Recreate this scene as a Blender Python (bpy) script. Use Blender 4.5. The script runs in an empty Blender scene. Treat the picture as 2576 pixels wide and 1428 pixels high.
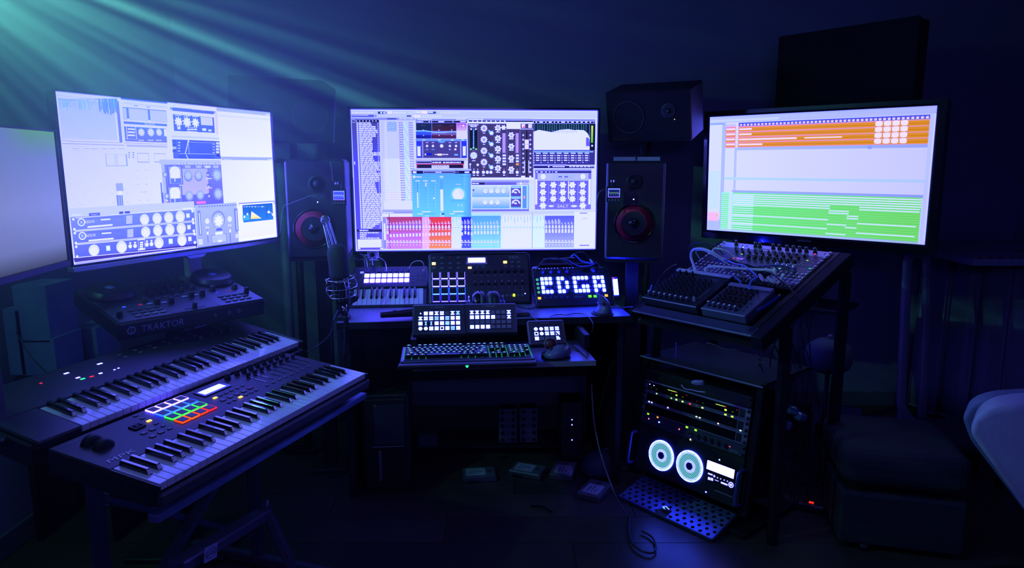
import bpy, bmesh, math, random
from math import radians as rad, sin, cos, pi
from mathutils import Vector, Matrix, Euler
random.seed(7)
C = bpy.context.scene.collection
sc = bpy.context.scene
# ---------------- camera, world, light, exposure ----------------
PX = 1750.0; PITCH = rad(9.7); EYE = Vector((0, 0, 1.35))
cam = bpy.data.cameras.new('camera'); cam_o = bpy.data.objects.new('camera', cam); C.objects.link(cam_o)
cam.sensor_width = 36; cam.lens = PX / 2576 * 36; cam.clip_start = .05
cam_o.location = EYE; cam_o.rotation_euler = (rad(90) - PITCH, 0, 0)
sc.camera = cam_o
sc.view_settings.view_transform = 'Standard'; sc.view_settings.look = 'None'
sc.view_settings.exposure = 0; sc.view_settings.gamma = 1; sc.view_settings.use_curve_mapping = False
w = bpy.data.worlds.new('world'); sc.world = w; w.use_nodes = True
w.node_tree.nodes['Background'].inputs[0].default_value = (0, 0, 0.002, 1)
cy = sc.cycles
cy.use_denoising = True; cy.max_bounces = 4; cy.diffuse_bounces = 2; cy.use_adaptive_sampling = True; cy.adaptive_threshold = .025; cy.glossy_bounces = 3
cy.volume_bounces = 0; cy.transparent_max_bounces = 4; cy.sample_clamp_indirect = 3; cy.use_light_tree = True
cy.caustics_reflective = False; cy.caustics_refractive = False

def area(name, loc, rot, sx, sy, col, power):
    l = bpy.data.lights.new(name, 'AREA'); l.shape = 'RECTANGLE'; l.size = sx; l.size_y = sy
    l.color = col; l.energy = power
    o = bpy.data.objects.new(name, l); C.objects.link(o); o.location = loc; o.rotation_euler = rot
    return o
# added unseen blue fill lights: one overhead, one behind the camera
area('blue_fill_overhead', (0.35, 1.5, 2.42), (rad(-16), 0, 0), .8, .3, (.15, .14, 1.0), 7.0)
area('blue_fill_rear', (0.2, -1.4, 1.9), (rad(70), 0, 0), 1.2, .4, (.17, .15, 1.0), 10.0)

# added unseen point light; the fan of beams is set in its emission
SL = Vector((-1.52, 1.62, 1.95))
pl = bpy.data.lights.new('added_beam_light', 'POINT'); pl.energy = 88; pl.shadow_soft_size = .012
plo = bpy.data.objects.new('added_beam_light', pl); C.objects.link(plo); plo.location = SL
zax = (EYE - SL).normalized(); xax = Vector((1, 0, 0)); xax = (xax - zax * xax.dot(zax)).normalized(); yax = zax.cross(xax)
plo.rotation_euler = Matrix((xax, yax, zax)).transposed().to_euler()
pl.use_nodes = True; nt = pl.node_tree; N = nt.nodes; Lk = nt.links
for n in list(N): N.remove(n)
def nd(nt, t, **k):
    n = nt.nodes.new(t)
    for a, b in k.items():
        if a.startswith('_'): n.inputs[int(a[1:])].default_value = b
        else: setattr(n, a, b)
    return n
out = nd(nt, 'ShaderNodeOutputLight'); em = nd(nt, 'ShaderNodeEmission'); tc = nd(nt, 'ShaderNodeTexCoord'); sp = nd(nt, 'ShaderNodeSeparateXYZ')
Lk.new(tc.outputs['Normal'], sp.inputs[0])
at2 = nd(nt, 'ShaderNodeMath', operation='ARCTAN2'); neg = nd(nt, 'ShaderNodeMath', operation='MULTIPLY', _1=-1.0)
Lk.new(sp.outputs[1], neg.inputs[0]); Lk.new(neg.outputs[0], at2.inputs[0]); Lk.new(sp.outputs[0], at2.inputs[1])
# at2 = angle below the horizontal, in radians
cr = nd(nt, 'ShaderNodeValToRGB'); mr = nd(nt, 'ShaderNodeMapRange'); mr.inputs[1].default_value = rad(-20); mr.inputs[2].default_value = rad(100)
Lk.new(at2.outputs[0], mr.inputs[0]); Lk.new(mr.outputs[0], cr.inputs[0])
cr.color_ramp.interpolation = 'EASE'
el = cr.color_ramp.elements
ENV = [(-18, 0.0), (5, .02), (14, .08), (18.5, .12), (20, .34), (21.5, .12), (23.5, .55), (25.5, .2), (27, .45), (28.8, 1.0), (30.5, .32), (32.3, .7), (33.8, .3), (35.7, .95), (37.6, .6), (40, .36), (46, .5), (52, .36), (60, .14), (72, .08), (84, .04), (94, 0)]
el[0].position = 0; el[0].color = (0, 0, 0, 1); el[1].position = 1; el[1].color = (0, 0, 0, 1)
for d, v in ENV[1:]:
    e = el.new((d + 20) / 120); e.color = (v, v, v, 1)
n1 = nd(nt, 'ShaderNodeTexNoise', noise_dimensions='1D'); n1.inputs['Scale'].default_value = 1.0; n1.inputs['Detail'].default_value = 3.5; n1.inputs['Roughness'].default_value = .62
ms = nd(nt, 'ShaderNodeMath', operation='MULTIPLY', _1=21.0); Lk.new(at2.outputs[0], ms.inputs[0])
ad = nd(nt, 'ShaderNodeMath', operation='ADD', _1=3.1); Lk.new(ms.outputs[0], ad.inputs[0]); Lk.new(ad.outputs[0], n1.inputs['W'])
m2 = nd(nt, 'ShaderNodeMapRange'); m2.inputs[1].default_value = .38; m2.inputs[2].default_value = .68; m2.inputs[3].default_value = .40; m2.inputs[4].default_value = 1.75
Lk.new(n1.outputs[0], m2.inputs[0])
mu = nd(nt, 'ShaderNodeMath', operation='MULTIPLY'); Lk.new(cr.outputs[0], mu.inputs[0]); Lk.new(m2.outputs[0], mu.inputs[1])
em.inputs[0].default_value = (.19, 1.0, .76, 1)
Lk.new(mu.outputs[0], em.inputs[1]); Lk.new(em.outputs[0], out.inputs[0])
# second added point light: a wide, even blue-green wash
p2 = bpy.data.lights.new('teal_wash_fill', 'POINT'); p2.energy = 12.0; p2.shadow_soft_size = .03; p2.color = (.12, .70, .74)
p2o = bpy.data.objects.new('teal_wash_fill', p2); C.objects.link(p2o); p2o.location = SL + Vector((0, 0.0, .05))

# ---------------- helpers ----------------
def ray(px, py):
    a = (px - 1288) / PX; b = (714 - py) / PX
    return Vector((a, cos(PITCH) + b * sin(PITCH), -sin(PITCH) + b * cos(PITCH)))
def at(px, py, Y=None, Z=None, X=None, d=None):
    r = ray(px, py)
    t = d if d is not None else (Y / r.y if Y is not None else ((Z - EYE.z) / r.z if Z is not None else X / r.x))
    return EYE + r * t
def lin(c): c /= 255.0; return c / 12.92 if c <= .04045 else ((c + .055) / 1.055) ** 2.4
def LC(c, boost=True):
    r, g, b = [lin(v) for v in c[:3]]
    if boost: b *= 1 + 8.0 * min(b, 1) ** 4
    return (r, g, b)
MATS = {}
def M(name, col, rough=.5, metal=0., var=.18, scale=25., bump=0., coat=0.):
    if name in MATS: return MATS[name]
    m = bpy.data.materials.new(name); m.use_nodes = True; t = m.node_tree; b = t.nodes['Principled BSDF']
    b.inputs['Roughness'].default_value = rough; b.inputs['Metallic'].default_value = metal
    b.inputs['Coat Weight'].default_value = coat
    tc = nd(t, 'ShaderNodeTexCoord'); n = nd(t, 'ShaderNodeTexNoise'); n.inputs['Scale'].default_value = scale; n.inputs['Detail'].default_value = 3
    t.links.new(tc.outputs['Object'], n.inputs['Vector'])
    mx = nd(t, 'ShaderNodeMix', data_type='RGBA')
    mx.inputs[6].default_value = tuple(max(0, c * (1 - var)) for c in col) + (1,); mx.inputs[7].default_value = tuple(min(1, c * (1 + var)) for c in col) + (1,)
    t.links.new(n.outputs[0], mx.inputs[0]); t.links.new(mx.outputs[2], b.inputs['Base Color'])
    if bump:
        bp = nd(t, 'ShaderNodeBump'); bp.inputs['Strength'].default_value = bump; bp.inputs['Distance'].default_value = .002
        t.links.new(n.outputs[0], bp.inputs['Height']); t.links.new(bp.outputs[0], b.inputs['Normal'])
    MATS[name] = m; return m
def EM(name, col, s=1.0, boost=True):
    if name in MATS: return MATS[name]
    m = bpy.data.materials.new(name); m.use_nodes = True; t = m.node_tree
    for n in list(t.nodes): t.nodes.remove(n)
    o = nd(t, 'ShaderNodeOutputMaterial'); e = nd(t, 'ShaderNodeEmission'); t.links.new(e.outputs[0], o.inputs[0])
    e.inputs[0].default_value = LC(col, boost) + (1,); e.inputs[1].default_value = s
    MATS[name] = m; return m
def mesh(name, vs, fs, m, smooth=False):
    me = bpy.data.meshes.new(name); me.from_pydata([tuple(v) for v in vs], [], fs); me.materials.append(m)
    if smooth:
        for p in me.polygons: p.use_smooth = True
    me.update(); return me
CACHE = {}
def bm_mesh(name, bm, m, smooth=False):
    me = bpy.data.meshes.new(name); bm.to_mesh(me); bm.free(); me.materials.append(m)
    if smooth:
        for p in me.polygons: p.use_smooth = True
    return me
def box(sx, sy, sz, m, bev=0., top=1., seg=1):
    """box centred in x and y, standing on z=0; top<1 narrows the upper face"""
    k = ('b', round(sx, 5), round(sy, 5), round(sz, 5), m.name, bev, top, seg)
    if k in CACHE: return CACHE[k]
    bm = bmesh.new(); bmesh.ops.create_cube(bm, size=1)
    for v in bm.verts:
        f = top if v.co.z > 0 else 1
        v.co = Vector((v.co.x * sx * f, v.co.y * sy * f, (v.co.z + .5) * sz))
    if bev: bmesh.ops.bevel(bm, geom=bm.edges[:], offset=bev, segments=seg, affect='EDGES', profile=.5)
    CACHE[k] = bm_mesh('box', bm, m); return CACHE[k]
def lathe(prof, m, n=20, smooth=True, ring=None):
    if ring is None:
        p_ = list(prof); hh = max(z for r, z in p_) - min(z for r, z in p_)
        ring = min(r for r, z in p_) > .0002 and ((len(p_) == 4 and (p_[0][1] == p_[3][1] or (p_[0][1] == p_[1][1] and p_[0][0] == p_[3][0]))) or (len(p_) == 3 and hh < .0021))
    k = ('l', tuple(prof), m.name, n, ring)
    if k in CACHE: return CACHE[k]
    vs = []; fs = []
    for r, z in prof:
        for i in range(n): a = 2 * pi * i / n; vs.append((r * cos(a), r * sin(a), z))
    for j in range(len(prof) - 1):
        for i in range(n):
            a = j * n + i; b = j * n + (i + 1) % n; fs.append((a, b, b + n, a + n))
    if ring:
        q_ = (len(prof) - 1) * n
        for i in range(n): j = (i + 1) % n; fs.append((q_ + i, q_ + j, j, i))
    else:
        if prof[0][0] > 0: fs.append(tuple(reversed(range(n))))
        if prof[-1][0] > 0: fs.append(tuple(range((len(prof) - 1) * n, len(prof) * n)))
    me = mesh('lathe', vs, fs, m); 
    if smooth and n > 8:
        for p in me.polygons: p.use_smooth = len(p.vertices) == 4
    CACHE[k] = me; return me
def cyl(r, h, m, n=16, r2=None): return lathe(((r, 0), (r if r2 is None else r2, h)), m, n)
def knobm(r, h, m, n=12): return lathe(((r * 1.15, 0), (r * 1.15, h * .15), (r, h * .25), (r * .86, h * .94), (r * .7, h)), m, n)
def ringm(sx, sy, t, h, m):
    """rectangular frame, outer size sx*sy, bar width t"""
    k = ('r', round(sx, 5), round(sy, 5), t, h, m.name)
    if k in CACHE: return CACHE[k]
    o = [(-sx/2, -sy/2), (sx/2, -sy/2), (sx/2, sy/2), (-sx/2, sy/2)]
    i = [(-sx/2+t, -sy/2+t), (sx/2-t, -sy/2+t), (sx/2-t, sy/2-t), (-sx/2+t, sy/2-t)]
    vs = [(x, y, 0) for x, y in o] + [(x, y, 0) for x, y in i] + [(x, y, h) for x, y in o] + [(x, y, h) for x, y in i]
    fs = []
    for a in range(4):
        b = (a + 1) % 4
        fs += [(8+a, 8+b, 12+b, 12+a), (a, b, 8+b, 8+a), (4+b, 4+a, 12+a, 12+b), (b, a, 4+a, 4+b)]
    CACHE[k] = mesh('ring', vs, fs, m); return CACHE[k]
def catmull(pts, n=6):
    P_ = [Vector(p) for p in pts]; P_ = [P_[0] * 2 - P_[1]] + P_ + [P_[-1] * 2 - P_[-2]]; o = []
    for i in range(1, len(P_) - 2):
        a, b, c, d = P_[i-1:i+3]
        for k in range(n):
            t = k / n; o.append(.5 * ((2*b) + (c-a)*t + (2*a-5*b+4*c-d)*t*t + (3*b-a-3*c+d)*t**3))
    o.append(P_[-2]); return o
def tubem(pts, r, m, n=8, sm=6, flat=1.):
    ps = catmull(pts, sm) if sm else [Vector(p) for p in pts]
    vs = []; fs = []; up = Vector((0, 0, 1)); T0 = (ps[1] - ps[0]).normalized()
    if abs(T0.dot(up)) > .95: up = Vector((1, 0, 0))
    nrm = (up - T0 * up.dot(T0)).normalized()
    for i, p in enumerate(ps):
        T = (ps[min(i+1, len(ps)-1)] - ps[max(i-1, 0)]).normalized()
        nrm = (nrm - T * nrm.dot(T)).normalized(); bn = T.cross(nrm)
        rr = r(i / (len(ps) - 1)) if callable(r) else r
        for k in range(n): a = 2 * pi * k / n; vs.append(p + nrm * cos(a) * rr + bn * sin(a) * rr * flat)
    for i in range(len(ps) - 1):
        for k in range(n): a = i*n+k; b = i*n+(k+1) % n; fs.append((a, b, b+n, a+n))
    fs.append(tuple(reversed(range(n)))); fs.append(tuple(range((len(ps)-1)*n, len(ps)*n)))
    me = mesh('tube', vs, fs, m)
    for p in me.polygons: p.use_smooth = len(p.vertices) == 4
    return me
GL = {}
def glyph(s):
    """outline of a line of lettering as flat triangles, height of a capital = 1, centred"""
    if s in GL: return GL[s]
    c = bpy.data.curves.new('t', 'FONT'); c.body = s; c.size = 1; c.align_x = 'CENTER'; c.resolution_u = 2; c.space_character = 1.05
    o = bpy.data.objects.new('t', c); C.objects.link(o)
    bpy.context.view_layer.update()
    me = bpy.data.meshes.new_from_object(o.evaluated_get(bpy.context.evaluated_depsgraph_get()))
    vs = [(v.co.x / .70, v.co.y / .70 - .5) for v in me.vertices]; fs = [tuple(p.vertices) for p in me.polygons]
    bpy.data.objects.remove(o); bpy.data.meshes.remove(me)
    GL[s] = (vs, fs); return GL[s]
def thing(name, label, cat, loc=(0, 0, 0), yaw=0, pitch=0, group=None):
    o = bpy.data.objects.new(name, None); C.objects.link(o); o.location = loc; o.rotation_euler = (rad(pitch), 0, rad(yaw))
    o.empty_display_size = .05; o['label'] = label; o['category'] = cat
    if group: o['group'] = group
    return o
def P(name, me, par, loc=(0, 0, 0), rot=(0, 0, 0), label=None, kind=None):
    o = bpy.data.objects.new(name, me); C.objects.link(o); o.parent = par; o.location = loc; o.rotation_euler = rot
    if label: o['label'] = label
    if kind: o['kind'] = kind
    return o
def T(name, me, label, cat, loc=(0, 0, 0), rot=(0, 0, 0), group=None, kind=None):
    o = P(name, me, None, loc, rot); o['label'] = label; o['category'] = cat
    if group: o['group'] = group
    if kind: o['kind'] = kind
    return o
def S(name, me, loc=(0, 0, 0), rot=(0, 0, 0)):
    o = P(name, me, None, loc, rot); o['kind'] = 'structure'; return o
def mw(o): return Matrix.Translation(o.location) @ o.rotation_euler.to_matrix().to_4x4() @ Matrix.Diagonal(o.scale).to_4x4()
def pin(root, px, py, h=0.):
    """where the view through a photo pixel meets the device's own top plane, in the device's coordinates"""
    m = mw(root); n = m.to_3x3() @ Vector((0, 0, 1)); o = m @ Vector((0, 0, h)); r = ray(px, py)
    t = (o - EYE).dot(n) / r.dot(n); q = m.inverted() @ (EYE + r * t); return (q.x, q.y, h)
def word(s, root, x, y, h, m, z=.0006, name='lettering', width=None, rot=(0, 0, 0), ital=0., parent=None):
    vs, fs = glyph(s); w0 = max(v[0] for v in vs) - min(v[0] for v in vs); k = h if width is None else width / w0
    me = mesh('word', [(a * k + ital * b * h, b * h, 0) for a, b in vs], fs, m)
    return P(name, me, parent or root, (x, y, z), rot)
# ---------------- materials ----------------
BLK = M('black_plastic', (.022, .022, .026), .42, bump=.05, scale=60)
BLK2 = M('matte_black_paint', (.012, .012, .014), .6, bump=.1, scale=90)
GLOSS = M('gloss_black_plastic', (.010, .010, .012), .12, coat=.4)
DGREY = M('dark_grey_plastic', (.055, .055, .062), .45, bump=.05, scale=60)
BTN = M('grey_rubber_button', (.16, .15, .17), .5)
GREY = M('grey_plastic', (.30, .30, .34), .4)
SILV = M('brushed_aluminium', (.55, .55, .60), .32, .75, scale=8)
CHRM = M('chrome', (.85, .85, .9), .12, 1.0)
WHT = M('white_key_plastic', (.72, .72, .74), .28, coat=.3, scale=14, var=.06)
BKEY = M('black_key_gloss', (.010, .010, .012), .14, coat=.6)
PALE = M('pale_cloth', (.42, .42, .50), .8, bump=.3, scale=120)
INK = M('printed_grey_ink', (.35, .35, .45), .5)
INK2 = M('printed_white_ink', (.75, .75, .85), .5)
RED = M('dark_red_cone', (.55, .015, .06), .5)
CBL = M('black_cable_rubber', (.018, .018, .022), .38)
CBW = M('white_cable_rubber', (.85, .85, .90), .4)
CBG = M('grey_cable_rubber', (.20, .20, .24), .4)
CBB = M('blue_cable_plastic', (.10, .16, .75), .3)
STICK = M('pale_note_sticker', (.92, 1.0, .95), .18, coat=.5)
# ---------------- room ----------------
def quadbox(x0, x1, y0, y1, z0, z1, m):
    vs = [(x0,y0,z0),(x1,y0,z0),(x1,y1,z0),(x0,y1,z0),(x0,y0,z1),(x1,y0,z1),(x1,y1,z1),(x0,y1,z1)]
    fs = [(3,2,1,0),(4,5,6,7),(0,1,5,4),(1,2,6,5),(2,3,7,6),(3,0,4,7)]
    return mesh('box', vs, fs, m)
WALL = M('dark_blue_wall_paint', (.20, .20, .30), .85, var=.06, scale=3, bump=.15)
XL, XR, YB, ZC = -1.78, 2.75, 3.80, 2.55
S('wall_back', quadbox(XL-.1, XR+.1, YB, YB+.1, 0, ZC, WALL))
S('wall_left', quadbox(XL-.1, XL, -2.2, YB, 0, ZC, WALL))
S('wall_right', quadbox(XR, XR+.1, -2.2, YB, 0, ZC, WALL))
S('wall_front', quadbox(XL-.1, XR+.1, -2.3, -2.2, 0, ZC, WALL))
S('ceiling', quadbox(XL-.1, XR+.1, -2.3, YB+.1, ZC, ZC+.1, M('ceiling_paint', (.25, .25, .3), .9)))
BASE = M('baseboard_paint', (.12, .12, .16), .5)
S('baseboard_back', quadbox(XL, XR, YB-.015, YB, 0, .08, BASE)); S('baseboard_left', quadbox(XL, XL+.015, -2.2, YB-.015, 0, .08, BASE))
S('baseboard_right', quadbox(XR-.015, XR, -2.2, YB-.015, 0, .08, BASE))
# laminate floor: boards laid side to side, each board its own piece
fl = S('floor', quadbox(XL-.1, XR+.1, -2.3, YB+.1, -.1, -.008, M('floor_underlay', (.02, .02, .02), .9)))
WOODS = []
for i in range(3):
    c = (.045 + .008*i, .036 + .006*i, .028 + .005*i)
    m = bpy.data.materials.new('laminate_oak'); m.use_nodes = True; t = m.node_tree; b = t.nodes['Principled BSDF']; b.inputs['Roughness'].default_value = .38
    tc = nd(t, 'ShaderNodeTexCoord'); mp = nd(t, 'ShaderNodeMapping'); mp.inputs['Scale'].default_value = (2.2, 34, 1); n = nd(t, 'ShaderNodeTexNoise'); n.inputs['Scale'].default_value = 3; n.inputs['Detail'].default_value = 5
    t.links.new(tc.outputs['Object'], mp.inputs[0]); t.links.new(mp.outputs[0], n.inputs['Vector'])
    mx = nd(t, 'ShaderNodeMix', data_type='RGBA'); mx.inputs[6].default_value = tuple(v*.6 for v in c)+(1,); mx.inputs[7].default_value = tuple(v*1.5 for v in c)+(1,)
    t.links.new(n.outputs[0], mx.inputs[0]); t.links.new(mx.outputs[2], b.inputs['Base Color']); WOODS.append(m)
bw = .19; y = 1.0; row = 0
while y < YB - .02:
    x = XL + .02 - (row * .47 % 1.2)
    while x < XR - .02:
        x0 = max(x, XL + .017); x1 = min(x + 1.2, XR - .017); y1 = min(y + bw, YB - .017)
        if x1 - x0 > .05: P('floorboard', box(round(x1-x0-.003, 3), round(y1-y-.003, 3), .008, WOODS[(row*7+int((x+9)*3)) % 3]), fl, ((x0+x1)/2, (y+y1)/2, -.008))
        x += 1.2
    y += bw; row += 1
P('bare_floor_area', box(XR-XL-.04, 3.15, .008, WOODS[0]), fl, ((XL+XR)/2, -.58, -.008))

# ---------------- screens ----------------
def col_mat(name, strength=1.0):
    if name in MATS: return MATS[name]
    m = bpy.data.materials.new(name); m.use_nodes = True; t = m.node_tree
    for n in list(t.nodes): t.nodes.remove(n)
    o = nd(t, 'ShaderNodeOutputMaterial'); e = nd(t, 'ShaderNodeEmission'); a = nd(t, 'ShaderNodeAttribute', attribute_name='picture')
    t.links.new(a.outputs['Color'], e.inputs[0]); e.inputs[1].default_value = strength; t.links.new(e.outputs[0], o.inputs[0]); MATS[name] = m; return m
class Canvas:
    """the picture on a display: flat coloured shapes on the panel, each a hair above the last"""
    def __init__(s, root, W, H): s.r = root; s.W = W; s.H = H; s.vs = []; s.fs = []; s.cs = []; s.k = 0; s.o = (0, 0, 1.)
    def src(s, x, y, k): s.o = (x, y, k)
    def uv(s, x, y):
        a = pin(s.r, s.o[0] + x / s.o[2], s.o[1] + y / s.o[2]); return (min(max(a[0], 0), s.W), min(max(a[1], 0), s.H))
    def poly(s, pts, col, cols=None, lv=None):
        s.k += 1; z = .0006 + (s.k % 4000) * 4e-7 if lv is None else lv
        b = len(s.vs); s.vs += [(p[0], p[1], z) for p in pts]; s.fs.append(tuple(range(b, b + len(pts))))
        s.cs.append(cols or [col] * len(pts))
    def uvrect(s, a, b, col, col2=None, hor=False):
        x0, x1 = sorted((a[0], b[0])); y0, y1 = sorted((a[1], b[1]))
        if x1 - x0 < 1e-5 or y1 - y0 < 1e-5: return
        c = LC(col); d = LC(col2) if col2 else c
        cols = [c, d, d, c] if hor else [d, d, c, c]
        s.poly([(x0, y0), (x1, y0), (x1, y1), (x0, y1)], None, cols)
    def R(s, x0, y0, x1, y1, col, col2=None, hor=False): s.uvrect(s.uv(x0, y0), s.uv(x1, y1), col, col2, hor)
    def O(s, x, y, r, col, n=10, sq=1.):
        a = s.uv(x, y); b = s.uv(x + r, y); rr = abs(b[0] - a[0]); c = LC(col)
        s.poly([(min(max(a[0] + rr * cos(2*pi*i/n), 0), s.W), min(max(a[1] + rr * sq * sin(2*pi*i/n), 0), s.H)) for i in range(n)], None, [c] * n)
    def G(s, x, y, r, col, t=8):   # a cog: knob with scale marks
        a = s.uv(x, y); b = s.uv(x + r, y); rr = abs(b[0] - a[0]); c = LC(col); n = t * 4
        s.poly([(a[0] + rr * (1 if i % 4 < 2 else .74) * cos(2*pi*i/n), a[1] + rr * (1 if i % 4 < 2 else .74) * sin(2*pi*i/n)) for i in range(n)], None, [c] * n)
    def L(s, pts, wd, col):
        q = [s.uv(*p) for p in pts]; a = s.uv(pts[0][0], pts[0][1]); b = s.uv(pts[0][0], pts[0][1] + wd); h = abs(a[1] - b[1]) / 2; c = LC(col)
        for p0, p1 in zip(q, q[1:]):
            dx, dy = p1[0]-p0[0], p1[1]-p0[1]; l = math.hypot(dx, dy) or 1; nx, ny = -dy/l*h, dx/l*h
            s.poly([(p0[0]-nx, p0[1]-ny), (p1[0]-nx, p1[1]-ny), (p1[0]+nx, p1[1]+ny), (p0[0]+nx, p0[1]+ny)], None, [c]*4)
    def frame(s, x0, y0, x1, y1, t, col):
        s.R(x0, y0, x1, y0+t, col); s.R(x0, y1-t, x1, y1, col); s.R(x0, y0, x0+t, y1, col); s.R(x1-t, y0, x1, y1, col)
    def W_(s, txt, x, y, h, col, wd=None):
        vs, fs = glyph(txt); a = s.uv(x, y); b = s.uv(x, y + h); hh = abs(a[1] - b[1]); k = hh; c = LC(col)
        if wd: w0 = max(v[0] for v in vs) - min(v[0] for v in vs); k = abs(s.uv(x + wd, y)[0] - a[0]) / w0
        s.k += 1; z = .0006 + (s.k % 4000) * 4e-7; bb = len(s.vs)
        s.vs += [(a[0] + v[0] * k, a[1] + v[1] * hh, z) for v in vs]
        for f in fs: s.fs.append(tuple(i + bb for i in f)); s.cs.append([c] * len(f))
    def dashes(s, x0, y, x1, h, col, seed=0, gap=.35):
        rr = random.Random(seed); x = x0
        while x < x1:
            w_ = h * rr.uniform(.8, 3.5); s.R(x, y, min(x + w_, x1), y + h, col); x += w_ + h * gap
    def build(s, par, name='display_panel', strength=1.0, off=0.):
        me = bpy.data.meshes.new('picture'); me.from_pydata([(v[0], v[1], v[2] + off) for v in s.vs], [], s.fs)
        ca = me.color_attributes.new('picture', 'FLOAT_COLOR', 'CORNER'); buf = []
        for c in s.cs:
            for q in c: buf += [q[0], q[1], q[2], 1.]
        ca.data.foreach_set('color', buf); me.materials.append(col_mat('lit_display_%s' % strength, strength)); me.update()
        return P(name, me, par)
def monitor(name, label, pos, yaw, pitch, W, H, bez, frame_mat, bb=None, depth=.05):
    """bez = left, right, top, bottom bezel"""
    r = thing(name, label, 'monitor', pos, yaw, pitch); l_, r_, t_, b_ = bez
    cx = (W + r_ - l_) / 2; cyy = (H + t_ - b_) / 2; ow = W + l_ + r_; oh = H + t_ + b_
    P('housing', box(ow, oh, depth, frame_mat, .006), r, (cx, cyy, -depth - .0005))
    vs = [(-l_, -b_), (W + r_, -b_), (W + r_, H + t_), (-l_, H + t_), (0, 0), (W, 0), (W, H), (0, H)]
    z = .006; e_ = min(bez) * .35; mid_ = [(-e_, -e_), (W + e_, -e_), (W + e_, H + e_), (-e_, H + e_)]
    v3 = [(x, y, z) for x, y in vs[:4]] + [(x, y, z) for x, y in mid_] + [(x, y, -.001) for x, y in vs[:4]] + [(x, y, -.001) for x, y in vs[4:]]; fs = []
    for a in range(4):
        b = (a + 1) % 4; fs += [(a, b, 4+b, 4+a), (4+a, 4+b, 12+b, 12+a), (8+a, 8+b, b, a)]
    P('bezel', mesh('bezel', v3, fs, frame_mat), r)
    return r
WH = (232, 238, 255)
# --- central television ---
tv = monitor('television', 'widest screen, mid-desk, showing red, cyan and blue mixer strips and knob windows', (-.7331, 3.2432, .9535), 4.05, 89.25, 1.135, .645, (.012, .012, .012, .016), GLOSS, depth=.04)
P('stand_neck', box(.10, .30, .03, BLK), tv, (.56, -.12, -.07)); P('stand_foot', box(.40, .03, .22, BLK, .008), tv, (.56, -.205, -.16))
c = Canvas(tv, 1.135, .645); c.uvrect((0, 0), (1.135, .645), (215, 224, 255))
c.src(860, 260, 3.757)
c.R(85, 70, 2410, 140, (196, 208, 255))
for i in range(9): c.R(350+i*10, 78, 356+i*10, 98, (60, 70, 120))
c.dashes(95, 80, 300, 14, (225, 235, 250), 1); c.R(340, 76, 405, 100, (40, 60, 110)); c.O(372, 88, 9, WH); c.O(398, 88, 8, WH)
c.R(428, 74, 475, 98, (245, 235, 255)); c.W_('2:20:07', 652, 88, 18, WH, 62); c.R(695, 76, 755, 90, WH); c.R(756, 72, 805, 95, (255, 240, 250))
c.R(815, 76, 890, 98, (50, 80, 140)); c.R(818, 78, 862, 90, WH)
for i in range(8): c.O(942+i*23, 90, 8, (225, 232, 255)); c.O(770+i*23, 120, 8, (225, 232, 255))
c.R(675, 108, 745, 132, (240, 236, 255)); c.R(612, 112, 655, 126, (50, 60, 120)); c.dashes(485, 84, 600, 10, WH, 3)
c.R(90, 105, 305, 130, (90, 100, 190)); c.dashes(95, 108, 250, 8, (200, 205, 255), 4); c.O(320, 118, 10, (120, 130, 210))
# browser list on the left
c.R(88, 134, 352, 155, (150, 160, 240)); c.R(90, 152, 352, 182, (18, 18, 50)); c.frame(92, 156, 124, 178, 3, WH)
for i in range(7): c.O(137+i*31, 166, 6, WH)
pts = [c.uv(92, 182), c.uv(145, 1380), c.uv(385, 1380), c.uv(352, 182)]
c.poly([pts[1], pts[2], pts[3], pts[0]], None, [LC((90, 80, 225)), LC((110, 105, 225)), LC((70, 66, 150)), LC((72, 68, 160))])
c.uvrect((0, 0), (c.uv(145, 1380)[0] - .006, c.uv(92, 700)[1]), (28, 26, 110))
ws = [115, 122, 160, 160, 178, 178, 158, 158] + [124]*8 + [190, 190, 124, 124, 134, 185, 185, 185, 182, 185, 150, 185, 184, 183, 180, 175, 132, 135, 140, 142, 145, 148] + [190]*14 + [185, 180, 150, 120, 95]
n_ = len(ws); yy0, yy1 = 178, 1185
for i, w_ in enumerate(ws):
    y_ = yy0 + (yy1 - yy0) * i / n_; xo = 50 * (y_ - 182) / 1200
    c.R(138 + xo, y_, 152 + xo, y_ + 15, (225, 235, 255))
    x = 158 + xo; e = 158 + xo + w_; j = 0
    while x < e - 4:
        s_ = (38, 26, 44, 30, 52)[(i * 3 + j) % 5]; c.R(x, y_ + 1, min(x + s_, e), y_ + 14, (228, 234, 255)); x += s_ + 4; j += 1
    c.R(333 + xo * .6, y_ + 4, 345 + xo * .6, y_ + 12, (190, 200, 255))
c.R(140, 1190, 380, 1212, (40, 40, 110)); c.dashes(168, 1194, 250, 12, WH, 9)
for i in range(4): c.dashes(170, 1216 + i*17, (350, 235, 228, 355)[i], 11, (225, 232, 255), i)
c.R(148, 1284, 378, 1362, WH); c.R(148, 1362, 380, 1382, (110, 90, 210)); c.R(150, 1364, 175, 1378, WH); c.R(362, 1364, 385, 1378, WH)
c.R(112, 640, 118, 925, WH); c.R(116, 548, 126, 578, WH)
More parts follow.
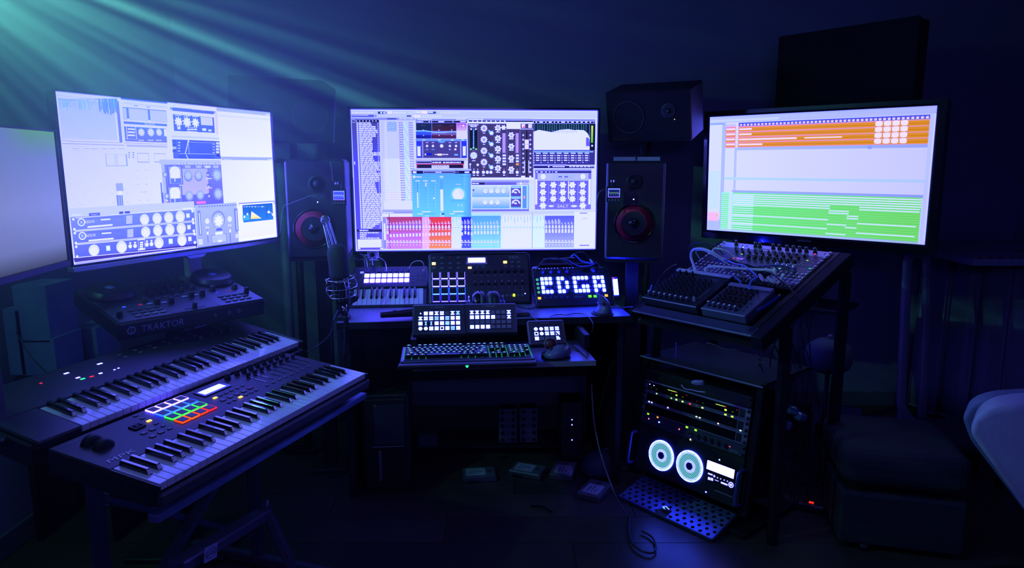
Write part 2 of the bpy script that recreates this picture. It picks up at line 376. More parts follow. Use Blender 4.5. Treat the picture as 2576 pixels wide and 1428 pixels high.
# channel rack
c.R(352, 134, 688, 158, (140, 150, 235)); c.R(428, 138, 515, 152, (70, 76, 170)); c.dashes(540, 140, 680, 10, WH, 2)
c.R(354, 158, 690, 1005, (208, 214, 255)); c.R(385, 520, 690, 1005, (226, 232, 255))
for i in range(33):
    y_ = 180 + i * 22.7; xo = i * .75
    c.R(372+xo, y_, 392+xo, y_+3, (170, 178, 240)); c.R(374+xo, y_+7, 390+xo, y_+9, (170, 178, 240)); c.R(404+xo, y_-3, 416+xo, y_+12, (222, 230, 255))
    if i < 4: c.R(430, y_-5, 515, y_+14, (90, 150, 230)); c.dashes(434, y_, 510, 9, (200, 225, 255), i)
    elif i > 28: c.R(432+xo, y_+2, 515+xo, y_+4, (245, 170, 215))
    else: c.R(430+xo, y_+2, 515+xo, y_+4, (170, 232, 240))
    for j in range(4): c.R(538+xo+j*10.5, y_-3, 543+xo+j*10.5, y_+10, (28, 28, 110)); c.R(632+xo+j*10.5, y_-3, 637+xo+j*10.5, y_+10, (28, 28, 110))
    for j in range(4): c.R(580+xo*.8+j*11, y_-5, 590+xo*.8+j*11, y_+12, (180, 230, 245) if (j*5+i*3) % 4 else (228, 244, 250))
c.R(382, 1003, 700, 1022, (170, 180, 235)); c.R(382, 1022, 670, 1040, (150, 158, 235)); c.dashes(388, 1026, 490, 10, WH, 6)
# equaliser window
c.R(695, 144, 1182, 162, (140, 148, 240)); c.dashes(712, 149, 850, 8, WH, 5); c.dashes(1080, 149, 1170, 8, WH, 7)
c.R(698, 162, 1182, 184, (40, 36, 80)); c.dashes(702, 168, 768, 10, WH, 8); c.R(912, 168, 968, 178, WH); c.R(1118, 168, 1172, 178, (255, 235, 245)); c.O(826, 173, 6, WH); c.O(848, 173, 5, WH); c.O(1050, 173, 5, WH)
c.R(700, 184, 850, 262, (16, 16, 70)); c.R(850, 184, 1084, 262, (22, 12, 45), (70, 10, 30)); c.R(1084, 184, 1180, 262, (185, 50, 80), (220, 190, 250)); c.R(1084, 258, 1180, 335, (226, 220, 255)); c.frame(1082, 184, 1182, 337, 4, (190, 220, 255))
c.R(700, 262, 845, 300, (50, 80, 225)); c.R(845, 262, 1082, 300, (110, 90, 175)); c.R(700, 298, 845, 334, (16, 26, 160)); c.R(845, 298, 1082, 334, (90, 10, 40), (50, 20, 100))
c.L([(700, 258), (790, 258), (830, 264), (870, 272), (940, 273), (1000, 270), (1082, 268)], 7, (150, 230, 255)); c.L([(700, 268), (830, 270)], 3, (90, 180, 255)); c.L([(850, 279), (990, 279)], 2, (150, 200, 255))
for x_ in (770, 917, 1038): c.O(x_, 252, 6, (140, 200, 255)); c.O(x_+2, 302, 5, (255, 190, 210)); [c.R(x_-18+j*15, 207, x_-12+j*15, 213, (120, 110, 180)) for j in range(3)]
c.O(1120, 210, 5, WH); c.O(1148, 210, 9, WH)
c.R(698, 337, 1182, 354, (90, 150, 240)); [c.R(x_, 341, x_+26, 350, (200, 225, 255)) for x_ in (762, 908, 1030, 1130)]
c.R(702, 354, 1182, 516, (72, 64, 150)); c.R(703, 356, 752, 512, (36, 50, 205)); c.R(1134, 356, 1180, 512, (36, 50, 205)); c.R(756, 356, 772, 510, (140, 140, 200)); c.R(1118, 356, 1130, 510, (170, 170, 230))
c.R(712, 404, 745, 498, WH); c.R(1142, 404, 1172, 494, WH); c.R(706, 402, 750, 407, (60, 170, 255)); c.R(1138, 402, 1178, 407, (60, 170, 255))
for x_, r_ in ((805, 12), (861, 12), (943, 17), (1021, 12), (1079, 12)):
    c.O(x_, 403, r_ + 5, (60, 54, 120)); c.O(x_, 402, r_, WH); c.R(x_-12, 367, x_+12, 373, (200, 200, 250))
c.R(910, 354, 975, 370, (90, 160, 240)); c.R(790, 432, 818, 438, (90, 180, 240)); c.R(848, 432, 876, 438, (90, 180, 240)); c.R(1063, 425, 1082, 443, (255, 215, 225)); c.R(1012, 432, 1030, 438, WH)
c.R(798, 468, 850, 492, (20, 20, 190)); c.R(784, 474, 796, 490, WH); c.R(905, 474, 945, 494, (255, 235, 190)); c.dashes(878, 478, 905, 9, WH, 1); c.dashes(948, 478, 1005, 9, WH, 2); c.R(1062, 478, 1098, 492, (120, 190, 250))
# pitch window
c.R(697, 522, 1180, 542, (190, 196, 255)); c.R(700, 542, 1155, 572, (14, 12, 50)); c.frame(706, 546, 846, 567, 3, WH)
c.dashes(855, 552, 940, 12, WH, 13); c.dashes(955, 552, 1125, 12, WH, 12); c.R(703, 570, 1155, 577, (240, 90, 150)); c.R(706, 577, 1150, 612, (30, 22, 70)); c.R(703, 577, 712, 612, (240, 90, 150)); c.R(1145, 577, 1154, 612, (240, 120, 160))
c.R(848, 584, 1014, 614, (224, 228, 250)); c.W_('MICROPITCH', 931, 600, 22, (90, 80, 150), 150)
# console strip window
c.R(1186, 142, 1810, 160, (140, 150, 245)); c.dashes(1195, 147, 1335, 8, WH, 3); c.R(1190, 160, 1808, 175, (14, 12, 40)); [c.O(1195+j*43, 167, 6, WH) for j in range(9)]
c.R(1188, 174, 1808, 190, WH); c.R(1188, 190, 1810, 705, (66, 58, 120)); c.R(1226, 700, 1810, 716, WH)
for x_ in (1308, 1434, 1558, 1682, 1806): c.R(x_, 190, x_+4, 700, (120, 110, 190))
c.dashes(1196, 198, 1290, 10, WH, 1); c.dashes(1215, 212, 1275, 10, WH, 2)
c.R(1206, 234, 1284, 438, (8, 10, 30)); c.frame(1204, 232, 1286, 440, 3, (150, 150, 200)); [c.R(1240, 246+j*16, 1250, 256+j*16, (140, 225, 255)) for j in range(11)]; c.O(1222, 244, 8, WH); c.O(1266, 244, 8, WH)
c.O(1220, 430, 8, (140, 255, 160)); c.O(1268, 430, 8, (140, 255, 160)); c.O(1244, 420, 8, (170, 240, 255))
c.G(1246, 492, 36, WH, 11); c.O(1246, 492, 20, (190, 225, 250)); c.R(1230, 538, 1262, 545, WH)
for y_ in (236, 342, 448, 555): c.G(1343, y_, 34, WH, 11); c.O(1343, y_, 15, (150, 150, 225)); c.R(1332, y_+42, 1354, y_+48, WH)
for y_ in (280, 385, 494, 604):
    c.G(1414, y_, 24, (120, 190, 240), 6); c.O(1414, y_, 17, WH, 8)
    for j in range(4): c.O(1388+j*4, y_-24+j*12-(20 if j > 1 else 0), 5, (140, 215, 240))
for y_ in (232, 330, 430, 524, 612): c.G(1475, y_, 32, WH, 7); c.O(1475, y_, 14, (170, 170, 230)); c.R(1455, y_+34, 1495, y_+42, WH)
for y_ in (300, 406, 518, 622): c.G(1601, y_, 30, WH, 6); c.O(1601, y_, 13, (170, 170, 230)); c.R(1580, y_+30, 1622, y_+40, WH)
c.R(1555, 190, 1690, 242, (232, 236, 252)); c.G(1528, 228, 24, WH, 6); c.R(1515, 280, 1549, 470, (150, 130, 200)); c.R(1640, 280, 1672, 470, (150, 130, 200))
for j in range(10): c.O(1532, 292+j*18, 8, (220, 170, 205), 8); c.O(1657, 292+j*18, 8, (225, 165, 200), 8)
for j in range(4): c.R(1518, 482+j*28, 1550, 500+j*28, (225, 228, 255)); c.R(1645, 482+j*28, 1672, 500+j*28, (225, 228, 255) if j < 3 else (250, 170, 90))
c.R(1700, 196, 1732, 232, (250, 235, 235)); c.poly([c.uv(1703, 230), c.uv(1730, 230), c.uv(1730, 205)], None, [LC((235, 60, 50))]*3); c.R(1762, 196, 1796, 232, (225, 225, 240))
c.R(1684, 238, 1808, 246, (190, 196, 250)); c.R(1744, 256, 1752, 692, (8, 6, 30)); c.R(1728, 342, 1766, 432, (235, 230, 240)); c.R(1728, 385, 1766, 389, (150, 150, 190))
for j in range(9): c.O(1714, 300+j*43.5, 9, (205, 210, 255)); c.O(1781, 300+j*43.5, 9, (205, 210, 255))
c.R(1724, 540, 1730, 655, WH); c.R(1764, 540, 1770, 655, WH); c.R(1694, 683, 1732, 700, WH); c.R(1772, 683, 1790, 700, WH)
for x_ in (1248, 1283, 1338, 1375, 1409, 1533, 1657): c.O(x_, 650, 15, WH)
for x_ in (1248, 1283, 1338, 1533, 1657): c.O(x_, 622, 5, WH if x_ < 1300 else (255, 150, 180)); c.R(x_-10, 674, x_+10, 682, WH)
c.O(1213, 575, 9, WH); c.R(1210, 580, 1216, 612, WH); c.O(1284, 580, 12, WH)
# analyser
c.R(1812, 148, 2395, 168, (130, 140, 240)); c.R(1812, 168, 2392, 188, (12, 12, 40)); c.dashes(1830, 172, 2380, 10, WH, 8, 2.2); c.R(1812, 188, 2392, 445, (18, 34, 80))
for j in range(22): c.R(1820+j*23+((j*7) % 9), 190, 1822+j*23+((j*7) % 9), 270, (90, 170, 170))
for j in range(6): c.R(1812, 200+j*11, 2292, 202+j*11, (80, 160, 170))
q = [(1812, 268), (1860, 250), (1930, 262), (1985, 272), (2060, 250), (2140, 243), (2220, 256), (2280, 256), (2310, 280), (2345, 345), (2345, 440), (1812, 440)]
c.poly([c.uv(*p) for p in reversed(q)], None, [LC((228, 234, 255))]*len(q)); c.R(2308, 322, 2345, 404, (100, 90, 215)); c.L([(2210, 255), (2285, 258), (2318, 285), (2344, 340)], 10, WH)
for j in range(20): c.R(1990+j*12, 258, 1993+j*12, 268+(j*13) % 18, (150, 170, 230))
c.R(2345, 190, 2392, 445, (16, 20, 60)); c.R(2357, 210, 2372, 372, (200, 240, 90), (90, 210, 60)); c.O(2365, 400, 9, WH); [c.R(2338, 205+j*14, 2344, 208+j*14, WH) for j in range(12)]
c.R(1812, 445, 2390, 580, (56, 52, 150)); c.R(1812, 452, 2375, 462, (150, 215, 230))
for j in range(8):
    x_ = 1840 + j * 66; c.R(x_-8, 466, x_+34, 476, (200, 225, 245)); c.O(x_-32, 472, 5, WH)
    for k_ in range(3): c.R(x_-6, 488+k_*22, x_+26, 498+k_*22, WH); c.O(x_-24, 493+k_*22, 5, WH); c.R(x_+36, 490+k_*22, x_+40, 498+k_*22, (150, 150, 230))
    c.R(x_-6, 558, x_+26, 560, (120, 120, 220)); c.O(x_-24, 558, 5, WH)
c.R(1812, 574, 2125, 588, (150, 156, 215)); c.R(1812, 590, 2385, 612, (30, 24, 110)); c.dashes(1992, 593, 2105, 9, WH, 4); c.dashes(2150, 593, 2380, 9, WH, 5, .9); c.O(1955, 598, 7, WH)
# mastering unit
c.R(1822, 624, 2358, 640, (130, 140, 240)); c.R(1825, 640, 2358, 656, (40, 36, 110)); c.dashes(1832, 644, 2040, 8, WH, 6, 2.5); c.R(1826, 656, 2352, 1000, (120, 118, 215)); c.R(1850, 660, 2330, 730, (180, 192, 250)); c.R(1862, 732, 2320, 938, (104, 100, 205))
c.R(1994, 672, 2190, 718, (170, 185, 245)); c.R(2046, 688, 2136, 698, (45, 40, 110)); c.O(2092, 692, 9, (200, 220, 250)); c.R(1828, 715, 1846, 955, WH); c.R(2332, 715, 2350, 955, WH); c.O(1902, 692, 25, WH); c.O(2278, 690, 25, WH)
for y_ in (770, 838, 902):
    for x_ in (1900, 1998, 2088, 2178, 2275): c.G(x_, y_, 33, WH, 8 if y_ == 902 else 6)
c.R(2138, 735, 2146, 900, WH); c.G(1900, 966, 34, WH, 6); c.G(2276, 966, 34, WH, 6); c.W_('SALT', 2088, 970, 26, (226, 232, 255), 102); c.O(1978, 970, 26, (226, 232, 255), 12, .35); c.O(2194, 970, 30, (226, 232, 255), 12, .35)
for x_ in (1950, 2045, 2230): c.R(x_, 740, x_+3, 935, (150, 150, 235))
# compressor
c.R(1226, 726, 1770, 744, (150, 160, 250)); c.R(1226, 744, 1765, 770, (110, 104, 190)); c.R(1230, 748, 1350, 766, (40, 34, 90)); c.dashes(1232, 752, 1295, 10, WH, 2); c.R(1650, 746, 1764, 768, (190, 190, 245)); c.O(1692, 756, 12, WH)
c.R(1226, 770, 1768, 1020, (110, 190, 235)); c.R(1226, 776, 1588, 880, (226, 236, 255), (120, 180, 235)); c.R(1226, 885, 1588, 990, (215, 232, 255), (100, 175, 235)); c.frame(1226, 772, 1755, 1000, 6, WH); c.R(1586, 774, 1596, 996, WH); c.R(1694, 774, 1706, 996, WH)
for x_ in (1358, 1413, 1470, 1528): c.O(x_, 836, 22, (90, 150, 225)); c.O(x_, 830, 22, WH)
for x_ in (1354, 1413, 1470): c.O(x_, 942, 24, (90, 150, 225)); c.G(x_, 936, 26, WH, 8)
for y_ in (800, 902):
    c.R(1598, y_, 1692, y_+76, (86, 76, 180)); c.R(1606, y_-12, 1680, y_-3, (190, 220, 250))
    for j in range(7): a_ = pi * (j + .5) / 7; c.O(1645 - 34*cos(a_), y_ + 46 - 34*sin(a_), 8, WH)
    c.L([(1610, y_+18), (1640, y_+48)], 10, WH); c.O(1645, y_+42, 9, WH)
c.R(1708, 782, 1742, 990, (90, 150, 235)); c.frame(1714, 868, 1734, 902, 3, (150, 100, 160)); c.R(1718, 872, 1730, 898, (250, 190, 110)); c.R(1236, 812, 1250, 826, (40, 40, 110)); c.R(1226, 1000, 1768, 1020, (120, 120, 235))
# blue plug-in with slider and dial
c.R(658, 618, 1222, 636, (170, 190, 250)); c.R(660, 636, 1222, 664, (22, 18, 70)); c.frame(768, 640, 1066, 660, 4, (190, 210, 255)); c.R(885, 645, 942, 656, (190, 195, 240)); c.W_('Presets', 914, 650, 9, (40, 40, 110)); c.R(670, 641, 705, 660, WH); c.R(1160, 643, 1205, 657, WH); c.O(1078, 650, 4, WH); c.O(1098, 650, 4, WH); c.W_('X', 1202, 650, 10, (230, 60, 80))
c.R(660, 664, 1222, 1084, (88, 176, 240), (110, 215, 248)); c.R(1150, 664, 1222, 1084, (100, 200, 250), (90, 160, 255), True)
c.O(683, 694, 14, (225, 235, 255)); c.dashes(700, 690, 755, 9, WH, 3); c.W_('ENHANCE', 1150, 692, 8, (50, 110, 200)); c.O(1195, 692, 9, (60, 120, 210)); c.O(1195, 692, 6, (100, 180, 245))
for x_ in (716, 790, 866): c.R(x_-22, 728, x_+22, 736, WH)
c.R(714, 752, 719, 850, (30, 110, 210)); c.R(710, 840, 724, 985, WH); c.R(793, 780, 798, 980, (30, 110, 210)); c.R(788, 748, 800, 784, (240, 225, 250)); c.R(868, 752, 873, 980, (30, 110, 210)); c.O(870, 895, 9, WH)
for j in range(9): c.O(733, 755+j*28, 4, (190, 230, 255)); c.O(812, 755+j*28, 4, (190, 230, 255)); c.O(886, 755+j*28, 4, (190, 230, 255))
c.frame(928, 702, 958, 1020, 5, (200, 228, 255)); c.R(932, 722, 936, 812, (30, 90, 200)); c.R(947, 722, 951, 812, (30, 90, 200)); c.R(930, 812, 960, 1014, WH); c.R(926, 686, 958, 695, WH); c.R(966, 722, 970, 1000, (60, 130, 220))
c.O(1100, 862, 70, (120, 235, 245), 28); c.O(1100, 862, 63, (85, 180, 240), 28); c.O(1100, 860, 57, WH, 28); c.W_('Volume', 1098, 763, 13, WH, 48); c.W_('0 %', 1118, 962, 18, WH, 50)
c.R(1030, 905, 1170, 930, (96, 190, 243)); c.R(756, 1018, 838, 1027, WH); c.R(1052, 1016, 1150, 1026, WH); c.R(715, 1043, 880, 1046, (70, 140, 220)); c.R(715, 1041, 768, 1048, WH); c.R(1018, 1040, 1180, 1043, (70, 140, 220)); c.R(1018, 1038, 1068, 1045, WH)
c.W_('160 Hz', 805, 1059, 12, WH, 40); c.W_('0.0 %', 1112, 1055, 12, WH, 40); c.R(925, 1038, 970, 1050, (30, 80, 170)); c.O(934, 1044, 8, WH); c.dashes(928, 1060, 970, 8, WH, 1)
# mixer strips
c.R(385, 1040, 665, 1072, (232, 238, 255)); c.R(1222, 1020, 2400, 1040, (200, 212, 255)); c.R(1222, 1036, 1502, 1062, (180, 232, 255))
cols = [(386, 420, (150, 150, 230), (150, 150, 235)), (420, 762, (186, 60, 120), (215, 140, 250)), (762, 822, (240, 170, 225), (248, 190, 240)), (822, 1036, (235, 50, 90), (255, 150, 110)), (1036, 1130, (205, 235, 250), (232, 238, 255)), (1130, 1222, (36, 40, 190), (84, 96, 245)), (1222, 1502, (90, 170, 235), (150, 235, 255)), (1502, 1798, (226, 236, 255), (232, 238, 255)), (1798, 1918, (214, 242, 255), (222, 246, 255)), (1918, 2196, (90, 96, 200), (178, 190, 250))]
for a_, b_, k1, k2 in cols:
    y1_ = 1372 - (a_ - 386) * .0085
    c.R(a_, 1072 if a_ < 1222 else 1062, b_, 1215, k1, tuple((p + q) // 2 for p, q in zip(k1, k2))); c.R(a_, 1215, b_, y1_, tuple((p + q) // 2 for p, q in zip(k1, k2)), k2)
c.R(420, 1145, 762, 1178, (150, 90, 210)); c.R(822, 1140, 1036, 1170, (225, 30, 80)); c.R(450, 1042, 454, 1372, (90, 40, 130)); c.R(394, 1132, 416, 1290, WH)
x_ = 432; i = 0
while x_ < 2196:
    if x_ < 1040 or 1132 < x_ < 1500 or x_ > 1920:
        pale = 762 < x_ < 822; kc = (250, 215, 245) if pale else (226, 232, 252); t_ = 1090 + (i * 37) % 40
        c.R(x_-9, t_, x_-2, 1140, kc); c.R(x_+2, t_ + 12, x_+10, 1140, (180, 190, 235)); c.O(x_, 1155, 8, kc, 8); c.O(x_, 1171, 11, tuple(int(v*.7) for v in kc), 8); c.O(x_, 1168, 11, kc, 8); c.O(x_, 1190, 7, kc, 8)
        fy = 1205 + ((i * 29) % 30 if x_ < 1040 else (i % 3) * 6 if x_ < 1230 else 0) - (12 if x_ > 1900 else 0); c.R(x_-9, fy, x_+9, fy + 30, kc)
        c.O(x_, 1296, 7, kc, 8); c.O(x_-9, 1311, 6, kc, 8); c.O(x_+6, 1311, 8, kc, 8); c.O(x_, 1336, 6, kc, 8)
    else: c.R(x_+4, 1066, x_+10, 1090 + (i * 31) % 45, (160, 205, 250)); c.O(x_, 1168, 9, (130, 200, 235), 8); c.O(x_, 1163, 9, (215, 238, 250), 8)
    x_ += 30.6; i += 1
for x_ in (1314, 1438, 1798): c.R(x_, 1036, x_+3, 1366, (90, 150, 230))
c.R(2196, 1022, 2400, 1362, (230, 236, 255)); c.R(2248, 1032, 2320, 1040, (110, 110, 240)); c.R(2246, 1336, 2336, 1344, (110, 110, 240)); c.R(2268, 1078, 2320, 1096, (215, 222, 250))
c.build(tv, strength=1.0)
# --- side monitor over the controller ---
ml = monitor('computer_monitor', 'angled pale screen above the disc jockey console, washed out by teal beams', (-1.3083, 2.0537, 1.0576), 67.97, 90, .888, .5, (.006, .008, .006, .004), GLOSS, depth=.035)
P('chin', box(.902, .016, .03, SILV, .002), ml, (.445, -.016, -.022)); P('logo_tab', mesh('tab', [(.41,-.024,.010),(.50,-.024,.010),(.485,-.034,.010),(.425,-.034,.010),(.41,-.024,-.01),(.50,-.024,-.01),(.485,-.034,-.01),(.425,-.034,-.01)], [(0,3,2,1),(4,5,6,7),(0,1,5,4),(1,2,6,5),(2,3,7,6),(3,0,4,7)], SILV), ml)
P('stand_neck', box(.06, .42, .03, GREY, .004), ml, (.50, -.20, -.075)); P('stand_foot', box(.26, .02, .18, GREY, .004), ml, (.50, -.41, -.16))
c = Canvas(ml, .888, .5); c.uvrect((0, 0), (.888, .5), (206, 212, 246), (230, 234, 255), True)
B1 = (96, 116, 208); B2 = (120, 140, 226); PW = (222, 228, 250)
c.src(120, 210, 5.95)   # zoom of the upper left
c.R(112, 105, 1080, 215, (170, 190, 225)); c.dashes(215, 145, 500, 16, (190, 208, 230), 3); c.dashes(800, 205, 1050, 16, (196, 210, 230), 4); c.O(192, 152, 14, (200, 215, 230))
c.R(140, 178, 1052, 262, (60, 110, 200)); c.R(150, 215, 1040, 850, (176, 196, 214), (190, 204, 224))
rr = random.Random(4)
for j in range(44):
    x_ = 150 + j * 20.5; dd = 240 + (j > 29) * (130 + rr.random()*70) + rr.random() * 40
    c.R(x_, 225, x_+9, dd, (60, 118, 204)); c.R(x_+9, 225, x_+14, 250 + rr.random()*150, (120, 190, 214))
    if j < 17: [c.R(x_, 300+k_*34, x_+12, 310+k_*34, (110, 150, 205)) for k_ in range(2) if rr.random() > .35]
c.R(210, 855, 1100, 890, (140, 148, 212)); c.R(215, 865, 310, 880, PW); c.R(1060, 265, 1075, 880, (110, 130, 205))
c.R(1090, 210, 1790, 300, (60, 96, 196)); c.R(1100, 240, 1785, 300, (160, 180, 226)); c.dashes(1180, 272, 1480, 14, (190, 205, 240), 7); c.R(1110, 300, 1785, 345, (196, 206, 232)); c.R(1285, 325, 1345, 340, B1); c.R(1475, 345, 1530, 360, B1)
c.R(1115, 350, 1785, 565, (96, 124, 200)); c.R(1112, 362, 1188, 548, (186, 196, 214)); c.R(1206, 368, 1508, 565, (190, 200, 216)); c.R(1524, 395, 1785, 590, (190, 200, 218))
c.R(1135, 565, 1785, 640, (84, 120, 200)); c.W_('NLS/BUSS', 1525, 605, 26, PW, 150); c.R(1140, 640, 1785, 885, (84, 122, 204), (110, 120, 210)); c.frame(1178, 645, 1325, 835, 8, PW)
for j in range(3): c.R(1195, 668+j*46, 1305, 696+j*46, PW)
for x_, r_ in ((1400, 52), (1542, 54), (1664, 48)): c.G(x_, 730, r_, (214, 220, 246), 11); c.dashes(x_-45, 842, x_+35, 14, PW, 2)
c.R(1735, 680, 1785, 790, PW); c.R(1140, 886, 1790, 912, (130, 84, 205)); c.R(205, 890, 1140, 930, (164, 170, 226)); c.R(1180, 912, 1790, 960, (176, 184, 236))
c.dashes(240, 940, 600, 12, (200, 206, 240), 4)
for x_, w_ in ((375, 100), (535, 100), (655, 90), (805, 90), (920, 95), (1055, 90)): c.R(x_, 972, x_+w_, 980, (140, 150, 216))
c.R(370, 1003, 655, 1010, (150, 158, 220)); c.R(760, 1012, 1020, 1018, (150, 158, 220)); c.frame(868, 1055, 1190, 1235, 8, (150, 172, 224)); c.R(990, 1060, 1056, 1220, (196, 208, 236)); c.R(1162, 1060, 1188, 1230, (130, 158, 222))
c.frame(1340, 1040, 1515, 1180, 9, (110, 132, 206)); c.frame(1592, 1045, 1758, 1178, 9, (110, 132, 206))
for k_ in range(3): c.R(1205, 1028+k_*34, 1228, 1042+k_*34, B1); c.R(1268, 1028+k_*34, 1292, 1042+k_*34, B1)
c.src(0, 200, 2.8556)   # lower left area of the same screen
for x_, y_ in ((508, 742), (588, 740), (520, 818), (598, 818), (525, 895), (600, 893), (990, 648), (1048, 646), (990, 702), (1050, 702), (992, 748), (1052, 748), (1002, 862), (1063, 862), (1008, 908), (1064, 908), (805, 810), (912, 810), (815, 878), (918, 875)): c.O(x_, y_, 9, (188, 200, 236)); c.O(x_, y_-3, 7, (214, 220, 246))
c.R(830, 745, 885, 800, (150, 170, 218)); c.R(834, 830, 888, 928, (120, 144, 210)); c.R(846, 800, 876, 830, (226, 230, 246)); c.R(852, 835, 858, 920, PW); c.R(868, 835, 874, 920, PW); c.R(1150, 740, 1175, 915, (96, 124, 205)); c.R(1006, 806, 1055, 809, (190, 196, 236))
c.src(400, 240, 5.1)    # zoom of the upper right
c.R(128, 92, 735, 145, (180, 196, 244)); c.dashes(160, 115, 460, 16, (200, 214, 250), 1); c.R(140, 150, 725, 232, (130, 150, 224)); c.R(172, 150, 420, 205, (108, 134, 215)); c.dashes(430, 190, 580, 14, PW, 5); c.R(172, 200, 700, 208, (80, 100, 190))
c.R(160, 218, 745, 245, (216, 220, 250)); c.R(175, 240, 715, 482, (72, 98, 196)); c.R(715, 215, 760, 500, (214, 206, 240))
for x_, y_, r_ in ((248, 336, 52), (358, 343, 56), (467, 350, 48)): c.G(x_, y_, r_, PW, 9); c.O(x_, y_, 26, (232, 236, 255)); c.dashes(x_-45, y_-85, x_+40, 12, PW, 3)
c.R(525, 268, 700, 400, (70, 92, 190)); c.R(530, 272, 690, 388, (206, 212, 240)); c.R(552, 420, 605, 455, PW); c.R(632, 436, 672, 462, PW); c.R(555, 472, 688, 484, PW); c.R(360, 405, 486, 418, PW); c.R(360, 425, 400, 446, PW); c.R(404, 425, 443, 446, PW); c.R(447, 425, 486, 446, PW); c.R(352, 456, 495, 472, PW); c.R(232, 398, 275, 436, PW)
c.R(150, 480, 770, 510, (180, 194, 246)); c.R(160, 512, 775, 565, (196, 206, 248)); c.R(165, 562, 795, 815, (78, 98, 200)); c.R(238, 575, 712, 812, (54, 76, 188)); c.R(380, 580, 712, 600, (30, 46, 140))
for j in range(16): c.R(385+j*20, 605, 387+j*20, 750, (74, 96, 200)); 
for k_ in range(7): c.R(240, 600+k_*30, 712, 602+k_*30, (74, 96, 200))
c.R(375, 598, 712, 608, PW); c.R(250, 742, 718, 756, (200, 210, 250)); c.L([(335, 750), (372, 590)], 12, PW); c.L([(372, 590), (385, 750)], 5, PW); c.L([(345, 760), (372, 812)], 12, PW); c.O(375, 585, 10, WH)
for k_ in range(4): c.R(172, 578+k_*40, 220, 606+k_*40, (186, 200, 250) if k_ == 2 else (54, 72, 180)); c.R(730, 600+k_*38, 770, 628+k_*38, (210, 220, 255)); c.R(244, 598+k_*36, 270, 610+k_*36, PW); c.R(685, 620+k_*36, 712, 628+k_*36, PW)
c.R(735, 748, 778, 785, (36, 50, 160))
c.R(735, 160, 1418, 262, (150, 172, 232)); c.dashes(790, 190, 930, 12, (180, 198, 245), 9); c.R(745, 205, 1420, 785, (226, 230, 252), (232, 236, 255)); c.R(740, 150, 1420, 262, (166, 184, 238)); c.R(748, 266, 1422, 300, (214, 222, 250)); c.R(800, 786, 1450, 832, (156, 172, 230)); c.dashes(830, 812, 940, 12, (186, 200, 245), 2)
for x_ in (1372, 1395, 1412): c.O(x_, 246, 9, (210, 220, 250)); c.O(x_+28, 826, 9, (210, 220, 250))
c.R(0, 822, 795, 885, (180, 192, 246)); c.R(235, 866, 780, 880, (226, 230, 255)); c.dashes(240, 866, 780, 9, B1, 14, 1.6)
c.R(25, 885, 830, 1410, (118, 128, 222), (96, 92, 196)); c.R(240, 940, 640, 1260, (172, 176, 236), (184, 176, 232)); c.R(25, 885, 110, 1410, (170, 184, 240))
for y_ in (910, 1170):
    c.R(118, y_, 292, y_+228, (150, 166, 226)); c.R(136, y_+40, 272, y_+150, (222, 226, 248)); c.O(204, y_+75, 66, (226, 230, 250), 20); c.R(150, y_+155, 285, y_+215, (96, 118, 206)); c.R(192, y_+150, 212, y_+195, (186, 200, 244)); c.frame(116, y_-2, 296, y_+230, 5, (84, 106, 200))
for x_, y_, r_ in ((372, 1025, 55), (505, 1025, 52), (742, 1020, 60), (388, 1285, 52), (528, 1275, 50), (758, 1262, 56)):
    c.O(x_, y_+10, r_, (92, 110, 200)); c.G(x_, y_, r_+4, (150, 170, 230), 14); c.O(x_, y_, r_*.62, (176, 194, 242))
for x_, y_ in ((625, 1020), (638, 1170), (640, 1290)): c.R(x_-20, y_-35, x_+20, y_+25, (84, 90, 176)); c.O(x_, y_, 14, (176, 190, 240)); c.dashes(x_-40, y_-110, x_+40, 12, PW, 3)
for x_ in (330, 470, 580, 690): c.dashes(x_, 900, x_+75, 10, PW, 3); c.dashes(x_+5, 918, x_+70, 10, PW, 4)
c.R(640, 1190, 662, 1215, (176, 80, 190)); c.R(476, 1358, 600, 1386, (226, 110, 196)); c.O(75, 1015, 30, (120, 140, 216)); c.O(75, 1015, 18, (190, 204, 246)); c.O(98, 1290, 34, (120, 140, 216)); c.O(98, 1290, 20, (190, 204, 246)); c.R(90, 1340, 118, 1352, PW); c.R(88, 1362, 120, 1374, (220, 120, 200))
c.src(160, 480, 4.6)    # zoom of the bottom band
c.R(1125, 20, 1165, 190, (90, 110, 205)); c.R(60, 205, 1520, 300, (190, 202, 250)); c.R(290, 258, 422, 292, (90, 104, 190)); c.W_('Preset 1', 355, 274, 16, PW, 60); c.R(640, 240, 692, 268, (72, 84, 176)); c.R(705, 236, 766, 264, (72, 84, 176)); c.dashes(95, 272, 210, 12, (214, 222, 252), 2); c.dashes(1380, 195, 1500, 18, PW, 3)
pts = [(75, 305), (1508, 218), (1545, 640), (135, 820)]
c.poly([c.uv(*p) for p in reversed(pts)], None, [LC((88, 98, 200)), LC((84, 92, 200)), LC((104, 128, 214)), LC((120, 140, 220))])
c.poly([c.uv(*p) for p in ((110, 780), (1545, 605), (1545, 650), (135, 840))][::-1], None, [LC((64, 52, 160))]*4)
def bar(x0, y0, x1, y1, w_, k_): c.L([(x0, y0), (x1, y1)], w_, k_)
for a_, b_ in (((135, 313), (1500, 205)), ((118, 458), (1500, 345)), ((130, 470), (1505, 358)), ((128, 610), (1525, 487)), ((140, 622), (1520, 500)), ((140, 772), (1530, 640)), ((130, 830), (1530, 650))): bar(*a_, *b_, 8, PW)
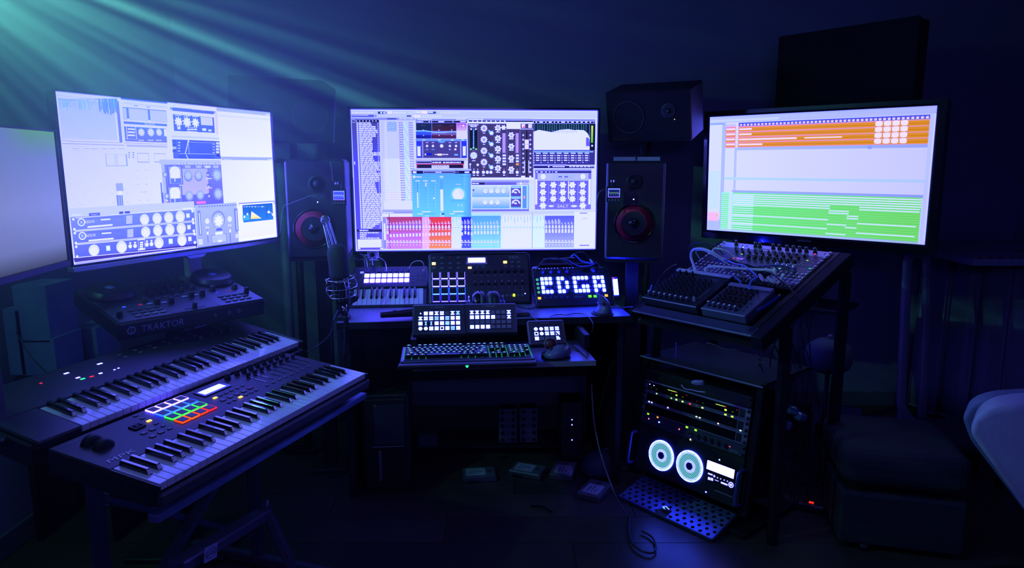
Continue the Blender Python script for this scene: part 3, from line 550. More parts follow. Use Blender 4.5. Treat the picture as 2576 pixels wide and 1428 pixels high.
for k_ in range(2):
    y_ = 362 + k_ * 158; x_ = 203 + k_ * 12; c.O(x_, y_, 44, PW, 20); c.O(x_, y_, 32, (110, 132, 214), 20); c.W_('X', x_, y_, 36, PW, 34); c.W_('RESSOR', x_+98, y_-6, 30, PW, 110)
    for j in range(22): c.O(x_+75+j*19, y_-40-j*1.1, 6, (84, 100, 196), 6)
    bar(x_+72, y_+56, x_+362, y_+30, 20, PW); bar(x_+225, y_-28, x_+335, y_-36, 16, PW)
    for j in range(6): bar(x_+520, y_-68+j*16, x_+590, y_-73+j*16, 9, PW)
for x_, y_ in ((935, 330), (1080, 318), (1215, 308), (1348, 296), (948, 475), (1088, 458), (1228, 448), (1360, 434), (1102, 600), (1368, 570)): c.O(x_, y_, 54, (206, 214, 250), 22); c.O(x_, y_+12, 40, (222, 226, 252), 18)
for x_, y_ in ((350, 685), (670, 648)): c.O(x_, y_, 62, (206, 214, 250), 22); c.O(x_, y_+10, 48, (222, 226, 252), 18)
for x_, y_ in ((515, 662), (1238, 582)): c.R(x_-28, y_-28, x_+26, y_+28, (170, 205, 235)); c.R(x_-22, y_-20, x_+20, y_+20, (224, 240, 250))
for x_, y_ in ((1438, 286), (1450, 420), (1460, 555)): c.R(x_-22, y_-24, x_+20, y_+22, (224, 226, 252))
for x_, y_ in ((110, 328), (122, 442), (128, 488), (140, 602), (144, 646), (155, 758), (1490, 232), (1495, 330), (1500, 368), (1506, 462), (1514, 498), (1518, 596)): c.O(x_, y_, 15, PW)
for x_, y_ in ((768, 640), (825, 636), (962, 620), (1015, 614)): c.O(x_, y_, 22, PW); c.R(x_-12, y_-46, x_+12, y_-30, PW)
c.frame(858, 555, 940, 680, 8, PW); [c.R(880, 590+j*22, 918, 602+j*22, PW) for j in range(4)]
# stereo tool and small graph window
c.R(1515, 165, 2030, 640, (166, 182, 246), (150, 162, 240)); [c.R(1560+j*30, 178-j*1.6, 1578+j*30, 190-j*1.6, B1) for j in range(15)]
c.R(1545, 230, 1600, 510, (110, 130, 220)); c.R(1560, 255, 1590, 500, (206, 216, 255)); c.R(1968, 205, 2025, 465, (110, 130, 220)); c.R(1988, 222, 2012, 450, (206, 216, 255))
c.O(1790, 330, 78, (128, 142, 226), 26); c.O(1790, 340, 66, (172, 186, 246), 26); c.G(1792, 345, 52, (224, 230, 255), 8); c.R(1708, 510, 1888, 590, (128, 142, 230)); c.R(1715, 518, 1880, 582, (176, 188, 246)); c.W_('-1.2', 1750, 555, 18, B1, 34); c.R(1785, 570, 1830, 590, PW); c.R(1752, 478, 1842, 500, (220, 228, 255)); c.poly([c.uv(1758, 462), c.uv(1838, 456), c.uv(1825, 430), c.uv(1772, 434)], None, [LC((90, 100, 200))]*4)
for x_ in (1660, 1920): c.O(x_, 350 if x_ < 1700 else 325, 26, (214, 222, 255)); c.R(x_-18, 412 if x_ < 1700 else 388, x_-4, 432 if x_ < 1700 else 406, PW); c.R(x_+4, 412 if x_ < 1700 else 388, x_+18, 432 if x_ < 1700 else 406, PW); c.R(x_+4, 450, x_+8, 600, (84, 96, 200)); c.R(x_-6, 470 if x_ < 1700 else 445, x_+16, 505 if x_ < 1700 else 480, PW)
c.R(1555, 560, 1610, 620, (200, 210, 250)); c.R(1985, 500, 2030, 540, (200, 210, 250))
c.R(2025, 140, 2440, 152, (120, 132, 236)); c.R(2028, 152, 2452, 500, (232, 236, 255), (222, 222, 255)); c.R(2066, 165, 2425, 330, (24, 92, 176), (34, 120, 190)); c.R(2068, 280, 2152, 335, (60, 164, 205))
c.poly([c.uv(2162, 325), c.uv(2290, 318), c.uv(2172, 235)], None, [LC((240, 214, 110)), LC((240, 220, 120)), LC((250, 240, 190))]); c.R(2152, 190, 2155, 325, (16, 70, 150)); c.R(2345, 178, 2348, 318, (16, 70, 150)); c.L([(2350, 246), (2372, 242), (2400, 252), (2418, 272)], 6, PW); c.O(2372, 244, 12, WH); c.O(2418, 274, 10, WH); c.O(2090, 300, 10, WH); c.O(2125, 268, 10, WH); c.dashes(2080, 178, 2330, 9, (180, 215, 245), 3, 1.5)
c.build(ml, strength=1.35)
# --- slice of a fourth screen at the edge of the picture ---
mf = monitor('computer_monitor', 'matte screen cut off by the picture edge, its blank bluish picture greenish in one corner', (-1.1381, 1.2843, 1.0957), 97.1, 90, .6, .34, (.008, .005, .005, .016), DGREY, depth=.035)
P('stand_neck', box(.05, .36, .03, BLK, .004), mf, (.30, -.17, -.07)); P('stand_foot', box(.22, .015, .16, BLK, .004), mf, (.30, -.36, -.14))
c = Canvas(mf, .6, .34); NX, NY = 24, 14
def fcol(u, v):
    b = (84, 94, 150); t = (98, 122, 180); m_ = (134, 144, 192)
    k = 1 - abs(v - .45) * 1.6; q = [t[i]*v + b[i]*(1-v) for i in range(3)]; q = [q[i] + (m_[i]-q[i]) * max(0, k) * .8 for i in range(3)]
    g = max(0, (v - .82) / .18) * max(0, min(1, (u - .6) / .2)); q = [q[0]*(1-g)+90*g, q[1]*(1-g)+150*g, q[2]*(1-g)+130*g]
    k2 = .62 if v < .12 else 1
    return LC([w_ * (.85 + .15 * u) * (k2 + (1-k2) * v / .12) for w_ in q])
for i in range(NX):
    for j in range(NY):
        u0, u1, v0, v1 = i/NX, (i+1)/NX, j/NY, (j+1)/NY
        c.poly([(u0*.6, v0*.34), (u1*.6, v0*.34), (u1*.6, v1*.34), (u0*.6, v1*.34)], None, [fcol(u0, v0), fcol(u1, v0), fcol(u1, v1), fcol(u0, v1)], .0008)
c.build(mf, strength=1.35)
# --- monitor with the arrangement ---
mr_ = monitor('computer_monitor', 'thick-framed black screen above the sloped console, showing orange and green track lanes', (.9695, 3.4549, 1.0331), -43.58, 92.25, .96, .5445, (.026, .036, .026, .04), GLOSS, depth=.06)
P('stand_neck', box(.08, .3, .04, BLK), mr_, (.50, -.17, -.09)); P('stand_foot', box(.36, .02, .22, BLK, .006), mr_, (.50, -.32, -.17))
word('SAMSUNG', mr_, *pin(mr_, 2024, 605)[:2], .0095, INK, .0066, width=.062)
c = Canvas(mr_, .96, .5445); c.uvrect((0, 0), (.96, .5445), (224, 230, 255), (204, 206, 228), True); c.src(1740, 220, 3.4)
def LR(x0, x1, v0, v1, col, col2=None):  # lane rectangle: x in photo pixels at the left/right, v = fraction of the height
    a = c.uv(x0, 600)[0]; b = c.uv(x1, 600)[0]; c.uvrect((a, v0 * .5445), (b, v1 * .5445), col, col2, True)
LR(150, 2100, .945, .985, (186, 200, 244), (168, 180, 224)); LR(150, 2100, .985, 1, (178, 196, 246), (170, 180, 225)); LR(150, 730, .955, .972, (206, 222, 246)); LR(150, 280, .86, .945, (150, 180, 240)); LR(285, 380, .86, .935, (206, 206, 250))
LR(383, 2070, .905, .94, (56, 74, 200), (76, 84, 190)); u0_ = c.uv(383, 600)[0]
for j in range(46): c.uvrect((u0_ + .012 + j * (.93 - u0_) / 46, .914 * .5445), (u0_ + .022 + j * (.93 - u0_) / 46, .930 * .5445), (236, 240, 255))
LR(285, 2065, .732, .905, (232, 150, 70), (228, 146, 40))
for j in range(5): v = .732 + j * .0432; LR(285, 2065, v - .004, v + .006, (250, 150, 190), (225, 150, 160)); LR(390, 2060, v + .018, v + .021, (200, 110, 20), (190, 110, 20))
for j in range(4):
    v = .745 + j * .0432; LR(290, 365, v + .006, v + .022, (252, 225, 225)); LR(398, (600, 890, 505, 505)[j], v + .004, v + .018, (252, 226, 215))
    for k_ in range(4): 
        a_ = 1550 + k_ * 72; LR(a_, a_ + 62, v, v + .030, (248, 232, 205)); LR(a_+12, a_ + 50, v - .004, v + .034, (248, 232, 205))
LR(955, 1275, .794, .804, (252, 226, 200)); LR(370, 392, .72, .94, (228, 224, 255)); LR(385, 2055, .708, .732, (176, 196, 226), (150, 168, 206))
LR(150, 285, .10, .93, (222, 230, 255)); LR(255, 285, .0, .93, (176, 196, 250)); LR(365, 385, .36, .73, (186, 200, 246)); LR(285, 2055, .455, .476, (186, 226, 236), (176, 206, 220)); LR(150, 255, .0, .10, (182, 198, 250))
c.uvrect(c.uv(1506, 498), c.uv(1540, 525), (136, 166, 208))
LR(355, 2015, .345, .365, (164, 184, 220), (140, 158, 200)); LR(265, 2000, .018, .345, (124, 246, 160), (118, 226, 120)); LR(330, 362, .018, .35, (216, 236, 248))
for j in range(18):
    v = .018 + j * .0182; LR(365, 2000, v, v + .0035, (96, 226, 110), (96, 206, 90)); LR(268, 338, v + .006, v + .0125, (206, 246, 226))
    if j < 17: LR(365, 545, v + .006, v + .0125, (216, 246, 230))
def W2(x0, x1, v): LR(x0, x1, v - .004, v + .004, (222, 236, 226))
for v in (.330, .312, .294, .276): W2(365, 2000, v)
for v in (.258, .239): W2(365, 1210, v); W2(1465, 1990, v)
for v in (.221, .203): W2(1200, 1375, v)
for v in (.185, .166): W2(1360, 1460, v)
W2(365, 1200, .148); W2(1455, 1970, .130); W2(1190, 1360, .112); W2(365, 1195, .075); W2(1350, 1450, .094); W2(1450, 1965, .055); W2(1185, 1360, .036)
for j in range(20): v = .16 + j * .0178 + (.02 if j > 0 else 0); LR(155, 245, v, v + .008, (186, 236, 236))
LR(150, 245, .085, .165, (252, 206, 226)); [LR(152, 243, .09 + j*.018, .096 + j*.018, (252, 170, 170)) for j in range(4)]; LR(225, 235, .13, .15, (250, 190, 110))
LR(2010, 2100, 0, .94, (190, 200, 240)); LR(2045, 2100, .03, .94, (206, 212, 240)); LR(255, 2000, .0, .018, (186, 214, 214), (160, 186, 190))
c.build(mr_, strength=.95)
# ---------------- piano-style keyboards ----------------
BLK_POS = [0, 1, 3, 4, 5]
def piano(root, nw, pitch, ln, z, bl, wmat=WHT, bmat=BKEY, sticker=True, kh=.018, x0=0.):
    """nw white keys starting on C; ln visible key length; local y=0 is the front edge"""
    wk = box(pitch - .0011, ln, kh, wmat, .0009)
    bwid = pitch * .5
    vs = [(-bwid/2, 0, 0), (bwid/2, 0, 0), (bwid/2, bl, 0), (-bwid/2, bl, 0), (-bwid*.38, pitch*.34, pitch*.52), (bwid*.38, pitch*.34, pitch*.52), (bwid*.38, bl, pitch*.52), (-bwid*.38, bl, pitch*.52)]
    k = 'bk%.4f%.3f' % (pitch, bl)
    if k not in CACHE:
        bm = bmesh.new(); bv = [bm.verts.new(v) for v in vs]
        for f in [(3,2,1,0),(4,5,6,7),(0,1,5,4),(1,2,6,5),(2,3,7,6),(3,0,4,7)]: bm.faces.new([bv[i] for i in f])
        bmesh.ops.bevel(bm, geom=bm.edges[:], offset=pitch*.04, segments=1, affect='EDGES'); CACHE[k] = bm_mesh('black_key', bm, bmat)
        st = [(-bwid*.36, pitch*.05, pitch*.08), (bwid*.36, pitch*.05, pitch*.08), (bwid*.30, pitch*.31, pitch*.47), (-bwid*.30, pitch*.31, pitch*.47)]
        CACHE[k + 's'] = mesh('sticker', [(a, b - .0006, c) for a, b, c in st], [(0, 1, 2, 3)], STICK)
    for i in range(nw):
        P('white_key', wk, root, (x0 + (i + .5) * pitch, ln / 2, z))
        if i % 7 in BLK_POS and i < nw - 1:
            off = {0: -.08, 1: .08, 3: -.12, 4: 0, 5: .12}[i % 7] * pitch
            b = P('black_key', CACHE[k], root, (x0 + (i + 1) * pitch + off, ln - bl, z + kh))
            if sticker: P('note_sticker', CACHE[k + 's'], b)
def glowpad(root, x, y, s, col, st=1.6, nm='drum_pad', z=.0, dark=None, lift=.004):
    p = P(nm, box(s * .86, s * .86, .003, dark or DGREY, .001), root, (x, y, z + lift - .002))
    P('light_rim', ringm(s, s, s * .075, lift, EM('rim_%d_%d_%d' % col, col, st)), p, (0, 0, -lift + .002)); return p
def lamp(root, px, py, col, w_=.006, h_=.004, z=.0, st=2.5, h=.0012, name='indicator_light'):
    q = pin(root, px, py, z); return P(name, box(w_, h_, h, EM('led_%d_%d_%d_%s' % (col + (st,)), col, st), .0003), root, (q[0], q[1], z))
ORG = (255, 150, 50); YEL = (255, 210, 60); GRN = (150, 255, 50); GRC = (60, 255, 150); REDL = (255, 40, 70); WHL = (230, 240, 255)
mpk = thing('pad_keyboard', 'lower black keyboard of the pair, with sixteen drum pads rimmed white, blue, green and red', 'keyboard', (-.7513, 1.3888, .6803), 71.16, 7.33)
P('case', box(.862, .30, .055, BLK, .006), mpk, (.424, .165, -.062)); P('key_bed', box(.86, .13, .006, BLK2), mpk, (.424, .066, -.022))
P('control_panel', box(.862, .185, .016, M('purple_black_panel', (.030, .028, .034), .5, bump=.1, scale=200), .003), mpk, (.424, .222, -.0165))
P('front_lip', box(.862, .014, .030, DGREY, .004), mpk, (.424, -.008, -.050))
for x_ in (-.0035, .851): P('end_cheek', box(.005, .145, .020, BLK, .001), mpk, (x_, .066, -.022))
piano(mpk, 36, .0235, .129, -.018, .085)
cols = [[(238, 200, 255)]*4, [(60, 120, 255), (60, 130, 255), (80, 150, 255), (50, 110, 255)], [(60, 255, 90)]*4, [(255, 70, 30), (255, 90, 40), (255, 60, 40), (255, 40, 60)]]
for r_, y_ in enumerate((.291, .257, .224, .190)):
    for k_ in range(4): glowpad(mpk, .269 + k_*.0313 - r_*.002, y_, .0275, cols[r_][k_], 1.5)
q = pin(mpk, 533, 981); P('lcd_screen', box(.088, .030, .002, EM('lcd_pale', (215, 235, 255), 1.4)), mpk, (q[0], q[1], .0008)); P('lcd_bezel', ringm(.104, .042, .008, .003, GLOSS), mpk, (q[0] + .003, q[1], 0))
for a in ((375, 1059), (541, 1001), (605, 999)):
    q = pin(mpk, *a); P('lit_button', box(.0135, .0085, .0025, EM('button_amber', (255, 190, 90), 2.2), .001), mpk, (q[0], q[1], 0))
bt = box(.012, .0075, .002, BTN, .0008); bt2 = box(.016, .012, .002, BTN, .001)
for a in ((341, 1046), (358, 1052), (393, 1065), (410, 1071), (427, 1078), (555, 994), (569, 988), (583, 982), (597, 976), (610, 970), (619, 993), (632, 987), (645, 981), (590, 1006), (576, 1012)):
    q = pin(mpk, *a); P('button', bt, mpk, (q[0], q[1], 0))
for a in ((362, 1089), (383, 1080), (405, 1087), (384, 1097), (561, 1006), (579, 998), (596, 991), (613, 984)):
    q = pin(mpk, *a); P('button', bt2, mpk, (q[0], q[1], 0))
q = pin(mpk, 629, 976); P('record_button', box(.018, .012, .002, M('red_button', (.25, .02, .03), .5), .001), mpk, (q[0], q[1], 0), label='dull red button')
q = pin(mpk, 345, 1074); P('direction_pad', ringm(.032, .024, .005, .004, BLK2), mpk, (q[0], q[1], 0)); P('direction_pad_centre', box(.012, .010, .005, BLK2, .001), mpk, (q[0], q[1], 0))
for i in range(8):
    fx = .600 + i * .0315
    P('fader_slot', box(.0022, .060, .0008, GLOSS), mpk, (fx, .225, 0)); fd = P('fader_cap', box(.014, .009, .014, BLK2, .0015, .8), mpk, (fx, .262, .0008)); P('fader_line', box(.012, .0012, .0006, M('pale_line', (.5, .5, .8), .4)), fd, (0, -.0047, .002))
    P('fader_button', box(.012, .007, .002, BTN, .0008), mpk, (.578 + i * .0296, .176, 0)); P('rotary_knob', knobm(.0075, .018, BLK2), mpk, (fx - .006, .298, 0))
    P('level_scale', ringm(.013, .040, .0006, .0004, INK), mpk, (fx + .0006, .222, 0))
P('rotary_knob', knobm(.0085, .018, BLK2), mpk, (.553, .298, 0))
for y_ in (.225, .262): P('pitch_wheel', lathe(((0, -.011), (.020, -.011), (.024, -.008), (.024, .008), (.020, .011), (0, .011)), BLK2, 24), mpk, (.062, y_, -.004), (rad(90), 0, 0))
word('MPK', mpk, .050, .160, .016, INK2, ital=.3, width=.072); word('professional keyboard controller', mpk, .055, .298, .004, INK, width=.09)
ukb = thing('midi_keyboard', 'upper black keyboard standing behind the one with pads, white lamps at its far left end', 'keyboard', (-1.0292, 1.5846, .7361), 70.79, 10.86)
P('case', box(.985, .31, .06, BLK, .006), ukb, (.373, .165, -.067)); P('key_bed', box(.86, .14, .006, BLK2), ukb, (.424, .070, -.022))
P('control_panel', box(.985, .170, .016, BLK, .004), ukb, (.373, .229, -.0155)); P('front_lip', box(.90, .010, .022, BLK, .003), ukb, (.41, -.006, -.050))
P('end_cheek', box(.112, .15, .024, BLK, .004), ukb, (-.058, .069, -.022)); P('end_cheek', box(.016, .15, .024, BLK, .003), ukb, (.857, .069, -.022))
piano(ukb, 36, .0235, .139, -.018, .092)
for px, py, cl, w_, h_ in ((167, 939, WHL, .014, .006), (196, 950, (235, 215, 255), .012, .006), (208, 953, GRC, .013, .006), (231, 947, REDL, .012, .005), (251, 915, WHL, .016, .006), (253, 939, WHL, .010, .006), (288, 930, WHL, .006, .004), (298, 926, WHL, .006, .004), (103, 964, REDL, .007, .004), (35, 1052, (150, 160, 200), .016, .004), (62, 1045, (150, 160, 200), .014, .004)):
    lamp(ukb, px, py, cl, w_, h_, .0, 1.6)
for i in range(9): P('button', bt, ukb, (.36 + i*.055, .285, .0)); P('button', bt, ukb, (.36 + i*.055, .262, .0))
for i in range(4): P('rotary_knob', knobm(.008, .016, BLK2), ukb, (.62 + i*.045, .225, 0))
# two-tier stand
st = thing('keyboard_stand', 'two-tier folding stand with crossed bars, a printed label plate on its lower crossbar', 'stand')
SM = M('stand_steel', (.10, .11, .16), .4, .4)
def bar3(nm, a, b, w_, d_, m, par, lab=None):
    a = Vector(a); b = Vector(b); v = b - a
    o = P(nm, box(w_, d_, round(v.length, 3), m, min(w_, d_)*.15), par, a); o.rotation_euler = v.to_track_quat('Z', 'X').to_euler()
    if lab: o['label'] = lab
    return o
kd = Vector((.323, .946, 0)); kn = Vector((-.946, .323, 0))
f0 = Vector((-.75, 1.42, 0)) + kn * .03; 
for i in (.12, .70):
    b0 = f0 + kd * i
    bar3('support_arm', b0 + Vector((0, 0, .600)), b0 + kn * .30 + Vector((0, 0, .634)), .03, .02, SM, st)
    bar3('upright', b0 + kn * .34 + Vector((0, 0, .0)), b0 + kn * .34 + Vector((0, 0, .72)), .035, .03, SM, st)
    bar3('support_arm', b0 + kn * .32 + Vector((0, 0, .645)), b0 + kn * .60 + Vector((0, 0, .698)), .03, .02, SM, st)
    bar3('foot_bar', b0 + kn * -.05 + Vector((0, 0, .015)), b0 + kn * .62 + Vector((0, 0, .015)), .035, .03, SM, st)
bar3('front_rail', f0 + kd * -.02 + Vector((.0, 0, .588)), f0 + kd * .86 + Vector((0, 0, .588)), .02, .03, M('rail_steel', (.16, .22, .42), .35, .3), st)
bar3('cross_brace', f0 + kd * .12 + kn * .32 + Vector((0, 0, .10)), f0 + kd * .70 + kn * .32 + Vector((0, 0, .52)), .02, .035, SM, st)
bar3('cross_brace', f0 + kd * .12 + kn * .35 + Vector((0, 0, .52)), f0 + kd * .70 + kn * .35 + Vector((0, 0, .10)), .02, .035, SM, st)
a_ = at(440, 1428, d=1.62); b_ = at(665, 1290, d=2.05)
lr = bar3('crossbar', a_, b_, .03, .05, SM, st); bar3('slanted_leg', b_ + Vector((0, 0, .03)), at(735, 1428, d=2.1), .025, .04, SM, st)
pa = at(484, 1399, d=1.66); pb = at(527, 1377, d=1.735); u_ = (pb - pa).normalized(); wv = Vector((0, 0, 1)); wv = (wv - u_ * wv.dot(u_)).normalized(); nv = u_.cross(wv)
lp = P('label_plate', box(.056, .036, .002, M('label_plate', (.35, .38, .6), .5)), st); lp.rotation_euler = Matrix((u_, wv, nv)).transposed().to_euler(); lp.location = (pa + pb) / 2 + nv * .024
word('CLASSIC', lp, 0, 0, .010, BLK2, .0024, width=.042); P('printed_oval', lathe(((.017, 0), (.0175, .0005), (.0165, .0005)), BLK2, 24), lp, (0, 0, .0022)).scale = (1.4, .7, 1)
# ---------------- disc jockey controller ----------------
dj = thing('dj_controller', 'dark disc jockey console with two jog wheels, tilted up under the angled pale screen', 'controller', (-1.1821, 2.0386, .8809), 52.34, 12.71)
P('case', box(.50, .32, .058, BLK, .006), dj, (.25, .16, -.060)); P('top_panel', box(.488, .308, .002, M('panel_gunmetal', (.07, .07, .085), .4, .3), .0008), dj, (.25, .16, -.002))
P('mixer_panel', box(.17, .300, .0022, BLK, .0008), dj, (.25, .16, -.0015))
for jx in (.076, .428):
    j = P('jog_wheel', lathe(((.074, 0), (.076, .004), (.074, .012), (.070, .015), (.066, .024), (.058, .026), (.001, .026)), BLK, 36), dj, (jx, .233, 0))
    P('jog_emblem', lathe(((.0001, 0), (.014, 0), (.014, .0006), (.0001, .0006)), M('emblem_blue', (.30, .32, .85), .4), 24), j, (0, 0, .0262)); P('emblem_ring', lathe(((.0105, 0), (.0118, .0004), (.0092, .0004)), BLK2, 24), j, (0, 0, .0269))
    word('S', j, 0, 0, .010, BLK2, .0273)
fk = box(.016, .014, .022, BLK2, .002, .85)
for a in ((395, 766), (431, 763), (482, 748), (509, 744)):
    q = pin(dj, *a); P('channel_fader', fk, dj, (q[0], q[1], 0))
    P('lit_cap', box(.018, .010, .004, M('pale_cap', (.30, .30, .45), .5), .001), dj, (q[0] - .018, q[1] + .012, 0))
q = pin(dj, 490, 774); P('crossfader_cap', box(.012, .016, .020, BLK2, .002, .85), dj, (q[0], q[1], 0)); P('fader_slot', box(.07, .003, .001, GLOSS), dj, (.25, q[1], .0006))
for a in ((303, 800), (622, 738)):
    q = pin(dj, *a); P('tempo_fader', fk, dj, (q[0], q[1] + .006, 0))
pb_ = box(.019, .012, .004, BTN, .0015); pb2 = box(.019, .012, .004, DGREY, .0015)
for sx in (.072, .372):
    for i in range(4):
        for k_ in range(3): P('button', pb_ if k_ == 0 else pb2, dj, (sx + i*.026, .030 + k_*.023, 0))
for i in range(5):
    for k_ in range(4): P('rotary_knob', knobm(.0075, .016, BLK2), dj, (.187 + i*.032, .17 + k_*.033, 0))
for a in ((365, 760), (483, 726), (534, 730), (590, 725), (455, 724)):
    q = pin(dj, *a); P('rotary_knob', knobm(.010, .017, BLK2), dj, (q[0], q[1], 0))
for i in range(3): P('button', pb2, dj, (.215 + i*.035, .145, 0))
lamp(dj, 312, 772, (60, 90, 255), .010, .003, .0, 1.6); lamp(dj, 353, 766, (200, 30, 60), .012, .004, 0, .7); lamp(dj, 546, 735, (60, 60, 255), .006, .003, 0, 1.2); lamp(dj, 577, 731, (190, 40, 120), .012, .004, 0, .5); lamp(dj, 397, 726, (200, 30, 50), .003, .003, 0, .6)
lt = word('TRAKTOR', dj, .135, -.0012, .022, M('logo_blue', (.34, .36, .62), .5), -.030, width=.135, rot=(rad(90), 0, 0))
em_ = P('front_emblem', lathe(((.013, 0), (.013, .001), (.0095, .001), (.0095, 0)), MATS['logo_blue'], 24), dj, (.038, -.0004, -.030), (rad(90), 0, 0)); word('S', dj, .038, -.0022, .013, MATS['logo_blue'], -.030, rot=(rad(90), 0, 0))
for x_, r_ in ((.31, .0045), (.36, .0062), (.395, .0062)): P('socket', lathe(((r_, 0), (r_, .002), (r_*.6, .002), (r_*.6, 0)), GREY, 14), dj, (x_, -.0005, -.028), (rad(90), 0, 0))
ds = thing('controller_stand', 'dark pedestal carrying the disc jockey console behind the keyboards', 'stand')
c0 = mw(dj) @ Vector((.25, .16, -.064))
bar3('upright', (c0.x, c0.y, 0), (c0.x, c0.y, c0.z - .018), .05, .05, BLK, ds); ot = P('top_plate', box(.34, .24, .012, BLK, .003), ds, mw(dj) @ Vector((.25, .16, -.0735))); ot.rotation_euler = dj.rotation_euler
P('foot_plate', box(.34, .30, .02, BLK, .004), ds, (c0.x, c0.y, 0))
# ---------------- desk ----------------
dk = thing('desk', 'dark desk lit deep blue, with a pull-out shelf under its front edge', 'desk', (-.6791, 2.6229, 0), 6.19)
DT = M('desk_laminate', (.16, .17, .30), .42, scale=30, var=.25, bump=.12)
P('desk_top', box(1.17, .66, .028, DT, .002), dk, (.585, .33, .722)); P('edge_strip', box(1.17, .002, .026, BLK), dk, (.585, -.0012, .723))
for x_ in (.03, 1.14): P('side_panel', box(.025, .58, .722, BLK2), dk, (x_, .34, 0))
P('back_panel', box(1.08, .018, .40, BLK2), dk, (.585, .60, .32))
P('pull_out_shelf', box(.645, .30, .018, M('shelf_laminate', (.05, .05, .07), .3), .002), dk, (.625, -.183, .647)); P('shelf_edge', box(.645, .003, .018, GREY), dk, (.625, -.3348, .647))
for x_ in (.30, .95): P('shelf_runner', box(.02, .30, .05, BLK2), dk, (x_, -.02, .668))
for x_, y_, r_ in ((.10, .07, .0035), (.165, .06, .0022), (.13, .03, .003)): P('scratch', lathe(((r_, 0), (r_, .0004), (r_*.6, .0004)), INK2, 12), dk, (x_ + .09, y_, .7502))
def onto_desk(px, py): q = at(px, py, Z=.7502); return q
# ---------------- small keyboard with lit pads ----------------
mk = thing('mini_keyboard', 'small keyboard with two rows of glowing white pads, beside the microphone', 'keyboard', (-.6791, 2.8972, .7632), 6.04, 30)
P('case', box(.335, .262, .028, BLK, .006), mk, (.152, .122, -.0295)); P('control_panel', box(.33, .146, .010, BLK, .003), mk, (.152, .183, -.004)); P('key_bed', box(.30, .11, .004, BLK2), mk, (.152, .053, -.014))
piano(mk, 15, .02, .105, -.012, .066, sticker=False, kh=.012)
for k_ in range(2):
    for i in range(8): P('drum_pad', box(.0222, .0275, .004, EM('pad_white', (185, 190, 255), 3.0) if k_ else EM('pad_pink', (215, 165, 255), 3.0), .002, .94), mk, (.050 + i*.0252, .153 + k_*.036, .0062))
for i in range(8): P('rotary_knob', knobm(.0058, .016, M('knob_blue_grey', (.05, .05, .10), .4)), mk, (.052 + i*.0252, .222, .006))
for a in ((1030, 692), (1030, 700), (1030, 708)): q = pin(mk, *a, .006); P('button', box(.010, .005, .002, BTN), mk, (q[0] + .014, q[1], .006))
for i in range(2):
    for k_ in range(2): P('button', ringm(.014, .011, .001, .001, BTN), mk, (.275 + i*.021, .155 + k_*.032, .006))
P('status_badge', ringm(.014, .011, .003, .001, EM('badge', (200, 205, 255), .8)), mk, (.026, .213, .0065)); P('maker_badge', ringm(.011, .011, .002, .001, EM('badge2', (110, 110, 190), .8)), mk, (.300, .222, .0065)); word('PLAYABLE', mk, .272, .222, .004, INK, .0065, width=.026)
P('rear_foot', box(.30, .02, .13, BLK2), mk, (.152, .235, -.155), (rad(-30), 0, 0)); P('front_foot', box(.30, .015, .010, BLK2), mk, (.152, .02, -.036), (rad(-30), 0, 0))
# ---------------- pad controller ----------------
mp = thing('pad_controller', 'propped-up black pad controller with sixteen outlined pads and a glowing display, under the widest screen', 'controller', (-.3394, 2.8244, .7812), 5.9, 63.2)
mp.scale = (1.04,)*3; mp.location = EYE + (Vector(mp.location) - EYE) * 1.04
P('case', box(.432, .226, .034, BLK, .010, seg=2), mp, (.211, .110, -.0345)); P('rim_strip', box(.41, .0015, .012, M('rim_strip', (.35, .38, .55), .2, .6)), mp, (.211, .2232, -.014)); P('stand_leg', box(.30, .012, .175, BLK2), mp, (.211, .17, -.165), (rad(-18), 0, 0)); P('bottom_rest', box(.30, .012, .014, BLK2), mp, (.211, .004, -.040), (rad(-63.2), 0, 0))
pc = [(90, 70, 255), (60, 150, 255), (220, 200, 255), (215, 175, 255)]
for r_ in range(4):
    for k_ in range(4):
        y_ = .026 + r_*.0335 - (.0015 if r_ else 0); x_ = .026 + k_*.0352
        p = P('drum_pad', box(.028, .0255, .004, BLK2, .001), mp, (x_, y_, .0)); e1 = EM('mpad_%d' % r_, pc[r_], 1.3); e2 = EM('mpadb_%d' % r_, tuple(min(255, v + 70) for v in pc[r_]), 2.6)
        P('light_rim', box(.029, .0022, .004, e2, .0008), p, (0, -.0146, 0)); P('light_rim', box(.0012, .024, .004, e1), p, (-.0152, .001, 0)); P('light_rim', box(.0012, .024, .004, e1), p, (.0152, .001, 0))
P('lcd_screen', box(.074, .0225, .002, EM('lcd_white', (180, 190, 255), 3.0), .0008), mp, (.199, .1905, .0005)); P('lcd_bezel', ringm(.09, .036, .008, .002, GLOSS), mp, (.199, .1905, .0))
word('MPD232', mp, .200, .1672, .0065, M('ink_blue', (.20, .20, .9), .5), width=.064); word('AKAI', mp, .358, .2035, .0085, INK, width=.040); P('logo_line', box(.042, .0007, .0003, INK), mp, (.358, .1975, .0005))
br = box(.0135, .0085, .002, BTN, .0005); ba = EM('button_amber_b', (255, 205, 130), 3.2)
for k_ in range(4):
    for yy in (.2035, .178, .158):
        x_ = .018 + k_*.0345
        if k_ == 0 and yy == .178: P('lit_button', box(.0155, .0115, .003, ba, .001), mp, (x_, yy, 0))
        elif k_ == 2 and yy > .2: P('record_button', box(.0135, .0085, .002, MATS['red_button'], .0005), mp, (x_, yy, 0))
        else: P('button', br, mp, (x_, yy, 0))
P('lit_button', box(.0155, .0085, .003, ba, .001), mp, (.169, .1575, 0)); [P('button', box(.012, .005, .002, BTN), mp, (x_, .1575, 0)) for x_ in (.199, .228)]
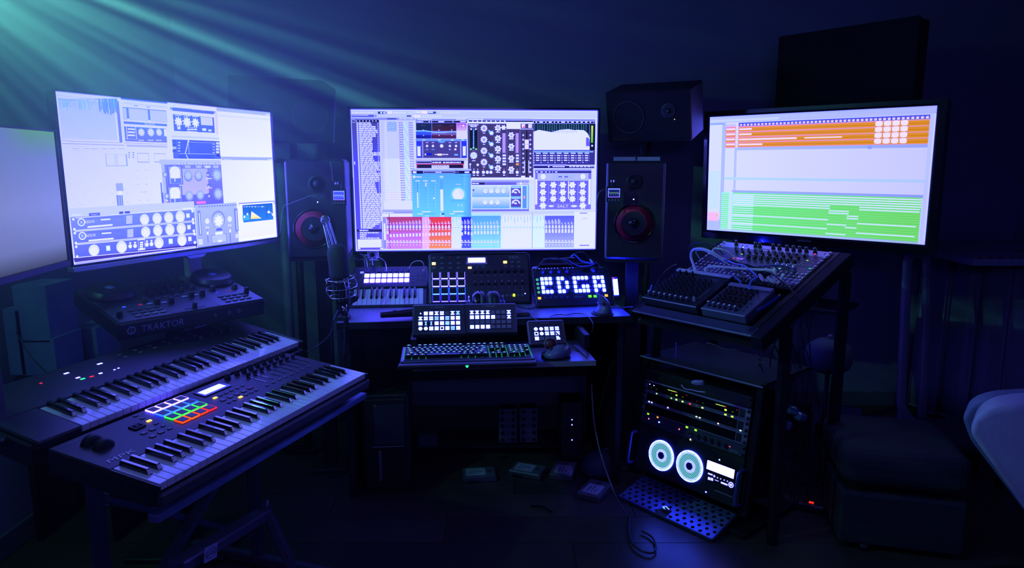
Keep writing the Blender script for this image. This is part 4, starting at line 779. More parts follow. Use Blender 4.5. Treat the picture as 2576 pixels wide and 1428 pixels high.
for i in range(3):
    for k_, yy in enumerate((.180, .160)):
        if i == 0 and k_ == 0: P('lit_button', box(.0155, .0105, .003, EM('button_yellow', (255, 235, 110), 3.0), .001), mp, (.320, yy, 0))
        else: P('button', br, mp, (.322 + i*.028, yy, 0))
for i in range(8):
    x_ = .188 + i*.0287
    P('rotary_knob', knobm(.0072, .016, BLK2), mp, (x_, .140, 0)); P('button', box(.011, .0045, .0015, BTN), mp, (x_, .122, 0)); P('fader_slot', box(.0022, .052, .0006, GLOSS), mp, (x_, .074, .0002)); P('fader_cap', box(.013, .008, .012, BLK2, .001, .85), mp, (x_, .085, .0005)); P('scale_mark', box(.017, .0007, .0004, INK), mp, (x_, .0555, .0002))
for i in range(13):
    x_ = .188 + i*.0168
    if abs(i - 9.5) < .6 and i == 10: P('lit_button', box(.0095, .0115, .003, EM('button_lime', (190, 255, 40), 2.6), .001), mp, (.351, .033, 0))
    elif i != 10: P('button', box(.009, .010, .0015, BTN), mp, (x_ - (.004 if i > 9 else 0), .033, 0))
lamp(mp, 1321, 738, WHL, .004, .004, 0, 2.5)
# ---------------- grid sequencer ----------------
fi = thing('grid_sequencer', 'tilted black sequencer with four rows of blue-white lit grid buttons', 'controller', (.1242, 2.8369, .8197), 9.82, 54.16)
fi.scale = (1.032,)*3; fi.location = EYE + (Vector(fi.location) - EYE) * 1.032
P('case', box(.335, .185, .026, BLK, .006), fi, (.139, .036, -.0275)); P('face_plate', box(.325, .175, .0015, M('face_plate', (.03, .03, .05), .35)), fi, (.139, .036, -.0018)); P('rear_leg', box(.26, .012, .175, BLK2), fi, (.139, .09, -.178), (rad(-20), 0, 0)); P('front_rest', box(.28, .010, .012, BLK2), fi, (.139, -.045, -.034), (rad(-54), 0, 0))
grid = ['1110110011110111', '1110101010000101', '1000101010110111', '1110110011110101']
gw = box(.0142, .0162, .0045, EM('grid_lit', (130, 165, 255), 4.6), .0016, .94); gd = box(.0138, .0158, .004, M('grid_dark', (.05, .05, .20), .4), .0016, .94); gi = ringm(.007, .009, .0007, .0003, M('grid_mark', (.15, .15, .5), .5))
for r_, s in enumerate(grid):
    for k_, ch in enumerate(s):
        x_ = .0085 + k_*.01745; y_ = .0725 - r_*.0200
        p = P('grid_button', gw if ch == '1' else gd, fi, (x_, y_, -.0005))
        if ch == '0': P('button_mark', gi, p, (0, 0, .0041))
for r_ in range(4): P('track_button', lathe(((.0052, 0), (.0052, .001), (.0032, .001), (.0032, 0)), EM('ring_green', (80, 235, 160), 1.5), 16), fi, (-.012, .070 - r_*.0195, .0))
for a, cl in (((1357, 750), (255, 190, 60)), ((1484, 745), (100, 255, 60)), ((1497, 745), (80, 240, 70)), ((1525, 743), (255, 175, 80))): q = pin(fi, *a); P('lit_button', box(.014, .011, .002, EM('fb_%d_%d' % cl[1:], cl, 1.5), .001), fi, (q[0], q[1], 0))
for i in range(5): q = pin(fi, 1371 + i*14, 749 - i*.6); P('button', box(.013, .010, .0015, M('button_navy', (.08, .08, .25), .5)), fi, (q[0], q[1], 0))
word('AKAI', fi, *pin(fi, 1455, 746)[:2], .0085, INK, width=.036); word('FIRE', fi, .27, .118, .006, INK, width=.022)
for i in range(4): P('rotary_knob', knobm(.006, .015, M('knob_blue', (.06, .06, .35), .4)), fi, (.015 + i*.035, .104, 0))
P('rotary_knob', knobm(.009, .014, MATS['knob_blue']), fi, (.236, .108, 0)); P('small_display', box(.03, .018, .001, GLOSS), fi, (.205, .108, 0)); [P('button', box(.012, .004, .0015, MATS['button_navy']), fi, (.262 + i*.02, .103, 0)) for i in range(2)]; [P('button', box(.012, .004, .0015, MATS['button_navy']), fi, (.147, .094 + i*.013, 0)) for i in range(2)]
for i in range(13):
    if i != 8: q = pin(fi, 1349 + i*7.65, 673.5 - i*.25, .001); P('indicator_light', box(.0045, .0022, .001, EM('blue_dot', (110, 130, 255), 1.3)), fi, (q[0], q[1] - .004, 0))
# two glowing bars at the sequencer's side
gb = thing('light_bar', 'pair of short glowing white-blue tubes upright at the end of the grid sequencer', 'lamp', at(1552, 741, Y=2.93), 9, 68)
P('base', box(.03, .018, .014, BLK), gb, (-.002, -.016, -.007)); P('back_plate', box(.024, .088, .006, BLK), gb, (-.002, .036, -.008))
for x_ in (-.0075, .0035): P('glow_tube', tubem([(x_, 0, 0), (x_, .034, 0), (x_, .068, 0)], .0046, EM('tube_blue', (60, 90, 255), 45.0), 10, 3), gb)
P('red_tip', box(.006, .004, .006, EM('tip_red', (255, 60, 120), 1.5)), gb, (-.009, .074, -.003))
# ---------------- macro key decks ----------------
def iconm(kind, s, m):
    k = ('ic', kind, round(s, 4), m.name)
    if k in CACHE: return CACHE[k]
    h = s / 2; R = []
    if kind == 'f': R = [(-h, -h, h, h)]
    elif kind == 'h': R = [(-h, h*.5, h, h), (-h*.5, -h*.4, h*.5, h*.5), (-h, -h, h, -h*.4)]
    elif kind == 'l': R = [(-h, h*.45, h, h), (-h, -h*.15, h, h*.3), (-h, -h, h, -h*.35)]
    elif kind == 'd': R = [(-h*.25, -h*.4, h*.4, h*.2), (-h*.1, h*.2, h*.1, h*.6)]
    elif kind == 'n': R = [(-h*.55, -h, h*.55, -h*.6), (-h*.3, -h*.6, h*.3, h*.6), (-h*.55, h*.6, h*.55, h)]
    vs = []; fs = []
    for a, b, c_, d in R: i = len(vs); vs += [(a, b, 0), (c_, b, 0), (c_, d, 0), (a, d, 0)]; fs.append((i, i+1, i+2, i+3))
    if kind == 'c': vs = [(h*cos(2*pi*i/16), h*sin(2*pi*i/16), 0) for i in range(16)]; fs = [tuple(range(16))]
    if kind == 's': return ringm(s, s, s*.22, .0003, m)
    CACHE[k] = mesh('icon', vs, fs, m); return CACHE[k]
KW = EM('key_white', (190, 215, 255), 2.0); KC = EM('key_cyan', (150, 215, 245), 1.2); KD = M('key_dark', (.13, .13, .16), .3); KB = M('key_black', (.012, .012, .014), .25)
def deck(label, pos, yaw, pitch, W, H, rows, off=(0, 0), top=.028, grp=None):
    r = thing('macro_key_deck', label, 'controller', pos, yaw, pitch)
    nr = len(rows); nc = len(rows[0]); dx = W / nc; dy = H / nr; s = dx * .80
    P('case', box(W + .040, H + top + .020, .022, BLK, .006), r, (W/2, H/2 + (top - .020)/2 + .002, -.0225)); P('kickstand', box(W*.8, .006, H*.98, BLK2), r, (W/2, H*.72, -.020 - H*.98), (rad(-12), 0, 0)); P('foot', box(W*.9, .008, .010, BLK2), r, (W/2, -.008, -.028), (rad(-50), 0, 0))
    for j, row in enumerate(rows):
        for i, ch in enumerate(row):
            k = P('deck_key', box(s*1.06, s*1.0, .003, KD if ch == '.' else KB, .0015), r, ((i + .5)*dx, H - (j + .5)*dy, 0))
            if ch != '.': P('key_picture', iconm(ch.lower(), s*.92, KC if ch.isupper() else KW), k, (0, 0, .0032))
    word('STREAM DECK', r, W/2, H + .016, .0052 * (W/.17)**.5, INK, .0, width=W*.25); P('maker_badge', lathe(((.0035, 0), (.0035, .0004), (.0026, .0004), (.0026, 0)), INK, 12), r, (W*.33, H + .016, .0))
    return r
deck('macro key deck with thirty-two lit keys, straight in front of the drum pads', (-.3457, 2.4850, .7483), 5.3, 54.2, .1581, .0807, ['dffhl.hH', 'hllLfLff', 'fNNffFff', 'ccffsfLf'], off=(0, 0))
deck('macro key deck with a whole row of dark keys, in front of the headphones', (-.1576, 2.5104, .7493), 4.08, 55.6, .1581, .0772, ['hhhh...h', 'fffff..h', '........', 'ffff....'])
deck('small macro key deck of fifteen keys behind the mouse', (.0810, 2.4338, .7247), 8.1, 49.8, .0977, .0571, ['cclll', 'sclll', 'f...l'])
# ---------------- typing keyboard ----------------
kb = thing('computer_keyboard', 'full-size black keyboard with green backlight on the pull-out shelf', 'keyboard', (-.3694, 2.2306, .7202), 5.75, 3)
P('case', box(.452, .160, .020, M('keyboard_plate', (.10, .11, .22), .35, .3), .003), kb, (.2235, .080, -.0325)); P('palm_rest', box(.462, .030, .016, BLK, .004), kb, (.2225, -.012, -.034)); UG = EM('green_underglow', (30, 190, 90), .9)
P('key_field', box(.428, .148, .0015, BLK2), kb, (.2235, .080, -.0125))
GL_ = EM('legend_green', (150, 255, 190), 1.6); TXT = {}
u = .0190; rows = [(.125+.0105, [(0, 1), (2, 1), (3, 1), (4, 1), (5, 1), (6.5, 1), (7.5, 1), (8.5, 1), (9.5, 1), (11, 1), (12, 1), (13, 1), (14, 1), (15.25, 1), (16.25, 1), (17.25, 1)]),
 (.108, [(i, 1) for i in range(13)] + [(13, 2), (15.25, 1), (16.25, 1), (17.25, 1), (18.5, 1), (19.5, 1), (20.5, 1), (21.5, 1)]),
 (.089, [(0, 1.5)] + [(1.5 + i, 1) for i in range(12)] + [(13.5, 1.5), (15.25, 1), (16.25, 1), (17.25, 1), (18.5, 1), (19.5, 1), (20.5, 1), (21.5, 1)]),
 (.070, [(0, 1.75)] + [(1.75 + i, 1) for i in range(11)] + [(12.75, 2.25), (18.5, 1), (19.5, 1), (20.5, 1)]),
 (.051, [(0, 2.25)] + [(2.25 + i, 1) for i in range(10)] + [(12.25, 2.75), (16.25, 1), (18.5, 1), (19.5, 1), (20.5, 1), (21.5, 1)]),
 (.032, [(0, 1.25), (1.25, 1.25), (2.5, 1.25), (3.75, 6.25), (10, 1.25), (11.25, 1.25), (12.5, 1.25), (13.75, 1.25), (15.25, 1), (16.25, 1), (17.25, 1), (18.5, 2), (20.5, 1)])]
x0 = .0115; KCAP = M('keycap_black', (.016, .016, .018), .4); KBLU = M('keycap_sheen', (.10, .10, .35), .2)
for j, (y_, ks) in enumerate(rows):
    for i, (a, w_) in enumerate(ks):
        k = P('keycap', box(round(w_*u - .0022, 4), .0158, .0085, KCAP, .0012, .86 if w_ < 3 else .97), kb, (x0 + (a + w_/2)*u, y_ + .004, -.0095)); big = w_ > 1.4
        P('key_legend', box(.0075 if big else (.0052 if j else .0075), .0026, .0004, GL_), k, (0, .0022, .0084))
for x_ in (15.12, 18.37, 22.6, -.12): P('underglow', box(.0014, .122, .002, UG), kb, (x0 + x_*u, .078, -.0112))
for i in range(6): P('underglow', box(.0012, .016, .003, UG), kb, (x0 + (1.25, 2.5, 3.75, 10, 11.25, 12.5)[i]*u, .022, -.0115))
for i in range(3): P('underglow', box(.0012, .085, .0024, UG), kb, (x0 + (19.5, 20.5, 21.5)[i]*u, .060, -.0112))
for i in range(2): P('underglow', box(.0012, .05, .0024, UG), kb, (x0 + (16.25, 17.25)[i]*u, .036, -.0112)); P('underglow', box(.0012, .02, .0024, UG), kb, (x0 + (16.25, 17.25)[i]*u, .099, -.0112))
pts = [(-.006, .001), (-.002, .0045), (0, .001), (.002, .0045), (.006, .001), (.0015, -.005), (-.0015, -.005)]
P('maker_emblem', mesh('emblem', [(x_, 0, z_) for x_, z_ in pts], [(0, 6, 2, 1), (2, 6, 5), (2, 5, 4, 3)], EM('emblem_green', (60, 255, 160), 1.5)), kb, (.219, -.0275, -.026))
# ---------------- studio speakers ----------------
def speaker(label, pos, yaw, right):
    r = thing('studio_speaker', label, 'speaker', pos, yaw, 90); W, H, D = .242, .41, .27
    P('cabinet', box(W, H, D, BLK2, .012), r, (W/2, H/2, -D)); P('front_baffle', box(W - .012, H - .012, .008, BLK, .004), r, (W/2, H/2, -.002))
    for x_ in (.006, W - .006): P('edge_strip', box(.010, H - .02, .004, M('strip_satin', (.16, .16, .20), .35, .3), .002), r, (x_, H/2, -.003), (0, rad(35 if x_ > .1 else -35), 0))
    q = pin(r, *((1595, 562) if right else (790, 575)), .006); R_ = .084
    P('woofer_surround', lathe(((R_, 0), (R_, .004), (R_*.95, .008), (R_*.90, .004), (R_*.87, .002)), GLOSS, 40, ring=True), r, (q[0], q[1], .006))
    P('woofer_cone', lathe(((R_*.88, .003), (R_*.60, -.004), (R_*.34, -.010)), RED, 40, ring=True), r, (q[0], q[1], .010), label='dark red cone'); P('dust_cap', lathe(((R_*.36, -.008), (R_*.30, .004), (R_*.16, .012), (.0001, .015)), GLOSS, 28), r, (q[0], q[1], .0))
    q = pin(r, *((1596, 456) if right else (796, 462)), .006)
    P('tweeter', lathe(((.034, 0), (.034, .003), (.022, -.002), (.015, -.003), (.013, .002), (.006, .006), (.0001, .007)), BLK, 28), r, (q[0], q[1], .006))
    word('AKAI', r, *pin(r, *((1594, 486) if right else (799, 494)), .006)[:2], .0125, M('ink_dim', (.13, .13, .16), .5), .0064, width=.053)
    P('logo_line', box(.053, .001, .0004, MATS['ink_dim']), r, (*pin(r, *((1594, 492) if right else (799, 501)), .006)[:2], .0064))
    lamp(r, *((1594, 501) if right else (799, 508)), WHL, .0045, .0045, .006, 2.0); return r
spR = speaker('big studio speaker with two pale paper pads lying on top, red cone', (.391, 2.923, .957), -9, True)
spL = speaker('big studio speaker with red cone behind the microphone arm', (-.929, 2.873, .964), 9, False)
def sstand(lab, sp_, W=.24):
    m = mw(sp_); c_ = m @ Vector((.121, 0, -.135)); s = thing('speaker_stand', lab, 'stand', (c_.x, c_.y, 0), math.degrees(sp_.rotation_euler.z))
    P('top_plate', box(W, .24, .012, BLK), s, (0, 0, c_.z - .0125)); P('pole', box(.06, .05, c_.z - .03, BLK, .004), s, (0, .0, .018)); P('base_plate', box(.15, .24, .018, BLK, .003), s, (0, 0, 0))
sstand('black stand under the speaker topped with paper pads', spR); sstand('black stand under the speaker behind the microphone arm', spL)
for lab, a, b, y_, rz in (('pale paper pad on the speaker, the one nearer the widest screen', 1544, 1603, 2.93, -9), ('pale paper pad on the speaker, the one nearer the console', 1602, 1664, 2.92, -9)):
    q0 = at(a, 396, Y=y_ + .06); q1 = at(b, 396, Y=y_ + .03); t_ = thing('paper_pad', lab, 'notepad', ((q0.x + q1.x)/2, y_ + .07, spR.location.z + .4085), rz, 0, 'paper pads on the speaker')
    for k_ in range(4): P('sheet', box(q1.x - q0.x - .002*k_, .13, .0035, M('pad_paper', (.62, .62, .78), .7), .001), t_, (.0015*(k_ % 2), 0, k_*.0042))
    P('cover', box(q1.x - q0.x, .128, .0012, GREY), t_, (0, 0, .0170))
# palm-sized oscilloscopes clipped to the speakers
def scope(lab, a, b, Y, wave):
    q = at(*a, Y=Y); q2 = at(*b, Y=Y); W = q2.x - q.x; H = q.z - q2.z
    r = thing('pocket_scope', lab, 'meter', (q.x, Y, q2.z), 0, 90)
    P('case', box(W + .014, H + .030, .010, BLK, .002), r, (W/2, H/2 - .006, -.0105)); P('hanger', box(.016, .02, .004, BLK), r, (W/2, H + .016, -.010))
    c_ = Canvas(r, W, H); c_.uvrect((0, 0), (W, H), (150, 170, 240)); c_.uvrect((W*.04, H*.06), (W*.96, H*.90), (50, 70, 200) if wave else (20, 30, 100)); s_ = LC((170, 190, 250)) if wave else LC((110, 150, 110))
    if wave:
        for i in range(9): c_.uvrect((W*(.08+.1*i), H*.08), (W*(.09+.1*i), H*.88), (110, 130, 235))
        for i in range(5): c_.uvrect((W*.05, H*(.14+.16*i)), (W*.95, H*(.155+.16*i)), (110, 130, 235))
    for i in range(22):
        x_ = W*(.05 + .041*i); h_ = H*(.48 + .14*sin(i*1.9)*cos(i*.7)); c_.poly([(x_, h_ - H*.05), (x_ + W*.045, h_ - H*.03), (x_ + W*.045, h_ + H*.05), (x_, h_ + H*.04)], None, [s_]*4)
    c_.uvrect((0, 0), (W, H*.05), (190, 110, 230)); c_.build(r, strength=1.1)
    for i in range(4): P('button', cyl(.0035, .002, M('chrome_button', (.35, .35, .42), .3, .5), 10), r, (W*(.1 + .27*i), -.011, .0))
    P('probe_clip', box(.004, .010, .004, CHRM, .001), r, (W*.25, H + .030, .0)); P('probe_clip', box(.004, .010, .004, CHRM, .001), r, (W*.45, H + .030, .0)); return r
scope('pocket oscilloscope with a bright blue grid, hung on the speaker behind the microphone arm', (838, 480), (867, 503), 2.79, True)
scope('pocket oscilloscope with a thin green trace, hung on the speaker topped with paper pads', (1530, 474), (1559, 496), 2.845, False)
def cable(lab, pts, r_, m, nm='cable', cat='cable', grp=None, n=8): return T(nm, tubem(pts, r_, m, n), lab, cat, group=grp)
cable('thin lead drooping from the top of the speaker behind the microphone arm to its oscilloscope', [at(830, 405, Y=2.80), at(833, 420, Y=2.785), at(836, 440, Y=2.78), at(837, 455, Y=2.78)], .0012, CBG)
cable('thin lead curving from the same speaker toward the teal screen', [at(815, 488, Y=2.80), at(790, 490, Y=2.77), at(760, 500, Y=2.77), at(730, 512, Y=2.78), at(712, 525, Y=2.80), at(704, 600, Y=2.9)], .0012, CBG)
cable('thin lead looping out of the speaker side beside the widest screen', [at(1530, 478, Y=2.83), at(1518, 477, Y=2.82), at(1507, 485, Y=2.82), at(1502, 505, Y=2.82), at(1502, 530, Y=2.84)], .0014, CBG)
# upper speakers lying on their sides
def topspk(lab, pos, yaw, mirror):
    r = thing('shelf_speaker', lab, 'speaker', pos, yaw, 105); W, H, D = .40, .235, .22
    P('cabinet', box(W, H, D, BLK2, .006), r, (W/2, H/2, -D)); P('grille', box(W - .012, H - .012, .006, M('grille_cloth', (.012, .012, .016), .9, bump=.4, scale=300), .003), r, (W/2, H/2, 0))
    x1, x2 = (.11, .30) if not mirror else (.29, .10)
    P('woofer_ring', lathe(((.078, 0), (.076, .004), (.070, .003), (.068, 0)), BLK, 32, ring=True), r, (x1, H/2, .006)); P('tweeter_ring', lathe(((.036, 0), (.034, .003), (.026, .001)), BLK, 24), r, (x2, H*.6, .006)); P('tweeter_dome', lathe(((.013, 0), (.009, .006), (.0001, .008)), GLOSS, 16), r, (x2, H*.6, .006))
    P('mount_plate', box(W*.7, .10, .012, BLK), r, (W/2, .0, -.17), (rad(90), 0, 0)); c_ = mw(r) @ Vector((W/2, -.01, -.12))
    return r, c_
r_, c1 = topspk('box speaker on its side above the speaker with paper pads', (.4641, 3.4094, 1.4569), -28.5, False); lamp(r_, 1697, 300, (230, 210, 160), .004, .004, .007, 1.2)
r_, c2 = topspk('box speaker on its side behind the teal beams', (-1.1223, 2.9019, 1.4407), 29.8, True)
for c_, lab in ((c1, 'slim pole behind the widest screen holding the side-lying speaker above the paper pads'), (c2, 'slim pole holding the side-lying speaker behind the teal beams')):
    s = thing('speaker_pole', lab, 'stand', (c_.x, c_.y + .16, 0)); P('pole', cyl(.018, c_.z - .01, BLK, 14), s); P('base_plate', cyl(.14, .015, BLK, 24), s); P('top_bracket', box(.10, .20, .012, BLK), s, (0, -.08, c_.z - .016))
cable('lead hanging under the side-lying speaker above the paper pads', [at(1612, 362, Y=3.35), at(1611, 375, Y=3.33), at(1614, 388, Y=3.33)], .0016, CBL)
# light pipe seen between the teal screen and the speaker
lp_ = thing('stand_pole', 'pale round pole standing between the teal screen and the speaker', 'pole', at(714, 560, Y=3.3)); lp_.location.z = 0
P('tube', cyl(.022, 1.36, M('pole_paint', (.25, .25, .38), .5), 16), lp_); P('end_cap', lathe(((.023, 0), (.023, .012), (.016, .02), (.0001, .021)), BLK, 16), lp_, (0, 0, 1.36)); P('base', cyl(.12, .02, BLK, 24), lp_)
# ---------------- wall panels ----------------
wp = thing('acoustic_panel', 'large black sound panel on the wall, upper corner above the orange and green screen', 'panel', (1.28, 3.49, 1.607), -50.95, 90)
P('cloth_face', box(.63, .37, .012, M('panel_cloth', (.006, .006, .008), .95, bump=.4, scale=250), .003), wp, (.315, .165, -.012)); P('back_box', box(.62, .36, .10, BLK2, .003), wp, (.315, .165, -.113)); P('wall_bracket', box(.05, .05, .38, BLK2), wp, (.20, .16, -.49))
# ---------------- microphones ----------------
ba = thing('boom_arm', 'sprung metal boom arm rising behind the round-topped microphone', 'stand')
base = at(862, 792, Y=2.66); base.z = .7505; top = at(818, 556, Y=2.78); mid = at(862, 766, Y=2.68); knob_ = at(880, 735, Y=2.58)
P('desk_clamp', box(.045, .05, .05, BLK2, .004), ba, base + Vector((0, .02, -.032))); P('clamp_screw', cyl(.007, .07, CHRM, 10), ba, base + Vector((0, .0, -.075))); P('swivel_post', cyl(.010, .06, BLK, 12), ba, base + Vector((0, .02, .015)))
hub = base + Vector((0, .02, .07)); P('elbow_hub', lathe(((.016, -.012), (.018, -.008), (.018, .008), (.016, .012)), BLK, 16), ba, hub, (rad(90), 0, 0))
SS = M('satin_steel', (.38, .38, .48), .25, .7)
for dx in (-.007, .010): bar3('arm_tube', hub + Vector((dx, -.01, 0)), top + Vector((dx, 0, -.01)), .007, .007, SS, ba)
def spring(a, b, R_, n_, m, par, nm='spring'):
    a = Vector(a); b = Vector(b); v = b - a; z_ = v.normalized(); x_ = z_.orthogonal().normalized(); y_ = z_.cross(x_)
    P(nm, tubem([a + v*(i/(n_*8)) + x_*R_*cos(i*pi/4) + y_*R_*sin(i*pi/4) for i in range(n_*8+1)], .0009, m, 5, 0), par)
spring(hub + (top-hub)*.62, hub + (top-hub)*.95, .005, 16, CHRM, ba); P('elbow_hub', lathe(((.013, -.010), (.016, -.006), (.016, .006), (.013, .010)), SS, 18), ba, top, (rad(90), 0, rad(10)))
P('elbow_ring', lathe(((.017, 0), (.019, .003), (.017, .006), (.014, .003), (.017, 0)), CHRM, 20), ba, top + Vector((0, .003, .004)), (rad(90), 0, 0)); mh = at(868, 722, Y=2.52)
for dx in (-.006, .008): bar3('arm_tube', top + Vector((dx + .01, -.005, -.004)), mh + Vector((dx, .03, .0)), .006, .006, SS, ba)
P('tilt_joint', lathe(((.011, -.012), (.013, -.008), (.013, .008), (.011, .012)), BLK, 16), ba, mh + Vector((0, .02, 0)), (0, rad(90), 0)); P('wing_knob', box(.035, .006, .022, BLK2, .002), ba, knob_ + Vector((.02, -.02, -.035)), (0, rad(-30), 0))
mic = thing('condenser_microphone', 'studio microphone in black foam windscreen held in a wire shock mount', 'microphone', at(861, 735, Y=2.50), 0, 0); mic.rotation_euler = (rad(4), rad(-4), 0)
Rm = .036; P('foam_windscreen', lathe(((.030, .055), (Rm*.98, .062), (Rm, .075), (Rm, .13), (Rm*.97, .150), (Rm*.84, .166), (Rm*.55, .177), (.0001, .181)), M('grey_foam', (.045, .045, .055), .95, bump=.8, scale=260), 30), mic)
P('body', lathe(((.006, -.045), (.022, -.042), (.026, -.03), (.026, .05), (.024, .056)), GLOSS, 24), mic); P('body_ring', lathe(((.0268, .040), (.0275, .043), (.0268, .046)), CHRM, 24), mic)
for z_, R_ in ((.052, .048), (.020, .055)): P('shock_ring', tubem([(R_*cos(a*pi/12), R_*sin(a*pi/12), z_) for a in range(25)], .0017, CHRM, 6, 0), mic)
P('shock_ring', tubem([(.047*cos(a*pi/12), .047*sin(a*pi/12), -.012) for a in range(25)], .0017, CHRM, 6, 0), mic)
for i in range(8):
    a = i*pi/4; P('elastic_cord', tubem([(.05*cos(a), .05*sin(a), .052), (.029*cos(a+.35), .029*sin(a+.35), .034), (.055*cos(a+.7), .055*sin(a+.7), .020)], .0011, CBL, 5, 3), mic)
for i in range(4):
    a = i*pi/2 + .5; P('ring_strut', tubem([(.048*cos(a), .048*sin(a), .052), (.058*cos(a), .058*sin(a), .02), (.047*cos(a), .047*sin(a), -.012)], .0016, CHRM, 6, 3), mic); P('cord_hook', box(.006, .004, .010, CHRM, .001), mic, (.052*cos(a), .052*sin(a), .050))
P('connector', cyl(.010, .045, CHRM, 14), mic, (0, 0, -.088)); P('plug', lathe(((.007, 0), (.009, .01), (.0095, .04), (.0095, .05)), BLK, 14), mic, (0, 0, -.138))
cable('microphone lead falling past the desk edge below the shock mount', [at(868, 745, Y=2.5), at(876, 765, Y=2.5), at(874, 785, Y=2.52), at(871, 805, Y=2.55), at(869, 812, Y=2.6), at(866, 900, Y=2.62)], .0042, M('lead_sheen', (.06, .06, .09), .25))
cable('lead hanging off the desk corner below the boom arm', [at(850, 780, Y=2.62), at(842, 800, Y=2.6), at(836, 812, Y=2.6), at(835, 850, Y=2.62), at(835, 905, Y=2.64)], .0035, CBB if False else M('lead_navy', (.03, .04, .16), .3))
cable('thin lead slung between the keyboards and the desk', [at(770, 885, Y=2.35), at(800, 868, Y=2.42), at(826, 845, Y=2.55), at(843, 812, Y=2.62)], .0018, CBL)
dm = thing('handheld_microphone', 'black handheld microphone lying on the desk across the small keyboard', 'microphone', at(960, 772, Y=2.60), 0, 0)
a_ = at(956, 776, Y=2.66); b_ = at(1040, 765, Y=2.70); a_.z = .772; b_.z = .775; dm.location = a_; v = (b_ - a_); dm.rotation_euler = v.to_track_quat('Z', 'Y').to_euler()
P('handle', lathe(((.0001, 0), (.0105, .001), (.012, .006), (.012, .02), (.0175, .125), (.018, .135)), BLK, 24), dm); P('head_ring', lathe(((.023, .135), (.027, .141), (.027, .150), (.024, .153)), BLK2, 24), dm); P('grille_ball', lathe(((.023, .152), (.0265, .165), (.0255, .180), (.018, .193), (.0001, .199)), M('wire_mesh', (.03, .03, .035), .5, .5, bump=.9, scale=400), 24), dm); P('switch', box(.006, .004, .014, GREY, .001), dm, (0, .014, .05))
P('connector_pin', box(.004, .004, .003, CHRM), dm, (0, 0, -.001))
# webcam under the screen
wc = thing('webcam', 'small pale webcam tucked under the screen corner, above the small keyboard', 'camera', at(938, 640, Y=3.08), 0, 90)
P('body', box(.052, .034, .02, M('webcam_shell', (.75, .72, .85), .35), .008, seg=3), wc, (0, 0, -.01)); P('lens', lathe(((.011, 0), (.011, .004), (.006, .003), (.0001, .003)), GLOSS, 18), wc, (0, -.001, .010)); P('shade', box(.036, .016, .006, GREY, .003), wc, (0, -.016, .006)); P('clip_stem', box(.012, .10, .010, BLK), wc, (0, -.06, -.012)); P('foot', box(.06, .03, .02, BLK), wc, (0, -.10, -.02))
for lab, pp in (('short wire sticking up behind the small keyboard, nearest the microphone', ((905, 638), (912, 641), (918, 648), (922, 654))), ('short wire arching under the webcam', ((917, 642), (925, 641), (931, 646), (936, 652))), ('wire arching from the webcam foot behind the small keyboard', ((930, 655), (938, 647), (950, 646), (962, 652), (970, 662))), ('wire arching at the corner of the small keyboard toward the drum pads', ((1028, 676), (1036, 662), (1048, 656), (1060, 657), (1066, 665))), ('twisted wire reaching from the shock mount toward the webcam', ((888, 647), (897, 652), (905, 653), (915, 652)))):
    cable(lab, [at(x_, y_, Y=3.05) for x_, y_ in pp] + [at(pp[-1][0] + 3, pp[-1][1] + 22, Y=3.1)], .0014, CBW if 'arch' in lab or 'stick' in lab else CBG)
T('white_stylus', box(.034, .003, .003, CBW, .001), 'tiny pale rod lying level behind the small keyboard', 'pen', at(943, 654, Y=3.04)); T('paper_tag', box(.011, .002, .012, M('tag_grey', (.22, .22, .32), .6)), 'small grey square tag standing behind the small keyboard', 'tag', at(957, 676, Y=3.03))
cable('thin lead looping from the speaker toward the lit pads of the small keyboard', [at(938, 659, Y=3.04), at(930, 664, Y=3.03), at(921, 677, Y=3.03), at(915, 690, Y=2.93), at(906, 706, Y=2.90)], .0010, CBG)
# audio interface behind the sequencer with its leads
ai = thing('audio_interface', 'grey box with rounded corners and leads on top, behind the grid sequencer', 'audio box', (.085, 3.05, .775), 4, 40)
P('shell', box(.245, .13, .05, M('grey_shell', (.22, .22, .34), .4, .3), .014, seg=3), ai, (.135, .10, -.03)); P('front_panel', box(.225, .055, .004, BLK, .001), ai, (.135, .055, .019)); P('base', box(.22, .12, .09, BLK2), ai, (.135, .06, -.12), (rad(-40), 0, 0))
for i in range(5): P('rotary_knob', knobm(.006, .012, MATS['knob_blue']), ai, (.05 + i*.036, .060, .023))
for x_, y_ in ((.035, .145), (.06, .130), (.075, .130), (.13, .140), (.145, .138)): P('rear_socket', box(.010, .006, .002, BLK2), ai, (x_, y_, .0205))
for lab, pp, r_, m_ in (('bright blue lead hooked over the grey box behind the grid sequencer', ((1436, 646), (1444, 640), (1452, 645), (1462, 655), (1478, 660), (1494, 661)), .0034, CBB),
    ('dark lead looping over the front of the grey box down to the desk', ((1343, 700), (1345, 685), (1358, 665), (1372, 653), (1392, 648), (1410, 652), (1440, 668)), .0022, CBL), ('lead running along the top of the grey box', ((1366, 652), (1380, 650), (1400, 651), (1430, 648), (1446, 648)), .0018, CBG),
    ('lead bunched past the end of the grey box', ((1440, 640), (1458, 634), (1472, 637), (1482, 648), (1500, 658), (1512, 672)), .0022, CBL), ('drooping navy lead between the grey box and the speaker', ((1412, 650), (1430, 655), (1455, 668), (1480, 668), (1498, 662)), .0020, M('lead_navy2', (.05, .06, .4), .3))):
    cable(lab, [at(x_, y_, Y=2.99) for x_, y_ in pp], r_, m_)
T('cable_tip', tubem([at(1484, 652, Y=2.98), at(1488, 656, Y=2.98), at(1491, 660, Y=2.98)], .0026, CBW), 'short white plug end by the blue lead', 'plug')
